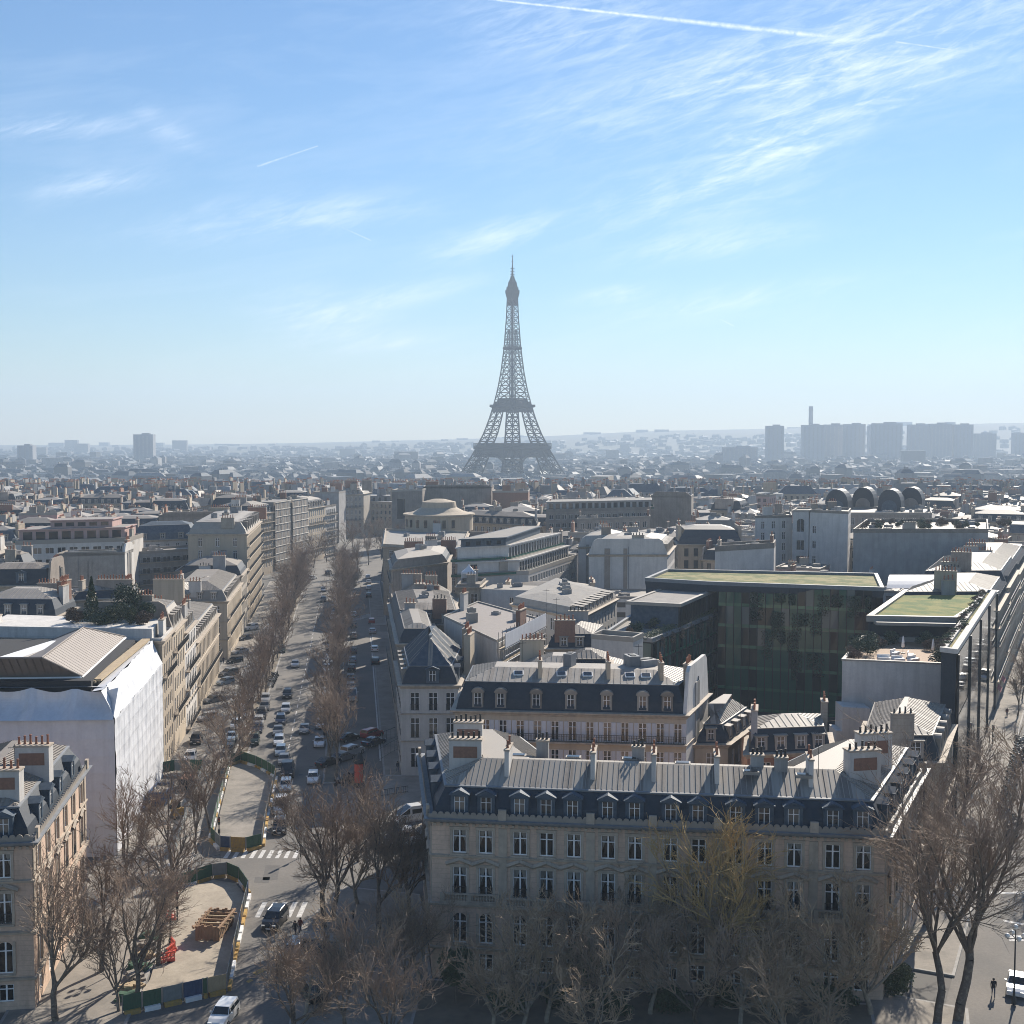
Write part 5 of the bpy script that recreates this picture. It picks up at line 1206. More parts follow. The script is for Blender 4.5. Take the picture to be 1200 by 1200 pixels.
# ================================================================ far side of the avenue
def wrapped():
    h = 17.1; n0, n1 = 150.0, 187.6
    pts = [(-112, 147.5), (xl(n0), n0), (xl(n1), n1), (-116, 190)]; FOOT.append(pts)
    root = thing('wrapped_building', 'building under renovation wrapped in white sheeting, with new hipped zinc roof on top', 'building', (-75, 168, 0)); c = root.location
    q = [(p[0]-c.x, p[1]-c.y) for p in pts]; rnd = random.Random(4)
    mb = MB()
    def sheet_(A, B, z0, z1, inset, nx, nz, amp, folds):
        A, B = Vector(A), Vector(B); ln = (B-A).length; t = (B-A)/ln; n = Vector((t.y, -t.x)); g = []
        for j in range(nz+1):
            row = []
            for i in range(nx+1):
                u, v = i/nx, j/nz; z = z0+(z1-z0)*v
                o = noise.noise(Vector((u*ln*.35, z*.22, inset*3+1)))*amp+noise.noise(Vector((u*ln*1.1, z*.7, 5)))*amp*.45
                if folds: o += -1.0*max(0, math.sin(math.pi*v))*abs(math.sin(math.pi*u*folds))**.6*1.0+.55
                if not folds: o += .08*abs(math.cos(math.pi*u*ln/3.3))**10+.035*abs(math.cos(math.pi*z/2.1))**8
                z += (-.5*abs(math.sin(math.pi*u*folds))*v if folds else 0)+noise.noise(Vector((u*ln*.3, 2, inset)))*.25*(1 if v == 1 else 0)
                p = A+t*(u*ln)+n*(o-inset*v); row.append((p.x, p.y, z))
            g.append(row)
        for j in range(nz):
            for i in range(nx): mb.poly([g[j][i], g[j][i+1], g[j+1][i+1], g[j+1][i]], 0)
    sheet_(q[0], q[1], -.5, h, 0, 170, 50, .08, 0); sheet_(q[1], q[2], -.5, h, 0, 110, 50, .13, 0); sheet_(q[2], q[3], 0, h, 0, 8, 4, .1, 0)
    q2 = offset(q, 1.5)
    sheet_(q[0], q[1], h, 20.6, 2.6, 90, 10, .1, 12); sheet_(q[1], q[2], h-.05, 20.6, 1.4, 60, 8, .2, 0)
    # top lip
    for i in range(2):
        A, B = Vector(q[i]), Vector(q[i+1]); t = (B-A).normalized(); n = Vector((t.y, -t.x)); k = (2.7, 1.5)[i]
        mb.poly([(*(A-n*k+t*1.2), 20.55), (*(B-n*k-t*(.8 if i == 0 else 0)), 20.55), (*(B-n*(k+1.3)-t*.8), 20.35), (*(A-n*(k+1.3)+t*1.2), 20.35)], 0)
    ob('sheeting', mb.mesh('sheeting', M_('tarp'), True), root)
    mb = MB(); ins = offset(q, 3.4); ringstrip(mb, ins, [(0, -1, 0), (0, 21.2, 0)], 0); ob('wall', mb.mesh('wall', M_('room_dark')), root)
    # L-shaped hipped roof: planes between eaves and ridge
    E = 21.3; Z = 24.2; W = lambda px, py, z: Vector((P(px, py, z).x-c.x, P(px, py, z).y-c.y, z))
    ea, eb = W(96, 793, E), W(147, 746.5, E); ra, rb = W(49, 771, Z), W(97.5, 735.5, Z)
    rl = Vector((ra.x-34, ra.y-2.2, Z)); el = Vector((ea.x-40, ea.y-2.4, E)); bl_ = Vector((rb.x-7, rb.y+5, E)); bl2 = Vector((ra.x-9, ra.y+9, E)); bl3 = Vector((rl.x, rl.y+9, E))
    mb = MB(); mb.poly([ea, eb, rb, ra], 0); mb.poly([el, ea, ra, rl], 0); mb.poly([eb, bl_, rb], 0); mb.poly([bl_, bl2, ra, rb], 0); mb.poly([bl2, bl3, rl, ra], 0)
    seam(mb, el, ea, ra, rl, .95, 0, .1, .16); seam(mb, ea, eb, rb, ra, 1.15, 0, .05, .03)
    for p_, q_ in ((ra, rb), (ra, ea), (rb, eb), (rl, ra), (rb, bl_)): mb.tube(p_+Vector((0, 0, .04)), q_+Vector((0, 0, .04)), .12, .12, 6, 0)
    ob('roof', mb.mesh('roof', M_('zinc_brown')), root)
    mb = MB(); nrm = (eb-ea).cross(Vector((0, 0, 1))).normalized(); dn = Vector((0, 0, -.12))
    mb.tube(ea+dn, eb+dn, .16, .16, 8, 0, True); mb.tube(el+dn+Vector((0, -.25, 0)), ea+dn+Vector((0, -.25, 0)), .2, .2, 8, 0, True); ob('gutter', mb.mesh('gutter', M_('white_paint')), root)
    # frame of new beams outside the eaves
    f0, f1 = W(113, 797, 20.9), W(171, 749.5, 20.9); al = (f1-f0).normalized(); mb = MB(); ang = math.atan2(al.y, al.x); md = (f0+f1)/2
    mb.box((md.x, md.y, 20.9), ((f1-f0).length, 1.15, .3), 0, ang)
    gl = Vector((f0.x-40, f0.y-2.4, 20.9)); md2 = (gl+f0)/2; mb.box((md2.x, md2.y-.1, 20.75), ((f0-gl).length, .8, .3), 0, math.atan2((f0-gl).y, (f0-gl).x))
    ob('edge_beam', mb.mesh('edge_beam', M_('wood_pale')), root)
    for i in range(7):
        p = f0.lerp(f1, (i+.3)/7); e = ea.lerp(eb, (i+.3)/7); m_ = (p+e)/2; d_ = p-e; mb = MB()
        mb.box((m_.x, m_.y, 20.75), (d_.length, .22, .3), 0, math.atan2(d_.y, d_.x)); mb.box((p.x, p.y, 19.3), (.22, .22, 3), 0, ang); ob('rafter', mb.mesh('rafter', M_('zinc_pale')), root)
    for i in range(5):
        p = gl.lerp(f0, (i+.5)/5); mb = MB(); mb.box((p.x, p.y, 19.6), (.3, .3, 2.4), 0); ob('post', mb.mesh('post', M_('zinc_pale')), root)
    mb = MB(); d0 = P(26, 768, 22.8); mb.prism([(d0.x-c.x-3, d0.y-c.y), (d0.x-c.x, d0.y-c.y), (d0.x-c.x-.5+2, d0.y-c.y+13), (d0.x-c.x-3+2, d0.y-c.y+13)], 21, 22.6); ob('side_parapet', mb.mesh('side_parapet', M_('white_paint')), root)
wrapped()
U1 = [AV(-28, 191.5), AV(0, 188.2), AV(0, 199), AV(-28, 204)]
u1 = building('terrace_house', 'avenue house with a garden terrace of trees on its flat roof, behind the wrapped building', U1, 20.4, 'flat', {1: S(20.4, 1.9, 1.0, ft=2.75, wh=1.9, balc=(5,))}, 'stone', cornice=True, roofm=('slate', 'gravel_roof', 'render_white'), parapet=.4, clutter=0)[0]
mb = MB(); mb.prism([(p[0]-u1.location.x, p[1]-u1.location.y) for p in (AV(-28, 191.4), AV(-1.6, 188.5), AV(-1.6, 198.8), AV(-28, 203.8))], 20.4, 22.2); ob('garden_deck', mb.mesh('garden_deck', M_('render_white')), u1)
building('avenue_house', 'tall avenue house with slanted pale roof panel after the garden terrace', avq(199.2, 213, 15), 20, 'mansard', {1: S(20, 2.0, 1.05, 'fr', balc=(1, 4))}, 'stone', mansard=(1.5, 3.4), slope=(4, 1.2), roofm=('zinc_pale', 'zinc', 'lead'), ribs=.8, dormers=[(1, 'shed', 2.4, 1.3, 2.3)], bands=(6, 16), chim=[(AV(-5, 200)[0], 200, 3.5, .8, 23, 2.8, 0, 7)], party=[(0, 25, 'render_tan')])
building('avenue_house', 'avenue house with pale bow front and several balconies, standing third past wrapped building', avq(213.2, 228, 15), 17.6, 'mansard', {1: S(17.6, 2.1, 1.1, 'rail', balc=(0, 2, 3))}, 'render_white', mansard=(1.4, 2.8), slope=(4, 1.0), ribs=.8, dormers=[(1, 'shed', 2.4, 1.3, 2.0)], bands=(5, 14), chim=[(AV(-6, 214)[0], 214.5, 4, .8, 20, 3, 0, 8)])
building('avenue_house', 'low stone avenue house with three tall floors and zinc attic, ending at the side street', avq(228.2, 266, 15), 13.4, 'mansard', {1: S(13.4, 2.15, 1.05, 'fr', (1,), ft=4.2, wh=2.9), 2: S(13.4, 2.6)}, 'stone', mansard=(1.2, 2.3), slope=(4, 1.1), ribs=.8, roofm=('zinc', 'zinc', 'lead'), dormers=[(1, 'shed', 2.6, 1.2, 1.7)], bands=(4.8, 9), chim=[(AV(-7, 229)[0], 229.5, 4, .8, 16, 3.5, 0, 8), (AV(-6, 250)[0], 250, 4, .8, 16, 2.5, 0, 8)])
building('avenue_house', 'low stone avenue house beyond the side street with hipped corner roof', avq(284, 320, 16), 13.7, 'mansard', {1: S(13.7, 2.2, 1.05, 'fr', (1, 2), ft=4.2, wh=2.9), 0: S(13.7, 2.8, ft=4.2, wh=2.8)}, 'stone', mansard=(1.2, 2.3), slope=(4, 1.8), ribs=.8, roofm=('zinc', 'zinc', 'lead'), dormers=[(1, 'shed', 2.7, 1.2, 1.7), (0, 'shed', 3.2, 1.3, 1.8)], bands=(4.8, 9))
building('avenue_house', 'narrow shaded avenue house before the tall ribbon-balconied facade', avq(320.2, 337, 16), 15.6, 'mansard', {1: S(15.6, 2.3, balc=(2,)), 0: S(15.6, 3)}, 'stone_grey', mansard=(1.2, 2.4), clutter=3)
building('avenue_house', 'tall avenue house with ribbon balconies on every floor and white fin-like dormers', avq(337.3, 388, 16), 25, 'mansard', {1: S(25, 2.3, 1.2, 'fr', (0, 1, 2, 3, 4, 5, 6)), 0: S(25, 5)}, 'stone', roofm=('zinc_pale', 'zinc_pale', 'lead'), mansard=(1.8, 3), slope=(3, .6), dormers=[(1, 'shed', 6, 1.2, 2.9)], clutter=4)
Q0 = Vector((-93.5, 452)); qd = Vector((.196, .98)); qn = Vector((-.98, .196))
def rowq(s0, s1, dep=16): a, b = Q0+qd*s0, Q0+qd*s1; return [tuple(a+qn*dep), tuple(a), tuple(b), tuple(b+qn*dep)]
building('corner_block', 'haussmann corner block with stacked balconies where the avenue bends', rowq(0, 17), 23, 'mansard', {1: S(23, 2.4, balc=(1, 2, 3, 4, 5)), 0: S(23, 2.6, balc=(2, 4))}, 'stone', mansard=(1.4, 3), dormers=[(1, 'gable', 3, 1.5, 2.1), (0, 'gable', 3.4, 1.5, 2.1)], clutter=3, chim=[(-100, 458, 4, 1, 26, 3, 0, 7)])
mb_lab = 'facade hidden by two tall panels of beige scaffold netting'
bp_ = rowq(17.3, 53); nb = building('netted_building', mb_lab, bp_, 26, 'flat', None, 'render_tan', cornice=False, clutter=5)[0]
for (s0, s1) in ((17.6, 33), (35.5, 52.7)):
    a, b = Q0+qd*s0-qn*.5, Q0+qd*s1-qn*.5; mb = MB(); nx = 24; ln = (b-a).length
    for i in range(nx):
        for j in range(9):
            f = lambda i, j: (*(a+(b-a)*(i/nx)-qn*(.16*noise.noise(Vector((i*.7, j*.9, s0)))) - Vector((nb.location.x, nb.location.y))), 1.5+25*j/9)
            mb.poly([f(i, j), f(i+1, j), f(i+1, j+1), f(i, j+1)], (i//3+j) % 2)
    ob('netting', mb.mesh('netting', M_('render_tan', 'concrete')), nb)
    for j in range(1, 10):
        mb = MB(); a_, b_ = a-qn*.2, b-qn*.2; mb.tube((a_.x-nb.location.x, a_.y-nb.location.y, 1.5+25*j/9), (b_.x-nb.location.x, b_.y-nb.location.y, 1.5+25*j/9), .07, .07, 4); ob('scaffold_rail', mb.mesh('scaffold_rail', M_('iron')), nb)
building('row_house', 'haussmann house with ornate zinc dormers right of the netting panels', rowq(53.3, 74), 22, 'mansard', {1: S(22, 2.4, balc=(1, 4))}, 'stone', mansard=(1.4, 3.2), dormers=[(1, 'round', 3.1, 1.5, 2.3)], clutter=3)
building('row_house', 'modern house with white stacked balconies at the end of the sunlit row', rowq(74.3, 88), 21.5, 'flat', {1: S(21.5, 2.6, 1.7, 'wide', (0, 1, 2, 3, 4, 5))}, 'render_white', cornice=False, clutter=3)
building('end_house', 'house closing the avenue with a white sunlit roof of round windows', quad((398, 580), (426, 579), 22, 16, (.1, 1)), 22, 'mansard', {0: S(22, 2.4, balc=(2, 4))}, 'stone_grey', roofm=('zinc_pale', 'zinc_pale', 'lead'), mansard=(2.2, 3), dormers=[(0, 'round', 3, 1.4, 1.7)], chim=[(-82, 634, 6, 1, 25, 4, 0, 8), (-74, 634, 5, 1, 25, 4, 0, 8)])
building('blank_block', 'grey blank gable between the sunlit row and the white-roofed end house', quad((366, 578), (397, 578), 24, 14, (.1, 1)), 24, 'flat', None, 'render_grey', cornice=False, clutter=3, chim=[(-92, 650, 6, 1, 24, 3, 0, 9)])
# interior of that block
k1 = quad((-30, 722), (66, 723), 19, 13, (-.05, 1)); building('shuttered_house', 'pale house with dark mansard and long zinc roof behind the wrapped building roof', k1, 19, 'mansard', {0: dict(sp=3.0, w=1.15, rows=rows(18.6, 5, 3.5, 2.3), style='shut')}, 'render_white', mansard=(1.1, 3.0), slope=(4, 1.5), ribs=.8, roofm=('slate', 'zinc_pale', 'lead'), dormers=[(0, 'shed', 3.0, 1.3, 2.0)], chim=[(-84, 232, 4, 1, 22, 2.5, 1.5, 8)])
building('zinc_roofed_house', 'house with short zinc roof and chimneys behind the terrace trees', quad((84, 704), (150, 700), 20, 10, (-.05, 1)), 20, 'mansard', None, 'stone_grey', mansard=(1, 1.5), slope=(3, 1.2), ribs=.8, chim=[(-78, 243, 7, .9, 20, 3.4, 0, 12), (-68, 245, 6, .9, 20, 3.2, 0, 10), (-90, 240, 4, .9, 20, 3, 0, 7)])
building('dark_mansard_house', 'house with wide dark mansard and slim zinc strip, below the pink terraces', quad((-30, 687), (58, 686), 20, 11, (-.05, 1)), 20, 'mansard', {0: S(20)}, 'stone', mansard=(.9, 3.4), slope=(3.5, 1.0), ribs=.9, party=[(1, 25.5, 'render_tan')], dormers=[(0, 'gable', [.62], 2.2, 2.6)])
k3 = [tuple(p) for p in quad((18, 638), (152, 634), 23, 15, (-.05, 1))]
pk = building('pink_terraced_building', 'white terraced building with pink penthouse floors and awnings', k3, 23, 'flat', {0: S(23, 3.0, 2.2, 'wide', ft=3.1, wh=1.7)}, 'render_white', cornice=False, parapet=1.0)[0]
floor_box(pk, [lerp(k3[0], k3[3], .2), lerp(lerp(k3[0], k3[1], .93), lerp(k3[3], k3[2], .93), .2), lerp(k3[3], k3[2], .93), k3[3]], 23, 26.4, {0: dict(sp=3.2, w=2.3, s=.4)}, 'render_pink', rail=1.0)
floor_box(pk, [lerp(lerp(k3[0], k3[1], .25), lerp(k3[3], k3[2], .25), .35), lerp(lerp(k3[0], k3[1], .8), lerp(k3[3], k3[2], .8), .35), lerp(k3[3], k3[2], .8), lerp(k3[3], k3[2], .25)], 26.7, 28.6, {0: dict(sp=3.2, w=2.0, s=.4)}, 'render_pink')
building('blank_block', 'row of tall concrete party walls with patches, in front of the pink terraces', quad((66, 652), (146, 650), 21.3, 10, (-.08, 1)), 21.3, 'flat', None, 'concrete', cornice=False, party=[(0, 22.4, 'concrete'), (1, 24, 'render_white')], clutter=3)
building('banded_building', 'long low building with grey horizontal balcony bands beside concrete party walls', quad((150, 650), (262, 643), 18.5, 13, (-.1, 1)), 18.5, 'flat', {0: S(18.5, 3.0, 2.4, 'wide', (0, 1, 2, 3, 4), ft=3.1, wh=1.5)}, 'render_grey', cornice=False, clutter=4)
building('blue_roofed_house', 'white house with steep dark blue roof and skylights over the banded building', quad((152, 634), (229, 631), 20.3, 12, (-.1, 1)), 20.3, 'mansard', {0: S(20.3, 3)}, 'render_white', roofm=('slate_blue', 'slate_blue', 'lead'), mansard=(2.2, 4.2), slope=(2.4, 1.0), dormers=[(0, 'shed', 5, 1.6, 1.8)])
building('blank_block', 'wide brown blank gable rising over the blue roofed house', quad((186, 606), (296, 604), 25.5, 16, (-.1, 1)), 25.5, 'flat', None, 'render_tan', cornice=False, party=[(0, 27, 'render_tan')], clutter=6, chim=[(-96, 408, 6, 1, 25.5, 2.6, 0, 10), (-84, 409, 6, 1, 25.5, 2.6, 0, 10)])
building('zinc_roofed_house', 'house with sunlit zinc roof at the side street behind low avenue houses', quad((196, 700), (250, 690), 15.5, 14, (-.1, 1)), 15.5, 'hip', {0: S(15.5)}, 'stone_grey', slope=(4, 2.4), ribs=.9, chim=[(-84, 272, 3, .9, 16, 3, 0, 5)])
building('garage_block', 'low grey flat block in the yard behind the corner zinc roof', quad((205, 672), (268, 668), 15, 16, (-.1, 1)), 15, 'flat', None, 'render_grey', cornice=False, clutter=7, autochim=False)
building('tower_stub', 'slender pale stair tower beside concrete party walls and balcony bands', quad((143, 640), (150, 640), 23, 8, (-.1, 1)), 23, 'flat', None, 'render_white', cornice=False, autochim=False)
building('dark_mansard_house', 'small house with round dark roof and white dormer below the pink terraces', quad((0, 668), (30, 668), 20.5, 9, (-.05, 1)), 20.5, 'mansard', {0: S(20.5)}, 'stone', mansard=(1.6, 3.4), slope=(2, .8), dormers=[(0, 'shed', [.55], 1.8, 2)])

rnd = random.Random(12)
for r in [o for o in COL.objects if o.get('category') == 'building' and o.location.y < 480]:
    for ch_ in [c for c in r.children if c.name.split('.')[0] == 'party_wall']:
        vs = [v.co for v in ch_.data.vertices][:2]; a, b = Vector(vs[0][:2]), Vector(vs[1][:2]); L = (b-a).length; t = (b-a)/L; nn = Vector((t.y, -t.x)); top = max(v.co.z for v in ch_.data.vertices); ang = math.atan2(t.y, t.x)
        for k in range(2):
            u = L*rnd.uniform(.2, .8); p = a+t*u+nn*.05; mb = MB(); mb.box((0, 0, 0), (rnd.uniform(.8, 1.6), .18, top-3.2), 0); ob('flue', mb.mesh('flue', M_(rnd.choice(('render_tan', 'render_grey', 'concrete')))), r, (p.x, p.y, (top-1.8)/2), ang)
        u = L*rnd.uniform(.3, .7); p = a+t*u+nn*.06; mb = MB(); mb.tube((0, 0, 0), (0, 0, top-3), .09, .09, 6); ob('downpipe', mb.mesh('downpipe', M_('lead')), r, (p.x, p.y, 1), ang)
# ================================================================ further houses, one by one
def inside(p, poly):
    r = False; n = len(poly)
    for i in range(n):
        a, b = poly[i], poly[(i+1) % n]
        if (a[1] > p[1]) != (b[1] > p[1]) and p[0] < (b[0]-a[0])*(p[1]-a[1])/(b[1]-a[1])+a[0]: r = not r
    return r
def near_foot(x, y, m):
    for f in FOOT:
        c = (sum(p[0] for p in f)/len(f), sum(p[1] for p in f)/len(f))
        if abs(c[0]-x) > 70 or abs(c[1]-y) > 70: continue
        if inside((x, y), f): return True
        for i in range(len(f)):
            a, b = Vector(f[i][:2]), Vector(f[(i+1) % len(f)][:2]); t = max(0, min(1, (Vector((x, y))-a).dot(b-a)/max((b-a).length_squared, 1e-6)))
            if (a+(b-a)*t-Vector((x, y))).length < m: return True
    return False
def corridor(x, y):
    if y < 455 and xl(y)-7 < x < xl(y)+44: return True
    if 430 <= y < 660:
        c = -70+(y-452)*.12; 
        if c-30 < x < c+28: return True
    if y < 720 and xk(y)-9 < x < xk(y)+46: return True
    return False
PROTO = []
def proto(i, w, dp, h, roof, wall, lab, **k):
    q = [(-w/2, -dp/2), (w/2, -dp/2), (w/2, dp/2), (-w/2, dp/2)]
    FOOT_N = len(FOOT); r = building(k.pop('name', 'apartment_house'), lab, q, h, roof, k.pop('sides', {0: S(h, 2.5), 1: S(h, 3.1), 2: S(h, 2.7), 3: S(h, 3.1)}), wall, detail=1, seed=i, **k)[0]
    del FOOT[FOOT_N:]; r['dims'] = (w, dp); PROTO.append((r, lab)); return r
def ch(*a): return [(x, y, L, .9, z, 3.0, rz, n) for x, y, L, z, rz, n in a]
proto(0, 18, 13, 18, 'mansard', 'stone', 'cream stone apartment house, dark mansard and dormers', mansard=(1.3, 2.8), dormers=[(0, 'shed', 2.9, 1.3, 1.9)], chim=ch((-8.5, 0, 7, 19.5, 1.57, 9), (8.5, 0, 6, 19.5, 1.57, 8)))
proto(1, 15, 12, 17, 'mansard', 'stone_grey', 'grey stone apartment house, zinc mansard', mansard=(1.4, 2.4), roofm=('zinc', 'zinc_pale', 'lead'), dormers=[(0, 'round', 3, 1.3, 1.9)], chim=ch((7, 0, 7, 18, 1.57, 9)), clutter=2)
proto(2, 20, 14, 19, 'flat', 'render_grey', 'grey modern apartment block, flat gravel roof', name='apartment_block', cornice=False, clutter=7, sides={0: S(19, 3, 2.0, 'wide', ft=3, wh=1.6), 1: S(19, 4), 3: S(19, 4)})
proto(3, 16, 12, 16, 'hip', 'render_white', 'white apartment house, pale hipped zinc roof', roofm=('zinc', 'zinc_pale', 'lead'), slope=(4.5, 2.4), chim=ch((-7, 0, 5, 16.5, 1.57, 7), (3, 2, 3, 17, 0, 4)))
proto(4, 14, 13, 19, 'mansard', 'render_tan', 'tan gabled apartment house, slate roof between party walls', mansard=(1.2, 3), party=[(1, 23, 'render_tan'), (3, 23, 'render_grey')], chim=ch((0, 5, 6, 21, 0, 8)), clutter=2)
proto(5, 22, 13, 17, 'flat', 'render_tan', 'blank tan block, flat roof full of vents', name='apartment_block', cornice=False, clutter=9, party=[(0, 19.2, 'render_tan')], sides={1: S(17, 3), 3: S(17, 3)})
proto(6, 17, 14, 20, 'mansard', 'stone', 'tall stone apartment house, steep dark roof and brick chimneys', mansard=(1.8, 4), slope=(3, 1), dormers=[(0, 'gable', 3, 1.5, 2.2), (1, 'gable', 4, 1.5, 2.2)], chim=ch((-8, 1, 8, 22, 1.57, 10), (8, 1, 8, 22, 1.57, 10)))
proto(7, 19, 12, 15, 'hip', 'stone_grey', 'low apartment house, broad grey zinc hip', slope=(5, 2.2), chim=ch((0, 0, 5, 16, 1.57, 7), (-8, 0, 5, 15, 1.57, 7)), clutter=3)
proto(8, 16, 15, 18, 'flat', 'render_white', 'white apartment block, roof terrace and plant room', name='apartment_block', cornice=False, clutter=6, sides={0: S(18, 2.8, 1.8, 'wide', ft=3, wh=1.6), 1: S(18, 3), 3: S(18, 3)})
proto(9, 15, 11, 17, 'mansard', 'stone', 'sunlit cream house, blue slate roof', mansard=(1.6, 3.2), roofm=('slate_blue', 'zinc_pale', 'lead'), dormers=[(0, 'shed', 2.8, 1.3, 1.9)], chim=ch((7, 0, 6, 19, 1.57, 8)))
proto(10, 24, 13, 18, 'mansard', 'stone', 'long stone apartment house, zinc roof and many chimney pots', mansard=(1.3, 2.6), dormers=[(0, 'shed', 3, 1.3, 1.8)], chim=ch((-11, 0, 7, 19, 1.57, 10), (0, 0, 7, 19, 1.57, 10), (11, 0, 7, 19, 1.57, 10)), clutter=3)
proto(11, 13, 12, 21, 'flat', 'render_pink', 'pinkish apartment block, flat roof', name='apartment_block', cornice=False, clutter=5, sides={0: S(21, 2.8, 1.6, 'wide', ft=3, wh=1.6), 1: S(21, 3), 3: S(21, 3)})
rnd = random.Random(77); used = [False]*len(PROTO); n_ind = 0
PLACED = []
def far_label(lab, x, y):
    px = 600+F*x/y
    if px < 150: w = 'far out beyond the pink terraces'
    elif px < 440: w = 'beyond the bend of the avenue'
    elif px < 660: w = 'below the iron tower'
    elif px < 860: w = 'between tower and domed building'
    else: w = 'around the domed building'
    return lab+', '+w
cands = []
for reg, ang in ((0, .13), (1, -.1), (2, -.43)):
    ca, sa = math.cos(ang), math.sin(ang)
    for i in range(-45, 60):
        for j in range(0, 60):
            u = i*19.5+rnd.uniform(-1.5, 1.5)+(9 if j % 2 else 0); v = 230+j*16.5+(6 if j % 3 == 2 else 0)+rnd.uniform(-1, 1)
            x, y = u*ca-v*sa, u*sa+v*ca
            if y < 285 or y > 660: continue
            px = 600+F*x/y
            if not -40 < px < 1240: continue
            r_ = 0 if x < xl(y)+20 else (1 if px < 840 else 2)
            if r_ != reg or corridor(x, y): continue
            cands.append((y, x, ang))
cands.sort()
for y, x, ang in cands:
    near = near_foot(x, y, 9.5)
    if near or n_ind >= 290: continue
    k = rnd.randrange(len(PROTO)); r, lab = PROTO[k]
    hs = rnd.uniform(.8, 1.06) if y > 360 else rnd.uniform(.7, .9)
    l = far_label(lab, x, y); g = 'houses of the hazy districts' if True else None
    a = ang+rnd.choice((0, 0, 0, math.pi/2, math.pi))+rnd.uniform(-.06, .06)
    sc = (rnd.uniform(.95, 1.2), rnd.uniform(.95, 1.15), hs)
    if not used[k]:
        used[k] = True; r.location = (x, y, ground_z(x, y)); r.rotation_euler = (0, 0, a); r.scale = sc; r['label'] = l; r['group'] = l
    else: dup(r, (x, y, ground_z(x, y)), a, l, l, sc)
    n_ind += 1; PLACED.append((x, y))
# ================================================================ trees
def tree_meshes(seed, H, spread, trunk_h, r0, limbs, tw=.022, fan=.9, dens=1.0, l3=6, gold=False, pale=False):
    rnd = random.Random(seed); tk, cr = MB(), MB()
    def wander(p, d, L, r, r1, n, lev, up):
        pts = [(Vector(p), r)]; d = Vector(d).normalized()
        for i in range(n):
            d = (d+Vector((rnd.gauss(0, .16), rnd.gauss(0, .16), rnd.gauss(0, .1)+up))).normalized()
            pts.append((pts[-1][0]+d*(L/n), r+(r1-r)*(i+1)/n))
        sides = (8, 5, 4, 3, 3)[lev]; mbx = tk if lev < 2 else cr
        for (a, ra), (b, rb) in zip(pts, pts[1:]): mbx.tube(a, b, ra, rb, sides)
        return pts
    def at(pts, f):
        k = min(len(pts)-2, int(f*(len(pts)-1))); g = f*(len(pts)-1)-k
        return pts[k][0].lerp(pts[k+1][0], g), pts[k][1]+(pts[k+1][1]-pts[k][1])*g, (pts[k+1][0]-pts[k][0]).normalized()
    def side(d, ang):
        a = Vector((rnd.gauss(0, 1), rnd.gauss(0, 1), rnd.gauss(0, 1))); a = (a-d*a.dot(d)).normalized(); return (d*math.cos(ang)+a*math.sin(ang)).normalized()
    tr = wander((0, 0, -.3), (rnd.uniform(-.06, .06), rnd.uniform(-.06, .06), 1), trunk_h+.3, r0, r0*.72, 4, 0, .1)
    for i in range(limbs):
        az = 2*math.pi*(i+rnd.uniform(-.3, .3))/limbs; f = rnd.uniform(.72, 1.0); p, r, d = at(tr, f)
        tilt = rnd.uniform(.35, 1.0)*fan if i else .12
        dd = Vector((math.cos(az)*math.sin(tilt), math.sin(az)*math.sin(tilt), math.cos(tilt)))
        L = (H-trunk_h)*rnd.uniform(.75, 1.0)*(1 if tilt < .6 else .85)
        b1 = wander(p, dd, L, r0*rnd.uniform(.38, .55), .05, 6, 1, .09)
        for j in range(int((7+rnd.randint(0, 3))*dens)):
            f = rnd.uniform(.22, .98); p2, r2, d2 = at(b1, f)
            b2 = wander(p2, side(d2, rnd.uniform(.4, .95)), L*rnd.uniform(.28, .5)*(1.15-f*.45), max(.03, r2*.6), .022, 4, 2, .10)
            for k in range(l3):
                f3 = rnd.uniform(.2, 1); p3, r3, d3 = at(b2, f3); L3 = L*rnd.uniform(.12, .25)
                b3 = wander(p3, side(d3, rnd.uniform(.35, .9)), L3, max(tw, r3*.6), tw*.6, 3, 3, .08)
                for q in range(4):
                    p4, r4, d4 = at(b3, rnd.uniform(.25, 1)); wander(p4, side(d4, rnd.uniform(.3, .8)), L3*rnd.uniform(.3, .6), tw*.8, tw*.4, 2, 4, .05)
    return tk.mesh('tree_trunk', M_('bark_pale' if pale else 'bark'), True), cr.mesh('tree_crown', M_('twig_gold' if gold else 'twig_pale' if pale else 'twig'))
def plant_tree(label, me, loc, rz=0, s=1.0, group=None, name='bare_tree'):
    r = thing(name, label, 'tree', loc, rz, group); r.scale = (s, s, s)
    ob('trunk', me[0], r); ob('crown', me[1], r); return r
AVT = [tree_meshes(11+i, 11.5+.5*i, 4, 3.4+.4*i, .2, 5+i % 3, .026, .55+.09*i, 1.0, 5) for i in range(5)]
BIG = [tree_meshes(41+i, 16+i, 6, 4.0+.9*i, .33, 5+i, .028, .8+.14*i, 1.35, 7) for i in range(3)]
TALL = [tree_meshes(61+i, 25, 7, 7.5, .46, 7, .026, .62, 1.5, 7) for i in range(2)]
SMALL = [tree_meshes(81+i, 9, 3, 2.2, .15, 6, .02, .9, 1.0, 6) for i in range(3)]
GOLD = tree_meshes(97, 17, 6, 5.0, .32, 8, .032, 1.0, 1.1, 6, True)
LOW = [tree_meshes(111+i, 12, 6, 2.6, .26, 6+i, .034, 1.05+.1*i, .95, 5, False, True) for i in range(3)]
rnd = random.Random(21)
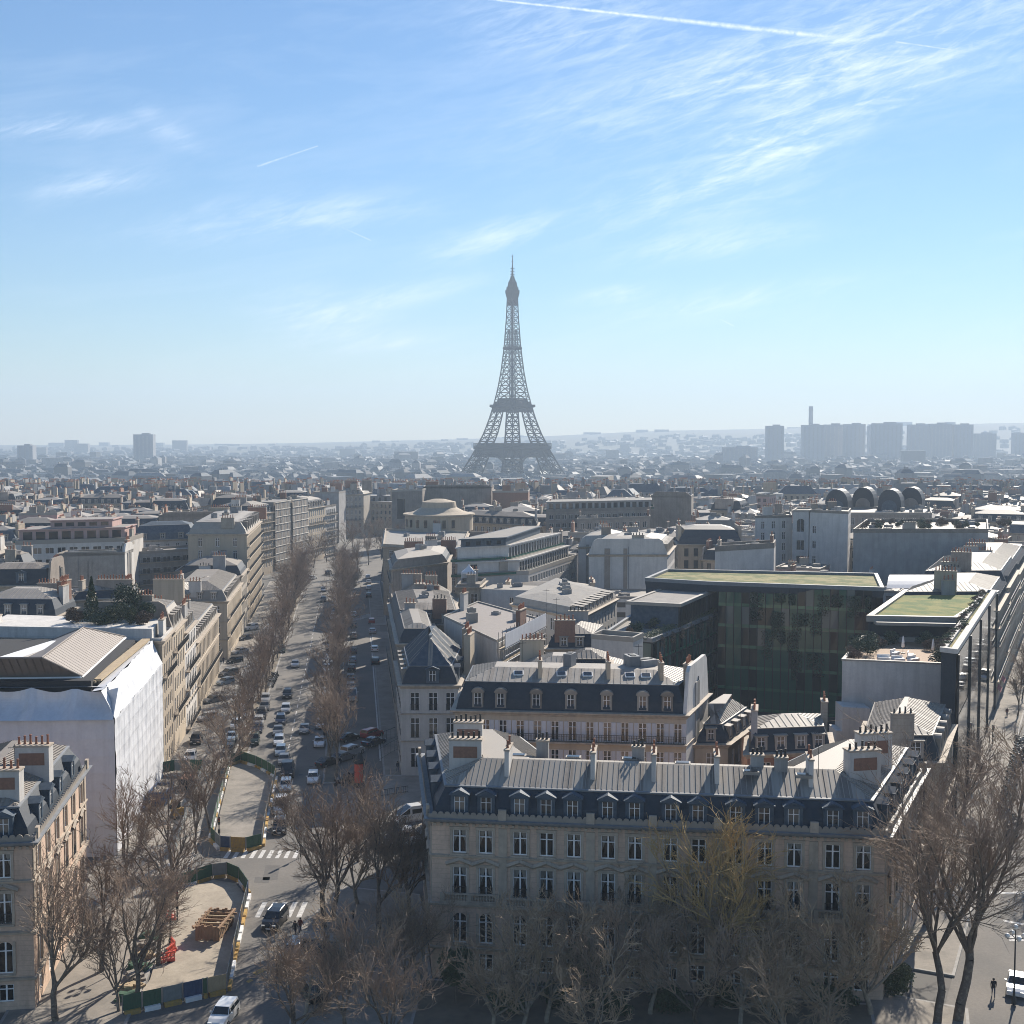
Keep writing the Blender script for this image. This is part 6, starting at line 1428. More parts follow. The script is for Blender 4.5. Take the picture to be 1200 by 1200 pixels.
def avenue_tree(t, d, group, lab, k=None):
    x, y = AV(t+rnd.uniform(-.5, .5), d)
    plant_tree(lab, AVT[rnd.randrange(5)], (x, y, .1), rnd.uniform(0, 6.3), rnd.uniform(.78, 1.05)*(1 if d < 300 else 1.2), group)
d = 200
while d < 440:
    if not 318 < d < 328: avenue_tree(10.8, d, 'bare trees on the sunlit side of the avenue', 'bare plane tree in the sunlit kerb row on the low-house side of the avenue')
    d += 6.6 if d < 320 else 7.6
d = 192
while d < 440:
    if not 322 < d < 338: avenue_tree(25.6, d, 'bare trees on the shaded side of the avenue', 'bare plane tree in the kerb row on the shaded side of the avenue')
    d += 7.6
for i in range(16):
    y = 452+i*11; x = -76+(y-452)*.13+(-6 if i % 2 else 14)+rnd.uniform(-2, 2)
    plant_tree('bare plane tree in the thicket at the bend of the avenue', AVT[rnd.randrange(5)], (x, y, 0), rnd.uniform(0, 6), rnd.uniform(.95, 1.25), 'bare trees at the avenue bend')
for (px, py, me, s, lab) in (
    (66, 1197, BIG[0], .95, 'low forking bare tree in front of the sunlit corner mansion facade'),
    (119, 1140, BIG[1], .82, 'straight bare tree on the pavement midway between mansion and excavation yard'),
    (160, 1183, BIG[2], .78, 'bare tree at the green hoarding corner of the excavation yard'),
    (185, 1133, AVT[1], 1.25, 'slim bare tree just outside the yard beside the orange barriers'),
    (139, 1188, SMALL[1], 1.1, 'small bare tree beside the green hoarding end'),
    (148, 1040, BIG[0], .8, 'bare tree with broad crown against the white sheeting'),
    (204, 1020, AVT[3], 1.1, 'bare tree on the pavement between two hoarding yards'),
    (230, 1000, AVT[0], .9, 'bare street tree beside the fence of the long yard'),
    (247, 972, AVT[2], .95, 'thin bare tree at the fenced edge of the long yard'),
    (262, 925, AVT[4], .95, 'thin bare tree behind the railing of the long yard'),
    (270, 900, SMALL[0], 1.2, 'short greenish bare tree at the head of the long yard'),
    (381, 1088, BIG[2], .92, 'tall twin-trunked bare tree on the shaded corner pavement, left trunk'),
    (391, 1076, BIG[1], .88, 'tall twin-trunked bare tree on the shaded corner pavement, right trunk'),
    (446, 1092, BIG[0], .95, 'spreading bare tree between the corner pavement and the mansion side'),
    (394, 912, AVT[2], 1.2, 'lone bare tree beside the parked cars at the corner kerb'),
    (478, 1085, BIG[2], .7, 'bare tree close to the shaded side wall of the long mansion'),
    (420, 1010, AVT[0], .95, 'bare tree behind the spreading pavement trees, near the white vans'),
    (470, 1175, BIG[1], .62, 'dense low bare tree at the mansion garden corner'),
    (356, 1195, LOW[0], .8, 'low spreading bare tree on the shaded kerb near the bus shelter'),
    (432, 1180, LOW[1], .85, 'low spreading bare tree in the middle of the shaded corner pavement'),
    (492, 1150, LOW[2], .75, 'low spreading bare tree against the mansion garden corner'),
    (420, 1060, LOW[0], .9, 'spreading bare tree right behind the twin trunks'),
    (470, 1040, LOW[1], .8, 'spreading bare tree close to the mansion side railing'),
    (612, 1215, LOW[2], .9, 'bare garden tree between the dark evergreen and the first long balcony'),
    (868, 1210, LOW[1], .95, 'bare garden tree directly beside the golden tree, hiding ground floor windows'),
    (690, 1245, LOW[0], .8, 'bare garden tree cut by the bottom edge below the long balcony'),
    (935, 1250, LOW[2], .85, 'bare garden tree cut by the bottom edge at the street half of the mansion'),
    (400, 1225, BIG[0], .72, 'bare tree whose top fills the bottom edge, beside the shaded road'),
    (345, 1250, BIG[2], .68, 'bare tree cut off by the bottom edge near the white car'),
    (455, 1250, BIG[1], .72, 'bare tree cut off by the bottom edge under the garden corner'),
    (575, 1215, LOW[0], .85, 'low bare garden tree next to the dark evergreen'),
    (640, 1200, LOW[1], .95, 'bare garden tree with pale limbs before the first long balcony'),
    (705, 1205, SMALL[2], 1.35, 'small bare garden tree with whitish twisted limbs'),
    (762, 1190, LOW[2], .95, 'bare garden tree left of the golden-twigged tree'),
    (832, 1180, GOLD, 1.05, 'tall bare garden tree with golden brown twigs before the mansion'),
    (818, 1215, SMALL[0], 1.4, 'small pale-limbed bare tree in front of the golden tree'),
    (900, 1195, LOW[0], .98, 'bare garden tree right of the golden tree'),
    (962, 1205, LOW[1], 1.0, 'pale-trunked bare garden tree before the last mansion windows'),
    (1020, 1190, LOW[2], 1.05, 'bare garden tree at the street end of the mansion'),
    (1122, 1197, TALL[0], 1.0, 'very tall dark bare tree with forked trunk on the sunlit pavement'),
    (1098, 1200, TALL[1], .82, 'tall leaning bare tree growing beside the forked tall tree'),
    (1085, 1085, BIG[2], 1.05, 'bare tree along the shaded side wall of the mansion on the wide street'),
    (1120, 1005, AVT[1], 1.15, 'bare pavement tree between mansion and mirrored glass front'),
    (1128, 945, SMALL[1], 1.15, 'small bare tree at the foot of the mirrored glass front'),
    (1150, 915, SMALL[2], 1.0, 'second small bare tree by the mirrored glass front, nearer its far end'),
    (1215, 1010, BIG[0], .9, 'bare tree leaning in from the edge over the motorcycles')):
    p = P(px, py, 0); plant_tree(lab, me, (p.x, p.y, 0), rnd.uniform(0, 6.3), s)
for i in range(12):
    x, y = KV(4.2, 228+i*15); plant_tree('small bare street tree in the far row along the wide sunlit street', AVT[i % 5], (x, y, .1), i, .75, 'bare trees along the far wide street')
# leafy plants: many small leaves through the volume of the plant
def leaf_mesh(seed, rx, ry, rz_, n, ls, m, stem=True, shape='ball'):
    rnd = random.Random(seed); mb = MB()
    lobes = [(Vector((rnd.uniform(-.5, .5)*rx, rnd.uniform(-.5, .5)*ry, rnd.uniform(.25, .8)*rz_*2)), rnd.uniform(.4, .7)) for _ in range(7)]
    for i in range(n):
        c, s = lobes[rnd.randrange(7)]; v = Vector((rnd.gauss(0, 1), rnd.gauss(0, 1), rnd.gauss(0, 1))).normalized()*rnd.random()**.4*s
        if shape == 'cone': z = rnd.random()**1.3; a = rnd.uniform(0, 6.283); r = (1-z)*rnd.random()**.5; p = Vector((math.cos(a)*r*rx, math.sin(a)*r*ry, .3+z*rz_*2))
        elif shape == 'box': p = Vector((rnd.uniform(-rx, rx), rnd.uniform(-ry, ry), rnd.uniform(0, rz_*2)))
        else: p = c+Vector((v.x*rx, v.y*ry, v.z*rz_))
        if p.z < .02: p.z = .05
        t = Vector((rnd.gauss(0, 1), rnd.gauss(0, 1), rnd.gauss(0, 1))).normalized(); u = t.orthogonal().normalized(); k = ls*rnd.uniform(.6, 1.3)
        mb.poly([p-t*k, p+u*k*.6, p+t*k, p-u*k*.6], 0)
    if stem: mb.tube((0, 0, 0), (0, 0, rz_), .06, .04, 5, 1)
    return mb.mesh('foliage', M_(m, 'bark'))
LF = {}
def shrub(label, loc, rx, ry, rz_, m='leaf_dark', n=900, ls=.16, name='shrub', shape='ball', group=None, rot=0):
    k = (round(rx, 1), round(ry, 1), round(rz_, 1), m, shape, n)
    if k not in LF: LF[k] = leaf_mesh(len(LF)+5, rx, ry, rz_, n, ls, m, shape != 'box', shape)
    return thing(name, label, 'plant', loc, rot, group, LF[k])
for (px, py, d, rx, rz_, m, sh_, lab) in (
    (108, 729, 195, 1.3, 2.6, 'leaf_dark', 'cone', 'cone-shaped dark evergreen on the roof garden terrace'), (150, 716, 198, 2.0, 2.3, 'leaf_dark', 'ball', 'big round dark evergreen crowning the roof garden terrace'),
    (136, 733, 195, 2.0, 1.3, 'leaf_olive', 'ball', 'clipped olive-green shrub in the middle of the roof garden'), (92, 737, 195, 1.4, .9, 'leaf_dry', 'ball', 'brownish dry shrub at the end of the roof garden'),
    (120, 738, 193, 1.6, .7, 'leaf_dark', 'ball', 'low dark shrub along the roof garden edge'), (152, 737, 193, .9, 1.2, 'leaf_olive', 'ball', 'yellow-green bush next to the folded parasol on the roof garden'),
    (168, 734, 193, 1.0, .8, 'leaf_dry', 'ball', 'reddish shrub near the avenue end of the roof garden'), (172, 722, 196, 1.3, 1.3, 'leaf_dark', 'ball', 'dark shrub against the back fence of the roof garden')):
    p = PD(px, py, d); shrub(lab, (p.x, p.y, 22.2), rx*1.35, rx*1.35, rz_*1.35, m, 2000, .16, shape=sh_)
a, b = GO[1]; rnd = random.Random(3)
for i in range(26):      # hanging plants of the court
    u = .2+.78*rnd.random(); zt = rnd.choice((22.6, 19.0, 15.4, 11.8)); p = a.lerp(b, u); ln = rnd.uniform(1.6, 5.5)
    shrub('dark trailing plants hanging on the glass wall of the court', (p.x, p.y-.45, zt-ln), rnd.uniform(.5, 1.1), .25, ln/2, 'leaf_dark', 420, .14, 'hanging_vine', 'box', 'hanging plants of the glass court')
wing = GO[2]
for i in range(14):
    p = lerp(wing[1], wing[2], (i+.5)/14); q = lerp(wing[1], wing[2], .5); p = (p[0]-.9, p[1]+.3)
    shrub('clipped green hedge bush along the terrace rim of the glass offices', (p[0], p[1], 17.6), 1.2, .8, .55, 'leaf_olive', 500, .12, 'hedge_bush', 'box', 'hedge bushes of the glass office terrace', .5)
    if i % 2: shrub('dry climbing plant trailing over the glass office rim', (p[0]+1.0, p[1]-.2, 15.9), .8, .25, .9, 'leaf_dry', 300, .12, 'hanging_vine', 'box', 'trailing plants of the glass office rim')
for (u, v, r_, m) in ((.25, .3, 1.4, 'leaf_dark'), (.4, .55, 1.6, 'leaf_olive'), (.2, .7, 1.3, 'leaf_dry'), (.45, .85, 1.5, 'leaf_dark'), (.3, .12, 1.1, 'leaf_dry')):
    p = lerp(lerp(wing[0], wing[1], u+.2), lerp(wing[3], wing[2], u+.2), v*.55); shrub('bushy '+{'leaf_dark': 'dark green', 'leaf_olive': 'olive green', 'leaf_dry': 'brown dry'}[m]+' plant on the hedge terrace below the penthouse', (p[0], p[1], 17.5), r_, r_, r_*.7, m, 900, .14, group='plants on the hedge terrace '+m)
tr = GO[3]
for i, (u, v, r_, m) in enumerate(((.08, .2, 1.5, 'leaf_dry'), (.16, .4, 1.8, 'leaf_dark'), (.9, .15, 1.6, 'leaf_olive'), (.95, .4, 1.9, 'leaf_dark'), (.85, .6, 1.6, 'leaf_dry'), (.1, .65, 1.8, 'leaf_dark'), (.75, .75, 1.3, 'leaf_olive'), (.98, .7, 1.5, 'leaf_dry'), (.04, .42, 1.6, 'leaf_olive'), (.22, .72, 1.5, 'leaf_dry'), (.3, .85, 1.4, 'leaf_dark'), (.6, .85, 1.6, 'leaf_dark'), (.68, .66, 1.3, 'leaf_dry'), (.92, .88, 1.7, 'leaf_dark'))):
    p = lerp(lerp(tr[0], tr[1], u), lerp(tr[3], tr[2], u), v)
    shrub(('dry brown', 'dark green', 'bright olive')[('leaf_dry', 'leaf_dark', 'leaf_olive').index(m)]+' terrace shrub at the '+('lounge corner by the white wall' if u < .5 else 'street side of the lounge terrace'), (p[0], p[1], 18.1), r_, r_, r_*.75, m, 1400, .14, group='lounge terrace shrubs %s %s' % (m, u < .5))
for i in range(26):
    p = KV(-1.6-rnd.random(), 168+i*2.4); shrub('low dry plant in the roof-edge trough above the mirrored glass', (p[0], p[1], 22.4), .9, .7, .5, rnd.choice(('leaf_dry', 'leaf_olive')), 300, .12, 'trough_plant', group='trough plants above the mirrored glass')
for i in range(34):
    u, v = rnd.random(), rnd.uniform(.02, .75); c = PD(1000+158*u, 620, 336+v*36); shrub('shrub on the planted terraces of the grey blank-walled building', (c.x+v*14, c.y, 26), rnd.choice((1.0, 1.4)), rnd.choice((1.0, 1.4)), rnd.choice((.8, 1.1)), rnd.choice(('leaf_dry', 'leaf_dark', 'leaf_olive')), 500, .2, group='shrubs on the grey terrace building')
p = P(535, 1170, 0); shrub('tall dark evergreen beside the garden corner of the long mansion', (p.x, p.y-1.5, 0), 2.0, 2.0, 3.2, 'leaf_dark', 3200, .16, 'evergreen_tree')
for i, (px, py) in enumerate(((600, 1185), (662, 1180), (720, 1190), (790, 1185), (850, 1178), (910, 1186), (985, 1180), (1040, 1165))):
    p = P(px, py, 0); shrub('dark low evergreen shrub in the shaded mansion garden', (p.x, p.y-.4, 0), 2.3, 1.5, 1.1, 'leaf_dark', 1100, .15, group='evergreen shrubs of the mansion garden')
p = P(1036, 1160, 0); shrub('sunlit yellow-green bush at the street end of the mansion garden', (p.x+1, p.y-1, 0), 1.6, 1.4, 1.7, 'leaf_olive', 1500, .14)
p = P(688, 1160, 0); shrub('glossy olive-green evergreen bush before the mansion balcony', (p.x, p.y, 0), 2.4, 1.6, 2.6, 'leaf_olive', 1800, .15)
# ================================================================ vehicles
def loft(sections, mats_of, n_mats):
    pass
def car_parts(kind):
    """body lofted from cross-sections along x (front = +x), glass and lamps as parts of their own"""
    K = {'hatch': dict(L=4.1, W=1.76, H=1.48, hood=.92, belt=.95, ws=(.62, .30), rear=(-1.75, -2.0), nose=.62),
         'sedan': dict(L=4.6, W=1.80, H=1.44, hood=.92, belt=.95, ws=(.72, .30), rear=(-1.05, -1.7), nose=.62),
         'suv': dict(L=4.5, W=1.86, H=1.68, hood=1.06, belt=1.08, ws=(.80, .42), rear=(-1.9, -2.15), nose=.72),
         'van': dict(L=5.2, W=2.0, H=2.25, hood=1.15, belt=1.2, ws=(1.75, 1.1), rear=(-2.5, -2.58), nose=.8)}[kind]
    L, Wd, H, hd, bt = K['L'], K['W'], K['H'], K['hood'], K['belt']; f, r = L/2, -L/2; w = Wd/2
    wsb, wst = K['ws']; rt, rb = K['rear']
    # x, half width low, half width belt, half width roof, z under, z belt, z roof
    S = [(r, w*.80, w*.80, .0, .38, bt*.92, 0), (r+.12, w*.95, w*.93, 0, .28, bt*.98, 0), (rb, w*.98, w*.96, 0, .25, bt, 0) if rb > r+.2 else None, (max(rb, r+.16), w*.98, w*.95, w*.90, .25, bt, bt+.01), (rt, w, w*.96, w*.76, .22, bt, H-.05), (rt*.45+wst*.55, w, w*.97, w*.78, .22, bt, H), (wst, w, w*.97, w*.76, .22, bt, H-.04), (wsb+.28, w*.99, w*.95, w*.90, .22, hd+.03, hd+.04),
         (f-.55, w*.97, w*.90, 0, .24, hd-.04, 0), (f-.14, w*.90, w*.80, 0, .28, K['nose']+.10, 0), (f, w*.74, w*.70, 0, .34, K['nose'], 0)]
    S = sorted([s for s in S if s], key=lambda s: s[0])
    body, glass = MB(), {'windscreen': MB(), 'rear_window': MB(), 'side_window': [MB(), MB()]}
    def ring(s):
        x, a, b, c, z0, zb, zr = s
        return [Vector((x, -a, z0)), Vector((x, -a*1.0, z0+(zb-z0)*.55)), Vector((x, -b, zb))], [Vector((x, b, zb)), Vector((x, a, z0+(zb-z0)*.55)), Vector((x, a, z0))], c, zr
    for s0, s1 in zip(S, S[1:]):
        l0, r0, c0, z0 = ring(s0); l1, r1, c1, z1 = ring(s1)
        for A, B in ((l0, l1), (r0, r1)):
            for i in range(2): body.poly([A[i], B[i], B[i+1], A[i+1]], 0)
        body.poly([l0[0], r0[2], r1[2], l1[0]], 1)
        if c0 > 0 and c1 > 0:
            tl0, tr0, tl1, tr1 = Vector((s0[0], -c0, z0)), Vector((s0[0], c0, z0)), Vector((s1[0], -c1, z1)), Vector((s1[0], c1, z1))
            up = z1-z0
            for k, (A, T0, T1, B) in enumerate(((l0[2], tl0, tl1, l1[2]), (r0[0], tr0, tr1, r1[0]))):
                m = glass['side_window'][k]; q = [A, B, T1, T0]; c = sum(q, Vector())/4; n = Vector((0, -1 if k == 0 else 1, .25))*.004
                if abs(up) > .3:      # pillars at the ends of the cabin
                    body.poly(q, 0); m.poly([c+(p-c)*.72+n for p in q], 0)
                else: body.poly(q, 0); m.poly([Vector((p.x+(c.x-p.x)*.05, p.y, p.z+(c.z-p.z)*.16))+n for p in q], 0)
            top = [tl0, tr0, tr1, tl1]; body.poly([tl0, tl1, tr1, tr0], 0)
            if abs(up) > .3:
                c = sum(top, Vector())/4; nn = (tl1-tl0).cross(tr0-tl0); nn = nn.normalized() if nn.z > 0 else -nn.normalized()
                glass['windscreen' if s0[0] > 0 else 'rear_window'].poly([Vector((p.x+(c.x-p.x)*.1, p.y*.93, p.z+(c.z-p.z)*.1))+nn*.006 for p in top], 0)
        else: body.poly([l0[2], l1[2], r1[0], r0[0]], 0)
    for s in (S[0], S[-1]):
        l, r_, c, z = ring(s); q = l+r_; body.poly(q if s is S[0] else q[::-1], 0)
    out = [('body', body.mesh('car_body', M_('car_paint', 'rubber')), None)]
    for k in ('windscreen', 'rear_window'):
        if glass[k].v: out.append((k, glass[k].mesh(k, M_('car_glass')), None))
    for m in glass['side_window']: out.append(('side_window', m.mesh('side_window', M_('car_glass')), None))
    wr = .34 if kind in ('suv', 'van') else .31
    ty = MB(); ty.tube((0, -.11, 0), (0, .11, 0), wr, wr, 16, 0, True); tm = ty.mesh('tyre', M_('rubber'))
    rm = MB(); rm.tube((0, -.118, 0), (0, .118, 0), wr*.66, wr*.66, 12, 0, True); rmm = rm.mesh('rim', M_('rim'))
    for x in (f-.82, r+.8):
        for y in (-w+.10, w-.10): out.append(('wheel', tm, ('rim', rmm), (x, y, wr)))
    for y in (-1, 1):
        h = MB(); h.box((0, 0, 0), (.16, .36, .15)); out.append(('headlight', h.mesh('headlight', M_('lamp_white')), None, (f-.11, y*w*.62, K['nose']+.03)))
        t = MB(); t.box((0, 0, 0), (.1, .26, .2 if kind != 'van' else .5)); out.append(('taillight', t.mesh('taillight', M_('lamp_red')), None, (r+.045, y*w*.70, bt*.80)))
        m = MB(); m.box((0, 0, 0), (.1, .2, .13)); out.append(('mirror', m.mesh('mirror', M_('car_paint')), None, (wst+.22, y*(w+.08), bt+.05)))
    pl_ = MB(); pl_.box((0, 0, 0), (.02, .5, .11)); out.append(('number_plate', pl_.mesh('number_plate', M_('white_paint')), None, (f+.005, 0, .48)))
    if kind == 'suv':
        for y in (-1, 1): rr = MB(); rr.tube((-1.3, 0, 0), (.25, 0, 0), .03, .03, 5); out.append(('roof_rail', rr.mesh('roof_rail', M_('rim')), None, (0, y*w*.7, H+.02)))
    return out
CARP = {}
COLS = {'black': (.012, .012, .014), 'white': (.72, .72, .71), 'silver': (.42, .43, .44), 'grey': (.16, .165, .17), 'dark blue': (.02, .03, .06), 'red': (.32, .03, .03), 'dark green': (.03, .05, .04), 'pale blue': (.28, .34, .40), 'brown': (.12, .08, .06)}
def car(kind, colour, p, yaw, label, group=None, z=0.0):
    if kind not in CARP: CARP[kind] = car_parts(kind)
    cname = {'hatch': 'parked_car', 'sedan': 'parked_car', 'suv': 'parked_car', 'van': 'van'}[kind]
    r = thing(cname, label, 'van' if kind == 'van' else 'car', (p[0], p[1], z), yaw, group); c = (*COLS[colour], 1)
    for row in CARP[kind]:
        nm, me, sub = row[:3]; o = ob(nm, me, r, row[3] if len(row) > 3 else (0, 0, 0)); o.color = c
        if sub: ob(sub[0], sub[1], o)
    r.color = c
    return r
TOV = math.atan2(-.992, .126); AWAY = TOV+math.pi
Q_ = 'cars queueing towards the hoarding yards'
for (px, py, k, c, lab) in ((337, 817, 'suv', 'black', 'black car approaching at the tail of the queue, by the edge of building shadow'), (335, 834, 'hatch', 'silver', 'silver hatchback near the tail of the queue'), (329, 848, 'suv', 'dark blue', 'dark blue SUV in the queue directly ahead of a silver hatchback'),
    (326, 860, 'sedan', 'grey', 'grey saloon in the queue between dark blue SUV and white hatchback'), (327, 872, 'hatch', 'white', 'white hatchback in the middle of the queue'), (329, 884, 'hatch', 'pale blue', 'pale blue hatchback in the queue right ahead of the white one'),
    (333, 894, 'sedan', 'grey', 'grey saloon in the queue behind the black van'), (337, 908, 'van', 'black', 'black minivan in the queue beside the green hoarding'), (335, 925, 'hatch', 'pale blue', 'pale silver-blue hatchback between black minivan and white minibus'),
    (330, 950, 'van', 'white', 'white minibus with glazed roof second from the head of the queue'), (328, 974, 'suv', 'black', 'black SUV at the head of the queue before the crossing'), (322, 1084, 'suv', 'black', 'black SUV that has just driven over the second crossing'), (262, 1196, 'hatch', 'white', 'white hatchback half cut off at the bottom edge below green hoarding'),
    (344, 1124, 'suv', 'grey', 'grey car in the tree shade behind the black SUV of the second crossing'), (367, 916, 'hatch', 'white', 'small white hatchback driving alone beside the queue'), (346, 781, 'sedan', 'silver', 'silver saloon driving towards the queue where shadow starts'), (330, 764, 'suv', 'dark green', 'dark SUV driving along the sunlit kerb trees, ahead of all traffic behind'),
    (357, 858, 'sedan', 'grey', 'grey saloon parked slantwise at the shadow edge opposite the queue')):
    p = P(px, py); car(k, c, p, TOV+(.0 if py < 1000 else -.25), lab)
van_r = None
for i, (px, py, k, c) in enumerate(((311, 822, 'hatch', 'silver'), (310, 831, 'sedan', 'grey'), (306.5, 841, 'suv', 'black'), (303, 849, 'hatch', 'silver'), (302, 857, 'sedan', 'dark blue'), (297.5, 871, 'suv', 'dark green'))):
    p = P(px, py); nth = ('last', 'fifth', 'fourth', 'third', 'second', 'first')[i]
    car(k, c, p, TOV, f'{c} car parked at the sunlit kerb, {nth} counting away from the green hoarding')
for i, (px, py, k, c) in enumerate(((223, 891, 'hatch', 'white'), (230, 871, 'suv', 'black'), (243, 844, 'hatch', 'silver'), (250, 823, 'sedan', 'grey'), (264, 802, 'hatch', 'pale blue'), (268, 792, 'suv', 'grey'), (275, 777, 'hatch', 'black'), (281, 766, 'sedan', 'silver'), (288, 750, 'hatch', 'dark blue'), (294, 738, 'suv', 'white'))):
    p = P(px, py); car(k, c, p, TOV+(.0 if i < 2 else -.7), f'{c} car at the facades under avenue trees, {("nearest", "second", "third", "fourth", "fifth", "sixth", "seventh", "eighth", "ninth", "tenth")[i]} from the skips')
for (px, py, k, c, yw, lab) in ((385, 897, 'sedan', 'black', .75, 'black saloon parked slantwise by the lone corner tree'), (402, 891, 'sedan', 'grey', .75, 'grey saloon parked slantwise second from the lone corner tree'), (413, 884, 'suv', 'silver', .75, 'silver SUV parked slantwise in front of the striped pavement'),
    (408, 868, 'sedan', 'black', .75, 'long black saloon in the second slantwise row by the striped pavement'), (436, 864, 'suv', 'red', .75, 'dark red SUV with bright roof parked by the striped pavement'), (438, 873, 'sedan', 'dark blue', .75, 'dark blue saloon parked in front of the red SUV')):
    p = P(px, py); car(k, c, p, AWAY-yw, lab)
for i, (px, py, k, c) in enumerate(((413, 820, 'van', 'white'), (411, 807, 'hatch', 'silver'), (411, 797, 'sedan', 'grey'), (412, 786, 'suv', 'black'), (413, 776, 'hatch', 'silver'), (414, 765, 'hatch', 'dark blue'), (414, 748, 'suv', 'grey'), (414, 735, 'sedan', 'black'), (414, 722, 'hatch', 'white'))):
    p = P(px, py); car(k, c, p, AWAY, f'{c} {"van" if k == "van" else "car"} parked in the shaded lane, {("nearest", "second", "third", "fourth", "fifth", "sixth", "seventh", "eighth", "ninth")[i]} along the inner tree row')
for i, (px, py, k, c) in enumerate(((440, 778, 'suv', 'black'), (439, 763, 'hatch', 'white'), (436.5, 742, 'sedan', 'silver'), (435.5, 730, 'hatch', 'red'), (432, 700, 'suv', 'black'), (432, 691, 'hatch', 'white'), (432, 684, 'sedan', 'silver'), (431, 678, 'hatch', 'white'))):
    p = P(px, py); car(k, c, p, AWAY, f'{c} car parked along the white line of the shaded pavement, {("nearest", "second", "third", "fourth", "fifth", "sixth", "seventh", "eighth")[i]}')
for i, (px, py, k, c) in enumerate(((386, 787, 'sedan', 'silver'), (387, 779, 'hatch', 'grey'), (386, 768, 'suv', 'brown'), (379, 705, 'suv', 'black'), (379, 693, 'hatch', 'silver'))):
    p = P(px, py); car(k, c, p, TOV, f'{c} car parked on the roadway side of the shaded tree row, {("nearest", "second", "third", "fourth", "fifth")[i]}')
for (px, py, k, c, yw, lab) in ((366, 679, 'sedan', 'white', .5, 'white saloon turning where the avenue bends'), (385, 673, 'suv', 'black', .2, 'black SUV waiting at the far crossing by the sunlit wall'), (1192, 1160, 'sedan', 'white', .1, 'white car with dark windows beside the globe lamp, cut by the edge'),
    (1203, 800, 'van', 'white', .0, 'white van far along the wide street by the view edge'), (484, 962, 'van', 'white', 1.2, 'white van beside the mansion side wall, half hidden by trees'), (474, 990, 'van', 'white', 1.2, 'second white van in front of the first, under bare branches'), (430, 975, 'hatch', 'black', 1.3, 'black hatchback in tree shade by the ad column'), (366, 1168, 'suv', 'black', -.3, 'black SUV in deep tree shade near the bottom edge')):
    p = P(px, py); car(k, c, p, AWAY-yw if px < 1000 else math.atan2(.905, .425)+math.pi, lab)
rnd = random.Random(55); cn = ('black', 'silver', 'grey', 'white', 'dark blue', 'pale blue', 'brown')
for i in range(26):
    d = 200+i*8.6; c = cn[rnd.randrange(7)]; k = ('hatch', 'sedan', 'suv')[i % 3]
    if 266 < d < 286 or 316 < d < 330: continue
    car(k, c, AV(8.4+rnd.uniform(-.3, .3), d), TOV+rnd.uniform(-.05, .05), f'{c} {({"hatch": "hatchback", "sedan": "saloon", "suv": "SUV"})[k]} tucked under the sunlit avenue trees', f'{c} {k} cars under the sunlit trees')
for i in range(16):
    d = 205+i*13; c = cn[rnd.randrange(7)]; k = ('sedan', 'hatch', 'suv')[i % 3]
    if 318 < d < 340: continue
    car(k, c, AV(23.2+rnd.uniform(-.2, .2), d), TOV, f'{c} {({"hatch": "hatchback", "sedan": "saloon", "suv": "SUV"})[k]} at the roadway kerb of the shaded tree row', f'{c} {k} cars at the roadway kerb')
for i in range(14):
    c = cn[rnd.randrange(7)]; k = ('sedan', 'hatch', 'suv')[i % 3]; q = KV(8.2, 222+i*9)
    car(k, c, q, math.atan2(.905, .425), f'{c} {({"hatch": "hatchback", "sedan": "saloon", "suv": "SUV"})[k]} parked past the scooters along the wide street', f'{c} {k} cars along the wide street')
# ---------------------------------------------------------------- motorcycles and scooters
def scooter_meshes():
    wm = MB(); wm.tube((0, -.06, 0), (0, .06, 0), .26, .26, 12, 0, True)
    b = MB()
    for (a, c, r0, r1) in (((-.62, 0, .62), (-.1, 0, .55), .17, .2), ((-.1, 0, .5), (.25, 0, .32), .16, .12), ((.25, 0, .32), (.48, 0, .9), .16, .1), ((.48, 0, .9), (.58, 0, .3), .07, .06), ((-.6, 0, .3), (-.2, 0, .4), .1, .12)): b.tube(a, c, r0, r1, 6, 0, True)
    s = MB(); s.box((-.4, 0, .83), (.75, .3, .12)); s.box((-.72, 0, .93), (.26, .26, .24))
    h = MB(); h.tube((.42, -.34, 1.04), (.42, .34, 1.04), .03, .03, 5, 0, True); h.box((.5, 0, 1.0), (.14, .24, .2))
    sc_ = MB(); sc_.poly([(.5, -.2, 1.08), (.5, .2, 1.08), (.36, .17, 1.42), (.36, -.17, 1.42)], 0)
    return [('body', b.mesh('scooter_body', M_('car_paint'), True), (0, 0, 0)), ('seat', s.mesh('scooter_seat', M_('rubber')), (0, 0, 0)), ('handlebar', h.mesh('handlebar', M_('iron')), (0, 0, 0)), ('windshield', sc_.mesh('windshield', M_('car_glass')), (0, 0, 0)), ('wheel', wm.mesh('scooter_wheel', M_('rubber')), (.6, 0, .26)), ('wheel', wm.mesh('scooter_wheel', M_('rubber')), (-.58, 0, .26))]
SCM = scooter_meshes(); rnd = random.Random(9)
def scooter(p, yaw, label, group=None):
    r = thing('motor_scooter', label, 'scooter', (p[0], p[1], 0), yaw, group); c = (*rnd.choice(((.012, .012, .014), (.02, .02, .025), (.16, .16, .17), (.05, .01, .01), (.5, .5, .5))), 1)
    for nm, me, l in SCM: ob(nm, me, r, l).color = c
    r.color = c
for i in range(46):
    d = 160+i*1.12; p = KV(6.0+rnd.uniform(-.3, .3)+(1.5 if i < 8 else 0), d); scooter(p, math.atan2(-.425, .905)+rnd.uniform(-.25, .25)+(3.14 if rnd.random() < .3 else 0), 'motor scooter in the long dense row parked along the wide sunlit street', 'scooters parked along the wide street')
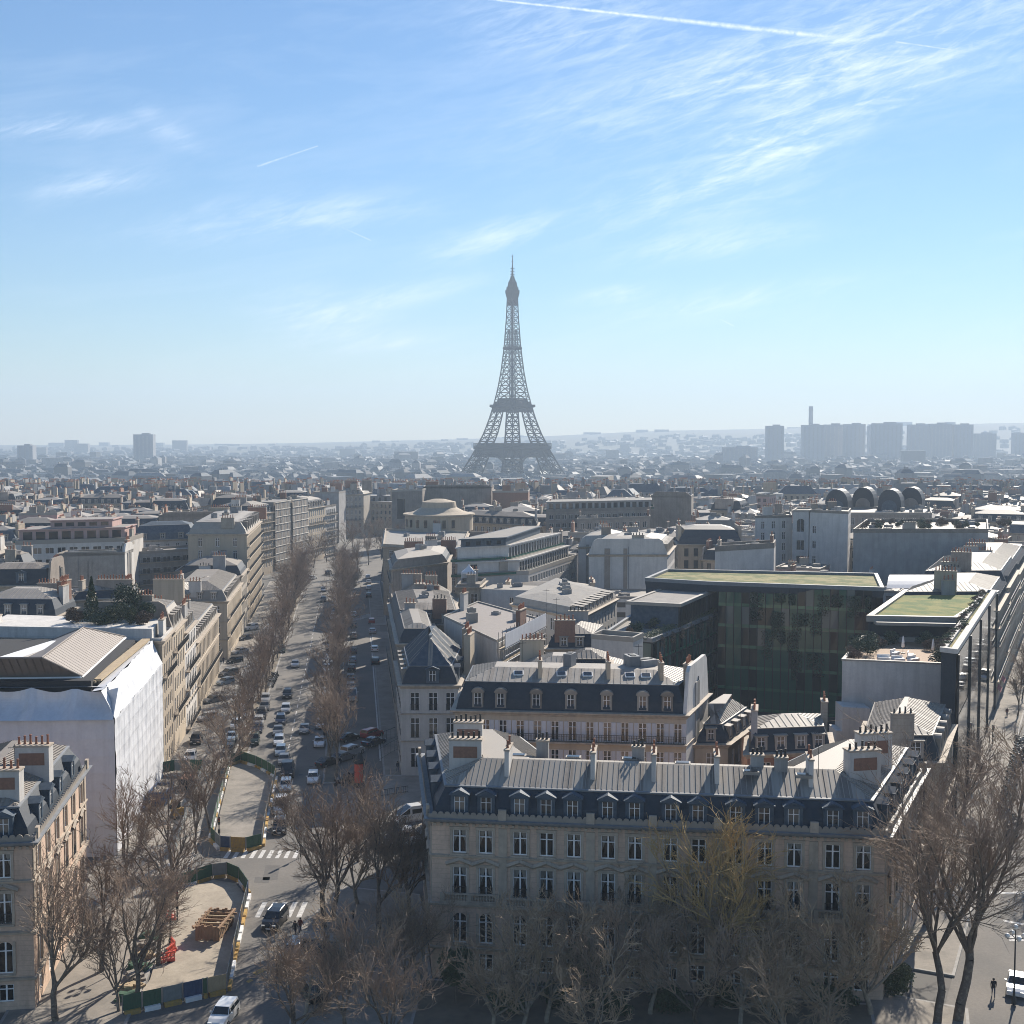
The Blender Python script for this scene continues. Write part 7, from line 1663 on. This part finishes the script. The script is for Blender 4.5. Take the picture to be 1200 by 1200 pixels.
for i in range(7):
    p = P(316+i*1.1, 806-i*2.2); scooter(p, TOV+1.3+rnd.uniform(-.3, .3), 'motor scooter in the small group parked at the sunlit kerb of the avenue', 'scooters at the avenue kerb')
for i in range(6):
    p = P(398+i*4, 921-i*1.5); scooter(p, rnd.uniform(0, 3), 'motor scooter parked in the shade beside the red ad column', 'scooters by the ad column')
# ---------------------------------------------------------------- people
def person(p, yaw, coat, label, h=1.74, stride=.32, bag=False, z=0.0):
    r = thing('person', label, 'person', (p[0], p[1], z), yaw)
    s = h/1.74; me = bpy.data.meshes.new('body')
    J = {'pel': (0, 0, .93), 'waist': (0, 0, 1.10), 'chest': (.02, 0, 1.32), 'neck': (.02, 0, 1.48), 'head': (.04, 0, 1.58), 'top': (.03, 0, 1.70)}
    vs, es, rad = [], [], []
    def add(co, rr, par=None):
        vs.append((co[0]*s, co[1]*s, co[2]*s)); rad.append(rr*s)
        if par is not None: es.append((par, len(vs)-1))
        return len(vs)-1
    pe = add(J['pel'], .175); wa = add(J['waist'], .165, pe); chs = add(J['chest'], .19, wa); ne = add(J['neck'], .06, chs); hd = add(J['head'], .10, ne); add(J['top'], .085, hd)
    for sg in (-1, 1):
        st = stride*sg
        hp = add((.0, sg*.09, .86), .105, pe); kn = add((st*.45+.04, sg*.1, .48), .07, hp); an = add((st*.95-(.05 if sg < 0 else 0), sg*.1, .09), .045, kn); add((st*.95+.15, sg*.1, .05), .04, an)
        sh = add((.02, sg*.19, 1.42), .07, chs); el = add((-st*.35-.02, sg*.225, 1.14), .055, sh); wr = add((-st*.6+.08, sg*.215, .92), .042, el); add((-st*.6+.11, sg*.205, .83), .038, wr)
    me.from_pydata(vs, es, [])
    o = bpy.data.objects.new('tmp', me); COL.objects.link(o)
    o.modifiers.new('skin', 'SKIN'); o.modifiers.new('sub', 'SUBSURF').levels = 1
    for v, q in zip(me.skin_vertices[0].data, rad): v.radius = (q, q*.86)
    me.skin_vertices[0].data[0].use_root = True
    bpy.context.view_layer.update(); ev = o.evaluated_get(bpy.context.evaluated_depsgraph_get()); nm = bpy.data.meshes.new_from_object(ev); bpy.data.objects.remove(o)
    for m in ('skin', 'cloth', 'denim', 'rubber'): nm.materials.append(MAT[m])
    for f in nm.polygons:
        c = f.center/s; z_ = c.z; f.use_smooth = True
        f.material_index = 0 if z_ > 1.47 or (abs(c.y) > .2 and z_ < .92 and z_ > .7) else (1 if z_ > .84 else (2 if z_ > .1 else 3))
    b = ob('body', nm, r); b.color = (*coat, 1)
    hm_ = MB(); hm_.lathe((.015*s, 0, 1.575*s), [(.085*s, -.05*s), (.112*s, .03*s), (.108*s, .09*s), (.07*s, .14*s), (.02*s, .155*s)], 10, 0); ob('hair', hm_.mesh('hair', M_('hair'), True), r)
    fc_ = MB()
    for sg in (-1, 1): fc_.box((.132*s, sg*.035*s, 1.60*s), (.014*s, .025*s, .015*s), 1)
    fc_.box((.142*s, 0, 1.57*s), (.03*s, .024*s, .045*s), 0); fc_.box((.132*s, 0, 1.525*s), (.012*s, .05*s, .012*s), 1); ob('face', fc_.mesh('face', M_('skin', 'hair')), r)
    if bag: bg_ = MB(); bg_.box((-.14*s, 0, 1.22*s), (.16*s, .28*s, .4*s), 0); ob('backpack', bg_.mesh('backpack', M_('iron')), r)
for (px, py, yw, coat, lab, bag) in (
    (1164, 1168, -1.9, (.015, .015, .02), 'person in black clothes walking alone on the sunlit street with a long shadow', False), (372.5, 729, .2, (.01, .01, .012), 'person in dark clothes crossing the avenue at the end of the dashed line', False),
    (358, 674, 2.0, (.02, .02, .03), 'person in dark coat standing on the far sunlit crossing', False), (1197, 795, -1.8, (.02, .02, .02), 'person in dark coat walking on the far sunlit pavement of the wide street', True), (1112, 1062, -2.0, (.03, .03, .035), 'person in dark clothes walking under the tall forked tree', True),
    (1180, 840, 1.2, (.10, .02, .02), 'person in dark red coat by the mirrored glass front', False), (262, 778, 1.5, (.02, .02, .03), 'person in dark clothes at the side street corner', False), (222, 1030, .4, (.05, .06, .09), 'person in blue-grey jacket walking by the hoarding gap', False),
    (128, 1105, 1.4, (.03, .03, .03), 'person in dark coat under the straight pavement tree', True), (136, 1108, 1.3, (.22, .18, .14), 'person in beige coat next to dark-coated companion under the pavement tree', False), (466, 905, -1.2, (.02, .03, .05), 'person in navy coat near the corner house wall', False),
    (352, 1094, 1.0, (.12, .03, .02), 'person in rust jacket on the kerb behind the black SUV', False), (346, 1098, 1.2, (.02, .02, .02), 'person in black waiting at the kerb behind the black SUV', False), (318, 742, 1.8, (.04, .04, .05), 'person in grey walking beneath the sunlit tree row', False)):
    person(P(px, py), yw, coat, lab, 1.74+.05*math.sin(px), .3, bag)
# ---------------------------------------------------------------- hoarding yards
def hoarding(label, pxs, mats, h=1.7, base=True, z=0.0, pw=2.2):
    pts = [P(x, y) for x, y in pxs]; r = thing('hoarding', label, 'fence', (pts[0].x, pts[0].y, z)); o = pts[0]; k = 0
    for a, b in zip(pts, pts[1:]):
        L = (b-a).length; n = max(1, int(L/pw+.5)); ang = math.atan2(b.y-a.y, b.x-a.x)
        for i in range(n):
            c = a.lerp(b, (i+.5)/n)-o; m = mats[k % len(mats)]; k += 1; mb = MB(); w = L/n
            mb.box((0, 0, h/2+.25), (w-.04, .04, h-.3), 0)
            for j in range(7): mb.box((-w/2+w*(j+.5)/7, -.03, h/2+.25), (.05, .03, h-.3), 0)
            for s in (-1, 1): mb.box((s*(w/2-.04), 0, h/2+.15), (.06, .08, h), 1)
            ob('panel', mb.mesh('panel', M_(m, 'rim')), r, (c.x, c.y, 0), ang)
            if base: mb = MB(); mb.box((0, -.1, .2), (w*.8, .5, .4), 0); ob('base_block', mb.mesh('base_block', M_('white_paint' if i % 3 else 'yellow_paint')), r, (c.x, c.y, 0), ang)
    return r
hoarding('green and blue-grey hoarding closing the near end of the excavation yard', [(143, 1190), (190, 1180), (238, 1169), (243, 1168)], ['green_panel', 'green_panel', 'grey_panel', 'blue_panel', 'green_panel'])
hoarding('plywood and grey hoarding along the roadway side of the excavation yard', [(243, 1168), (266, 1163), (275, 1118), (284, 1078), (291, 1050)], ['wood_pale', 'grey_panel', 'grey_panel', 'blue_panel'])
hoarding('green curved hoarding at the far end of the excavation yard', [(291, 1050), (280, 1034), (266, 1028), (249, 1030), (212, 1042), (170, 1046)], ['green_panel', 'green_panel', 'green_panel', 'grey_panel'])
hoarding('green hoarding at the far head of the long empty yard', [(270, 897), (282, 893), (300, 899), (314, 906), (323, 912)], ['green_panel'])
hoarding('blue and yellow hoarding at the crossing end of the long empty yard', [(247, 985), (258, 996), (270, 997), (288, 998), (307, 993)], ['green_panel', 'grey_panel', 'blue_panel', 'yellow_paint'])
hoarding('low grey hoarding between the car queue and the long empty yard', [(307, 993), (311, 965), (317, 938), (323, 912)], ['grey_panel', 'wood_pale', 'grey_panel'], 1.5)
hoarding('grey mesh fence on the pavement side of the long empty yard', [(270, 897), (262, 925), (254, 955), (247, 985)], ['grey_panel', 'green_panel'], 1.6)
hoarding('grey fence panels round the skips beside the wrapped building', [(176, 912), (205, 906), (238, 906)], ['grey_panel', 'green_panel'], 2.0, False)
hoarding('slatted fence from the skips along the pavement passage', [(238, 906), (226, 940), (214, 975), (205, 1005)], ['grey_panel'], 1.5, False)
sheet('yard_sand', [[P(150, 1186), P(238, 1167), P(264, 1160), P(288, 1052), P(276, 1037), P(250, 1033), P(206, 1046), P(196, 1080), P(176, 1150)]], .20, 'sand_ground')
sheet('yard_surface', [[P(250, 986), P(262, 994), P(304, 990), P(320, 912), P(300, 901), P(282, 896), P(271, 899)]], .18, 'pavement')
def shaft():
    a = P(243, 1105); r = thing('timber_shaft', 'timber-lined square shaft standing open in the excavation yard', 'shaft', (a.x, a.y, .2), -.1)
    w, l, h = 2.4, 4.6, 1.5
    for (x, y, sx, sy) in ((-w/2, l/2, .1, l), (w/2, l/2, .1, l), (0, 0, w, .1), (0, l, w, .1)):
        mb = MB(); n = int(max(sx, sy)/.3)
        for i in range(n): mb.box((x+(0 if sx < .2 else -sx/2+sx*(i+.5)/n), y+(0 if sy < .2 else -sy/2+sy*(i+.5)/n), h/2+.1*((i*7) % 3)), (sx if sx < .2 else sx/n-.02, sy if sy < .2 else sy/n-.02, h))
        ob('plank_wall', mb.mesh('plank_wall', M_('wood')), r)
    for i in range(5): mb = MB(); mb.box((0, .4+i*.95, h-.2), (w+1.1, .16, .2)); ob('brace', mb.mesh('brace', M_('wood_pale' if i % 2 else 'wood')), r)
    for s in (-1, 1): mb = MB(); mb.box((s*(w/2+.1), l/2, h-.02), (.2, l+.8, .2)); ob('waler', mb.mesh('waler', M_('wood')), r)
    mb = MB(); mb.box((0, l/2, .03), (w-.1, l-.1, .04)); ob('pit', mb.mesh('pit', M_('earth')), r)
shaft()
for i, (px, py, lab) in enumerate(((196, 1130, 'orange-red plastic barrier lying at the front of the barrier heap in the yard'), (200, 1122, 'orange-red plastic barrier leaning in the middle of the barrier heap'), (203, 1114, 'orange-red plastic barrier at the back of the barrier heap in the yard'), (198, 1080, 'orange-red plastic barrier standing alone by the slim trunk'))):
    p = P(px, py); mb = MB(); mb.box((0, 0, .55), (1.5, .12, .12)); mb.box((0, 0, .95), (1.5, .12, .14)); mb.box((0, 0, .18), (1.5, .3, .3))
    for x in (-.7, -.35, 0, .35, .7): mb.box((x, 0, .55), (.1, .1, .9))
    r = thing('barrier', lab, 'barrier', (p.x, p.y, .2), .5+i*.8); ob('rails', mb.mesh('barrier_rails', M_('barrier_red')), r); mb = MB(); mb.box((0, 0, .05), (.5, .6, .1)); ob('foot', mb.mesh('barrier_foot', M_('rubber')), r)
def skip(px, py, yaw, m, fill, label, L=5.0, Wd=2.3, H=1.9):
    p = P(px, py); r = thing('skip', label, 'skip', (p.x, p.y, .13), yaw); mb = MB(); pr = [(-L/2, .15, -.25), (L/2, .15, .25)]
    for s in (-1, 1): mb.box((0, s*Wd/2, H/2+.1), (L, .08, H)); mb.box((s*L/2, 0, H/2+.1), (.08, Wd, H))
    for s in (-1, 1):
        mb.box((0, s*(Wd/2+.05), H+.08), (L+.1, .14, .12))
        for i in range(6): mb.box((-L/2+.4+i*(L-.8)/5, s*(Wd/2+.07), H/2), (.12, .12, H-.1))
    ob('body', mb.mesh('skip_body', M_(m)), r); mb = MB(); g = 9; rr = random.Random(px)
    z = [[H*.8+rr.uniform(-.25, .3) for _ in range(g+1)] for _ in range(g+1)]
    for i in range(g):
        for j in range(g): f = lambda i, j: (-L/2+.05+(L-.1)*i/g, -Wd/2+.05+(Wd-.1)*j/g, z[i][j]); mb.poly([f(i, j), f(i+1, j), f(i+1, j+1), f(i, j+1)])
    ob('rubble_load', mb.mesh('rubble_load', M_(fill)), r)
skip(189, 940, 1.6, 'blue_panel', 'rubble', 'big blue skip full of pale rubble at the foot of the white sheeting')
skip(221, 922, 1.6, 'iron', 'brick', 'dark skip loaded with reddish rubble beside the big blue skip', 4, 2.0, 1.5)
def digger():
    p = P(208, 960); r = thing('mini_digger', 'small yellow mini digger parked beside the rubble skips', 'digger', (p.x, p.y, .13), 2.2)
    mb = MB(); mb.box((0, 0, .85), (1.5, 1.3, .6)); mb.box((-.5, 0, 1.3), (.6, 1.2, .5)); ob('body', mb.mesh('digger_body', M_('yellow_paint')), r)
    for s in (-1, 1): mb = MB(); mb.tube((-.7, s*.6, .28), (.7, s*.6, .28), .28, .28, 8, 0, True); mb.box((0, s*.6, .28), (1.4, .3, .52)); ob('track', mb.mesh('digger_track', M_('rubber')), r)
    mb = MB(); mb.box((0, .1, 1.75), (.9, .8, 1.1)); ob('cab', mb.mesh('digger_cab', M_('car_glass')), r)
    mb = MB(); mb.tube((.7, 0, 1.0), (1.7, 0, 2.3), .13, .11, 5); mb.tube((1.7, 0, 2.3), (2.5, 0, 1.2), .11, .09, 5); ob('arm', mb.mesh('digger_arm', M_('yellow_paint')), r)
    mb = MB(); mb.box((2.5, 0, .95), (.4, .6, .5)); ob('bucket', mb.mesh('digger_bucket', M_('iron')), r)
digger()
for i in range(7):
    p = P(150+i*4.5, 1172-i*12); mb = MB(); rr = random.Random(i)
    for k in range(9): mb.box((rr.uniform(-.7, .7), rr.uniform(-.5, .5), .15+rr.random()*.3), (rr.uniform(.3, 1), rr.uniform(.2, .7), rr.uniform(.2, .5)), 0, rr.random()*3)
    mb.box((0, 0, .12), (2, 1.6, .24)); thing('material_heap', ('green', 'sandy', 'grey')[i % 3]+' heap of site material along the tree side of the excavation yard', 'heap', (p.x, p.y, .15), i, 'site heaps %d' % (i % 3), mb.mesh('material_heap', M_(('green_panel', 'wood_pale', 'rubble')[i % 3])))
# ---------------------------------------------------------------- street furniture
def lamp(p, label, h=7.5, group=None):
    r = thing('street_lamp', label, 'street lamp', (p[0], p[1], .1), 0, group); mb = MB()
    mb.lathe((0, 0, 0), [(.22, 0), (.22, .5), (.13, .7), (.09, 1.4), (.06, h-1)], 8, 0); mb.tube((0, 0, h-1.05), (0, 0, h), .05, .04, 6); mb.tube((-.75, 0, h-.9), (.75, 0, h-.9), .04, .04, 5); mb.tube((0, -.75, h-.9), (0, .75, h-.9), .04, .04, 5); ob('post', mb.mesh('lamp_post', M_('iron'), True), r)
    for (x, y, z) in ((.75, 0, h-.65), (-.75, 0, h-.65), (0, .75, h-.65), (0, -.75, h-.65), (0, 0, h+.15)):
        mb = MB(); mb.lathe((x, y, z-.22), [(.08, 0), (.2, .1), (.24, .24), (.2, .38), (.09, .46)], 10); ob('globe', mb.mesh('lamp_globe', M_('globe'), True), r)
for d in range(206, 430, 26): lamp(AV(9.3, d), 'iron street lamp with white globes in the sunlit tree row of the avenue', 8, 'lamps of the sunlit tree row')
for d in range(212, 430, 30): lamp(AV(24.0, d), 'iron street lamp with white globes in the shaded tree row', 8, 'lamps of the shaded tree row')
p = P(1188, 1178); lamp(p, 'dark globe street lamp beside the white car on the wide street', 7)
p = P(200, 1108); lamp(p, 'iron globe street lamp beside the timber shaft', 8)
def signal(px, py, label, h=3.4):
    p = P(px, py); r = thing('traffic_light', label, 'traffic light', (p.x, p.y, .1), .2); mb = MB(); mb.tube((0, 0, 0), (0, 0, h), .07, .06, 8, 0, True); ob('post', mb.mesh('signal_post', M_('iron')), r)
    for z in (h-.35, h-1.7): mb = MB(); mb.box((0, -.16, z), (.3, .24, .95 if z > 2.4 else .5), 0); hd = ob('signal_head', mb.mesh('signal_head', M_('iron')), r)
    for k, m in enumerate(('lamp_red', 'lamp_amber', 'green_panel')): mb = MB(); mb.tube((0, -.27, h-.1-k*.28), (0, -.33, h-.1-k*.28), .1, .1, 10, 0, True); ob('lens', mb.mesh('signal_lens', M_(m)), r)
signal(257, 990, 'traffic light at the corner of the long empty yard'); signal(208, 1082, 'traffic light pole inside the excavation yard edge'); signal(352, 1005, 'traffic light at the tree end of the zebra crossing'); signal(1163, 873, 'signal post with brown sign box on the sunlit pavement', 3.2)
def ad_column():
    p = P(421, 923); r = thing('ad_column', 'dark advertising column with a large red poster at the shaded corner', 'ad column', (p.x, p.y, .13)); mb = MB()
    mb.lathe((0, 0, 0), [(.85, 0), (.85, .5), (.72, .6), (.72, 3.6), (.95, 3.7), (1.0, 3.95), (.7, 4.2), (.4, 4.7), (.1, 5.1)], 18); ob('column', mb.mesh('ad_column_body', M_('iron'), True), r)
    mb = MB(); n = 10
    for i in range(n):
        a0, a1 = -2.6+i*.2, -2.4+i*.2; mb.poly([(.75*math.cos(a0), .75*math.sin(a0), .75), (.75*math.cos(a1), .75*math.sin(a1), .75), (.75*math.cos(a1), .75*math.sin(a1), 3.5), (.75*math.cos(a0), .75*math.sin(a0), 3.5)])
    ob('poster', mb.mesh('poster', M_('poster_red')), r)
ad_column()
def shelter():
    p = P(377, 1128); r = thing('bus_shelter', 'glass bus shelter under bare trees on the shaded corner pavement', 'bus shelter', (p.x, p.y, .13), -.2); mb = MB(); mb.box((0, 0, 2.5), (4.4, 1.7, .12)); ob('roof', mb.mesh('shelter_roof', M_('zinc_pale')), r)
    for x in (-2.1, 0, 2.1):
        mb = MB(); mb.box((x, .7, 1.25), (.08, .08, 2.5)); ob('post', mb.mesh('shelter_post', M_('iron')), r)
    mb = MB(); mb.box((0, .72, 1.4), (4.2, .03, 1.9)); ob('glass', mb.mesh('shelter_glass', M_('clear_pane')), r); mb = MB(); mb.box((0, .3, .5), (3, .4, .08)); mb.box((-1, .3, .25), (.08, .3, .5)); mb.box((1, .3, .25), (.08, .3, .5)); ob('bench', mb.mesh('shelter_bench', M_('wood')), r)
    mb = MB(); mb.box((2.15, 0, 1.4), (.2, 1.3, 2.0)); ob('side_panel', mb.mesh('shelter_panel', M_('grey_panel')), r)
shelter()
def railing(label, pxs, m='iron', h=1.0, sp=.35):
    pts = [P(*q) for q in pxs]; r = thing('railing', label, 'railing', (pts[0].x, pts[0].y, .13)); mb = MB(); pm = MB()
    for a, b in zip(pts, pts[1:]):
        a_, b_ = a-pts[0], b-pts[0]; mb.tube((a_.x, a_.y, h), (b_.x, b_.y, h), .04, .04, 5); mb.tube((a_.x, a_.y, .2), (b_.x, b_.y, .2), .03, .03, 5); n = int((b-a).length/sp)
        for i in range(n+1): c = a_.lerp(b_, i/max(1, n)); mb.tube((c.x, c.y, 0), (c.x, c.y, h), .025, .025, 4)
    ob('rails', mb.mesh('rails', M_(m)), r)
railing('tall iron railing casting striped shadows beside the corner house', [(432, 880), (448, 872), (463, 866)], h=1.9, sp=1.0)
railing('second iron railing parallel to the striped shadows', [(444, 893), (458, 884), (466, 880)], h=1.9, sp=1.0)
railing('garden railing along the side wall of the long mansion', [(462, 975), (486, 960), (497, 945)]); railing('iron railing on the shaded crossroads kerb', [(420, 940), (446, 935), (478, 930)])
railing('kerb railing by the near pavement trees at the zebra crossing', [(205, 1028), (232, 1018), (258, 1012)], sp=1.2)
for i in range(9):
    p = P(350+i*8, 1150-i*9); mb = MB(); mb.lathe((0, 0, 0), [(.09, 0), (.09, .75), (.11, .8), (.06, .95)], 8); thing('bollard', 'short dark bollard in the kerb line of the shaded corner pavement', 'bollard', (p.x, p.y, .13), 0, 'bollards of the shaded corner', mb.mesh('bollard', M_('iron'), True))
# ---------------------------------------------------------------- things on the roofs
def parasol(loc, label, group=None):
    r = thing('closed_parasol', label, 'parasol', loc, 0, group); mb = MB(); mb.lathe((0, 0, .9), [(.1, 0), (.26, .1), (.2, 1.0), (.1, 1.6), (.03, 1.8)], 9); ob('canopy', mb.mesh('parasol_canopy', M_('white_paint'), True), r); mb = MB(); mb.tube((0, 0, 0), (0, 0, 1), .03, .03, 6); mb.box((0, 0, .06), (.6, .6, .1)); ob('pole', mb.mesh('parasol_pole', M_('iron')), r)
p = PD(152, 731, 195.5); parasol((p.x, p.y, 22.2), 'closed white parasol on the roof garden terrace among evergreens')
TR = GO[3]
def ton(u, v, z=18.1): q = lerp(lerp(TR[0], TR[1], u), lerp(TR[3], TR[2], u), v); return (q[0], q[1], z)
parasol(ton(.48, .5), 'closed white parasol in the middle of the lounge terrace'); parasol(ton(.78, .42), 'closed white parasol near the street side shrubs of the lounge terrace')
for i, (u, v) in enumerate(((.36, .2), (.5, .18), (.64, .2), (.42, .42), (.58, .36))):
    r = thing('lounge_sofa', ('white lounge sofa by the white wall edge of the terrace' if i < 3 else 'white lounge sofa in the second row on the terrace'), 'sofa', ton(u, v), .3*i, 'lounge sofas %s' % (i < 3)); mb = MB(); mb.box((0, 0, .25), (1.9, .8, .4)); ob('seat', mb.mesh('sofa_seat', M_('white_paint')), r); mb = MB(); mb.box((0, .36, .6), (1.9, .14, .5)); ob('backrest', mb.mesh('sofa_back', M_('white_paint')), r)
p = P(549, 683, 17.5); r = thing('gazebo', 'white tent gazebo with pointed roof on the stone pavilion terrace', 'gazebo', (p.x, p.y+3, 17.6)); mb = MB(); hw_ = 1.7
for i in range(4):
    a, b = ((-hw_, -hw_), (hw_, -hw_), (hw_, hw_), (-hw_, hw_))[i], ((hw_, -hw_), (hw_, hw_), (-hw_, hw_), (-hw_, -hw_))[i]
    pr = (a, b, 2.2)
    for s, z in ((.55, 2.75), (.2, 3.4), (.02, 4.0)): a2, b2 = (a[0]*s, a[1]*s), (b[0]*s, b[1]*s); mb.poly([(*pr[0], pr[2]), (*pr[1], pr[2]), (*b2, z), (*a2, z)]); pr = (a2, b2, z)
    mb.poly([(*a, 1.8), (*b, 1.8), (*b, 2.2), (*a, 2.2)])
ob('canopy', mb.mesh('gazebo_canopy', M_('tarp')), r)
for x in (-1, 1):
    for y in (-1, 1): mb = MB(); mb.tube((x*hw_, y*hw_, 0), (x*hw_, y*hw_, 2.2), .05, .05, 6); ob('post', mb.mesh('gazebo_post', M_('white_paint')), r)
mb = MB(); mb.box((0, hw_, 1.1), (2*hw_, .04, 2.0)); ob('side_curtain', mb.mesh('gazebo_curtain', M_('tarp')), r)
def aerial(loc, label, h=3.2):
    r = thing('roof_aerial', label, 'aerial', loc, 0.4); mb = MB(); mb.tube((0, 0, 0), (0, 0, h), .03, .025, 5, 0, True); ob('mast', mb.mesh('aerial_mast', M_('iron')), r); mb = MB(); mb.tube((-.6, 0, h-.3), (.6, 0, h-.3), .02, .02, 4)
    for i in range(7): mb.tube((-.55+i*.18, -.3, h-.3), (-.55+i*.18, .3, h-.3), .015, .015, 4)
    ob('antenna', mb.mesh('aerial_rods', M_('iron')), r)
for (px, py, z, h, lab) in ((959, 908, 20, 4.5, 'tall roof aerial beside a party-wall stack of the long mansion'), (640, 722, 20, 5, 'roof aerial on the broad pale roof beside scaffolding'), (652, 726, 20, 4, 'second shorter roof aerial on the broad pale roof'), (868, 838, 16, 4, 'roof aerial above the courtyard wing'), (612, 775, 21, 3, 'small roof aerial behind the shuttered house'), (18, 912, 19, 3.5, 'roof aerial on the corner mansion by its chimneys'), (748, 780, 22, 3, 'roof aerial near the white party wall')):
    p = P(px, py, z); aerial((p.x, p.y, z-.2), lab, h)
for i, (px, py, lab) in enumerate(((1146, 795, 'dark red shop awning low on the slate street houses'), (1150, 775, 'second dark red shop awning farther along the slate street houses'))):
    q = KV(.7, 238+i*9); r = thing('shop_awning', lab, 'awning', (q[0], q[1], 3.1), math.atan2(.905, .425)); mb = MB(); mb.poly([(-2.5, -.0, -.5), (2.5, 0, -.5), (2.5, .7, .3), (-2.5, .7, .3)]); mb.box((0, 0, -.6), (5, .04, .25)); ob('canvas', mb.mesh('awning_canvas', M_('awning_red')), r); mb = MB(); mb.tube((-2.5, 0, -.48), (2.5, 0, -.48), .04, .04, 5); ob('front_bar', mb.mesh('awning_bar', M_('iron')), r)
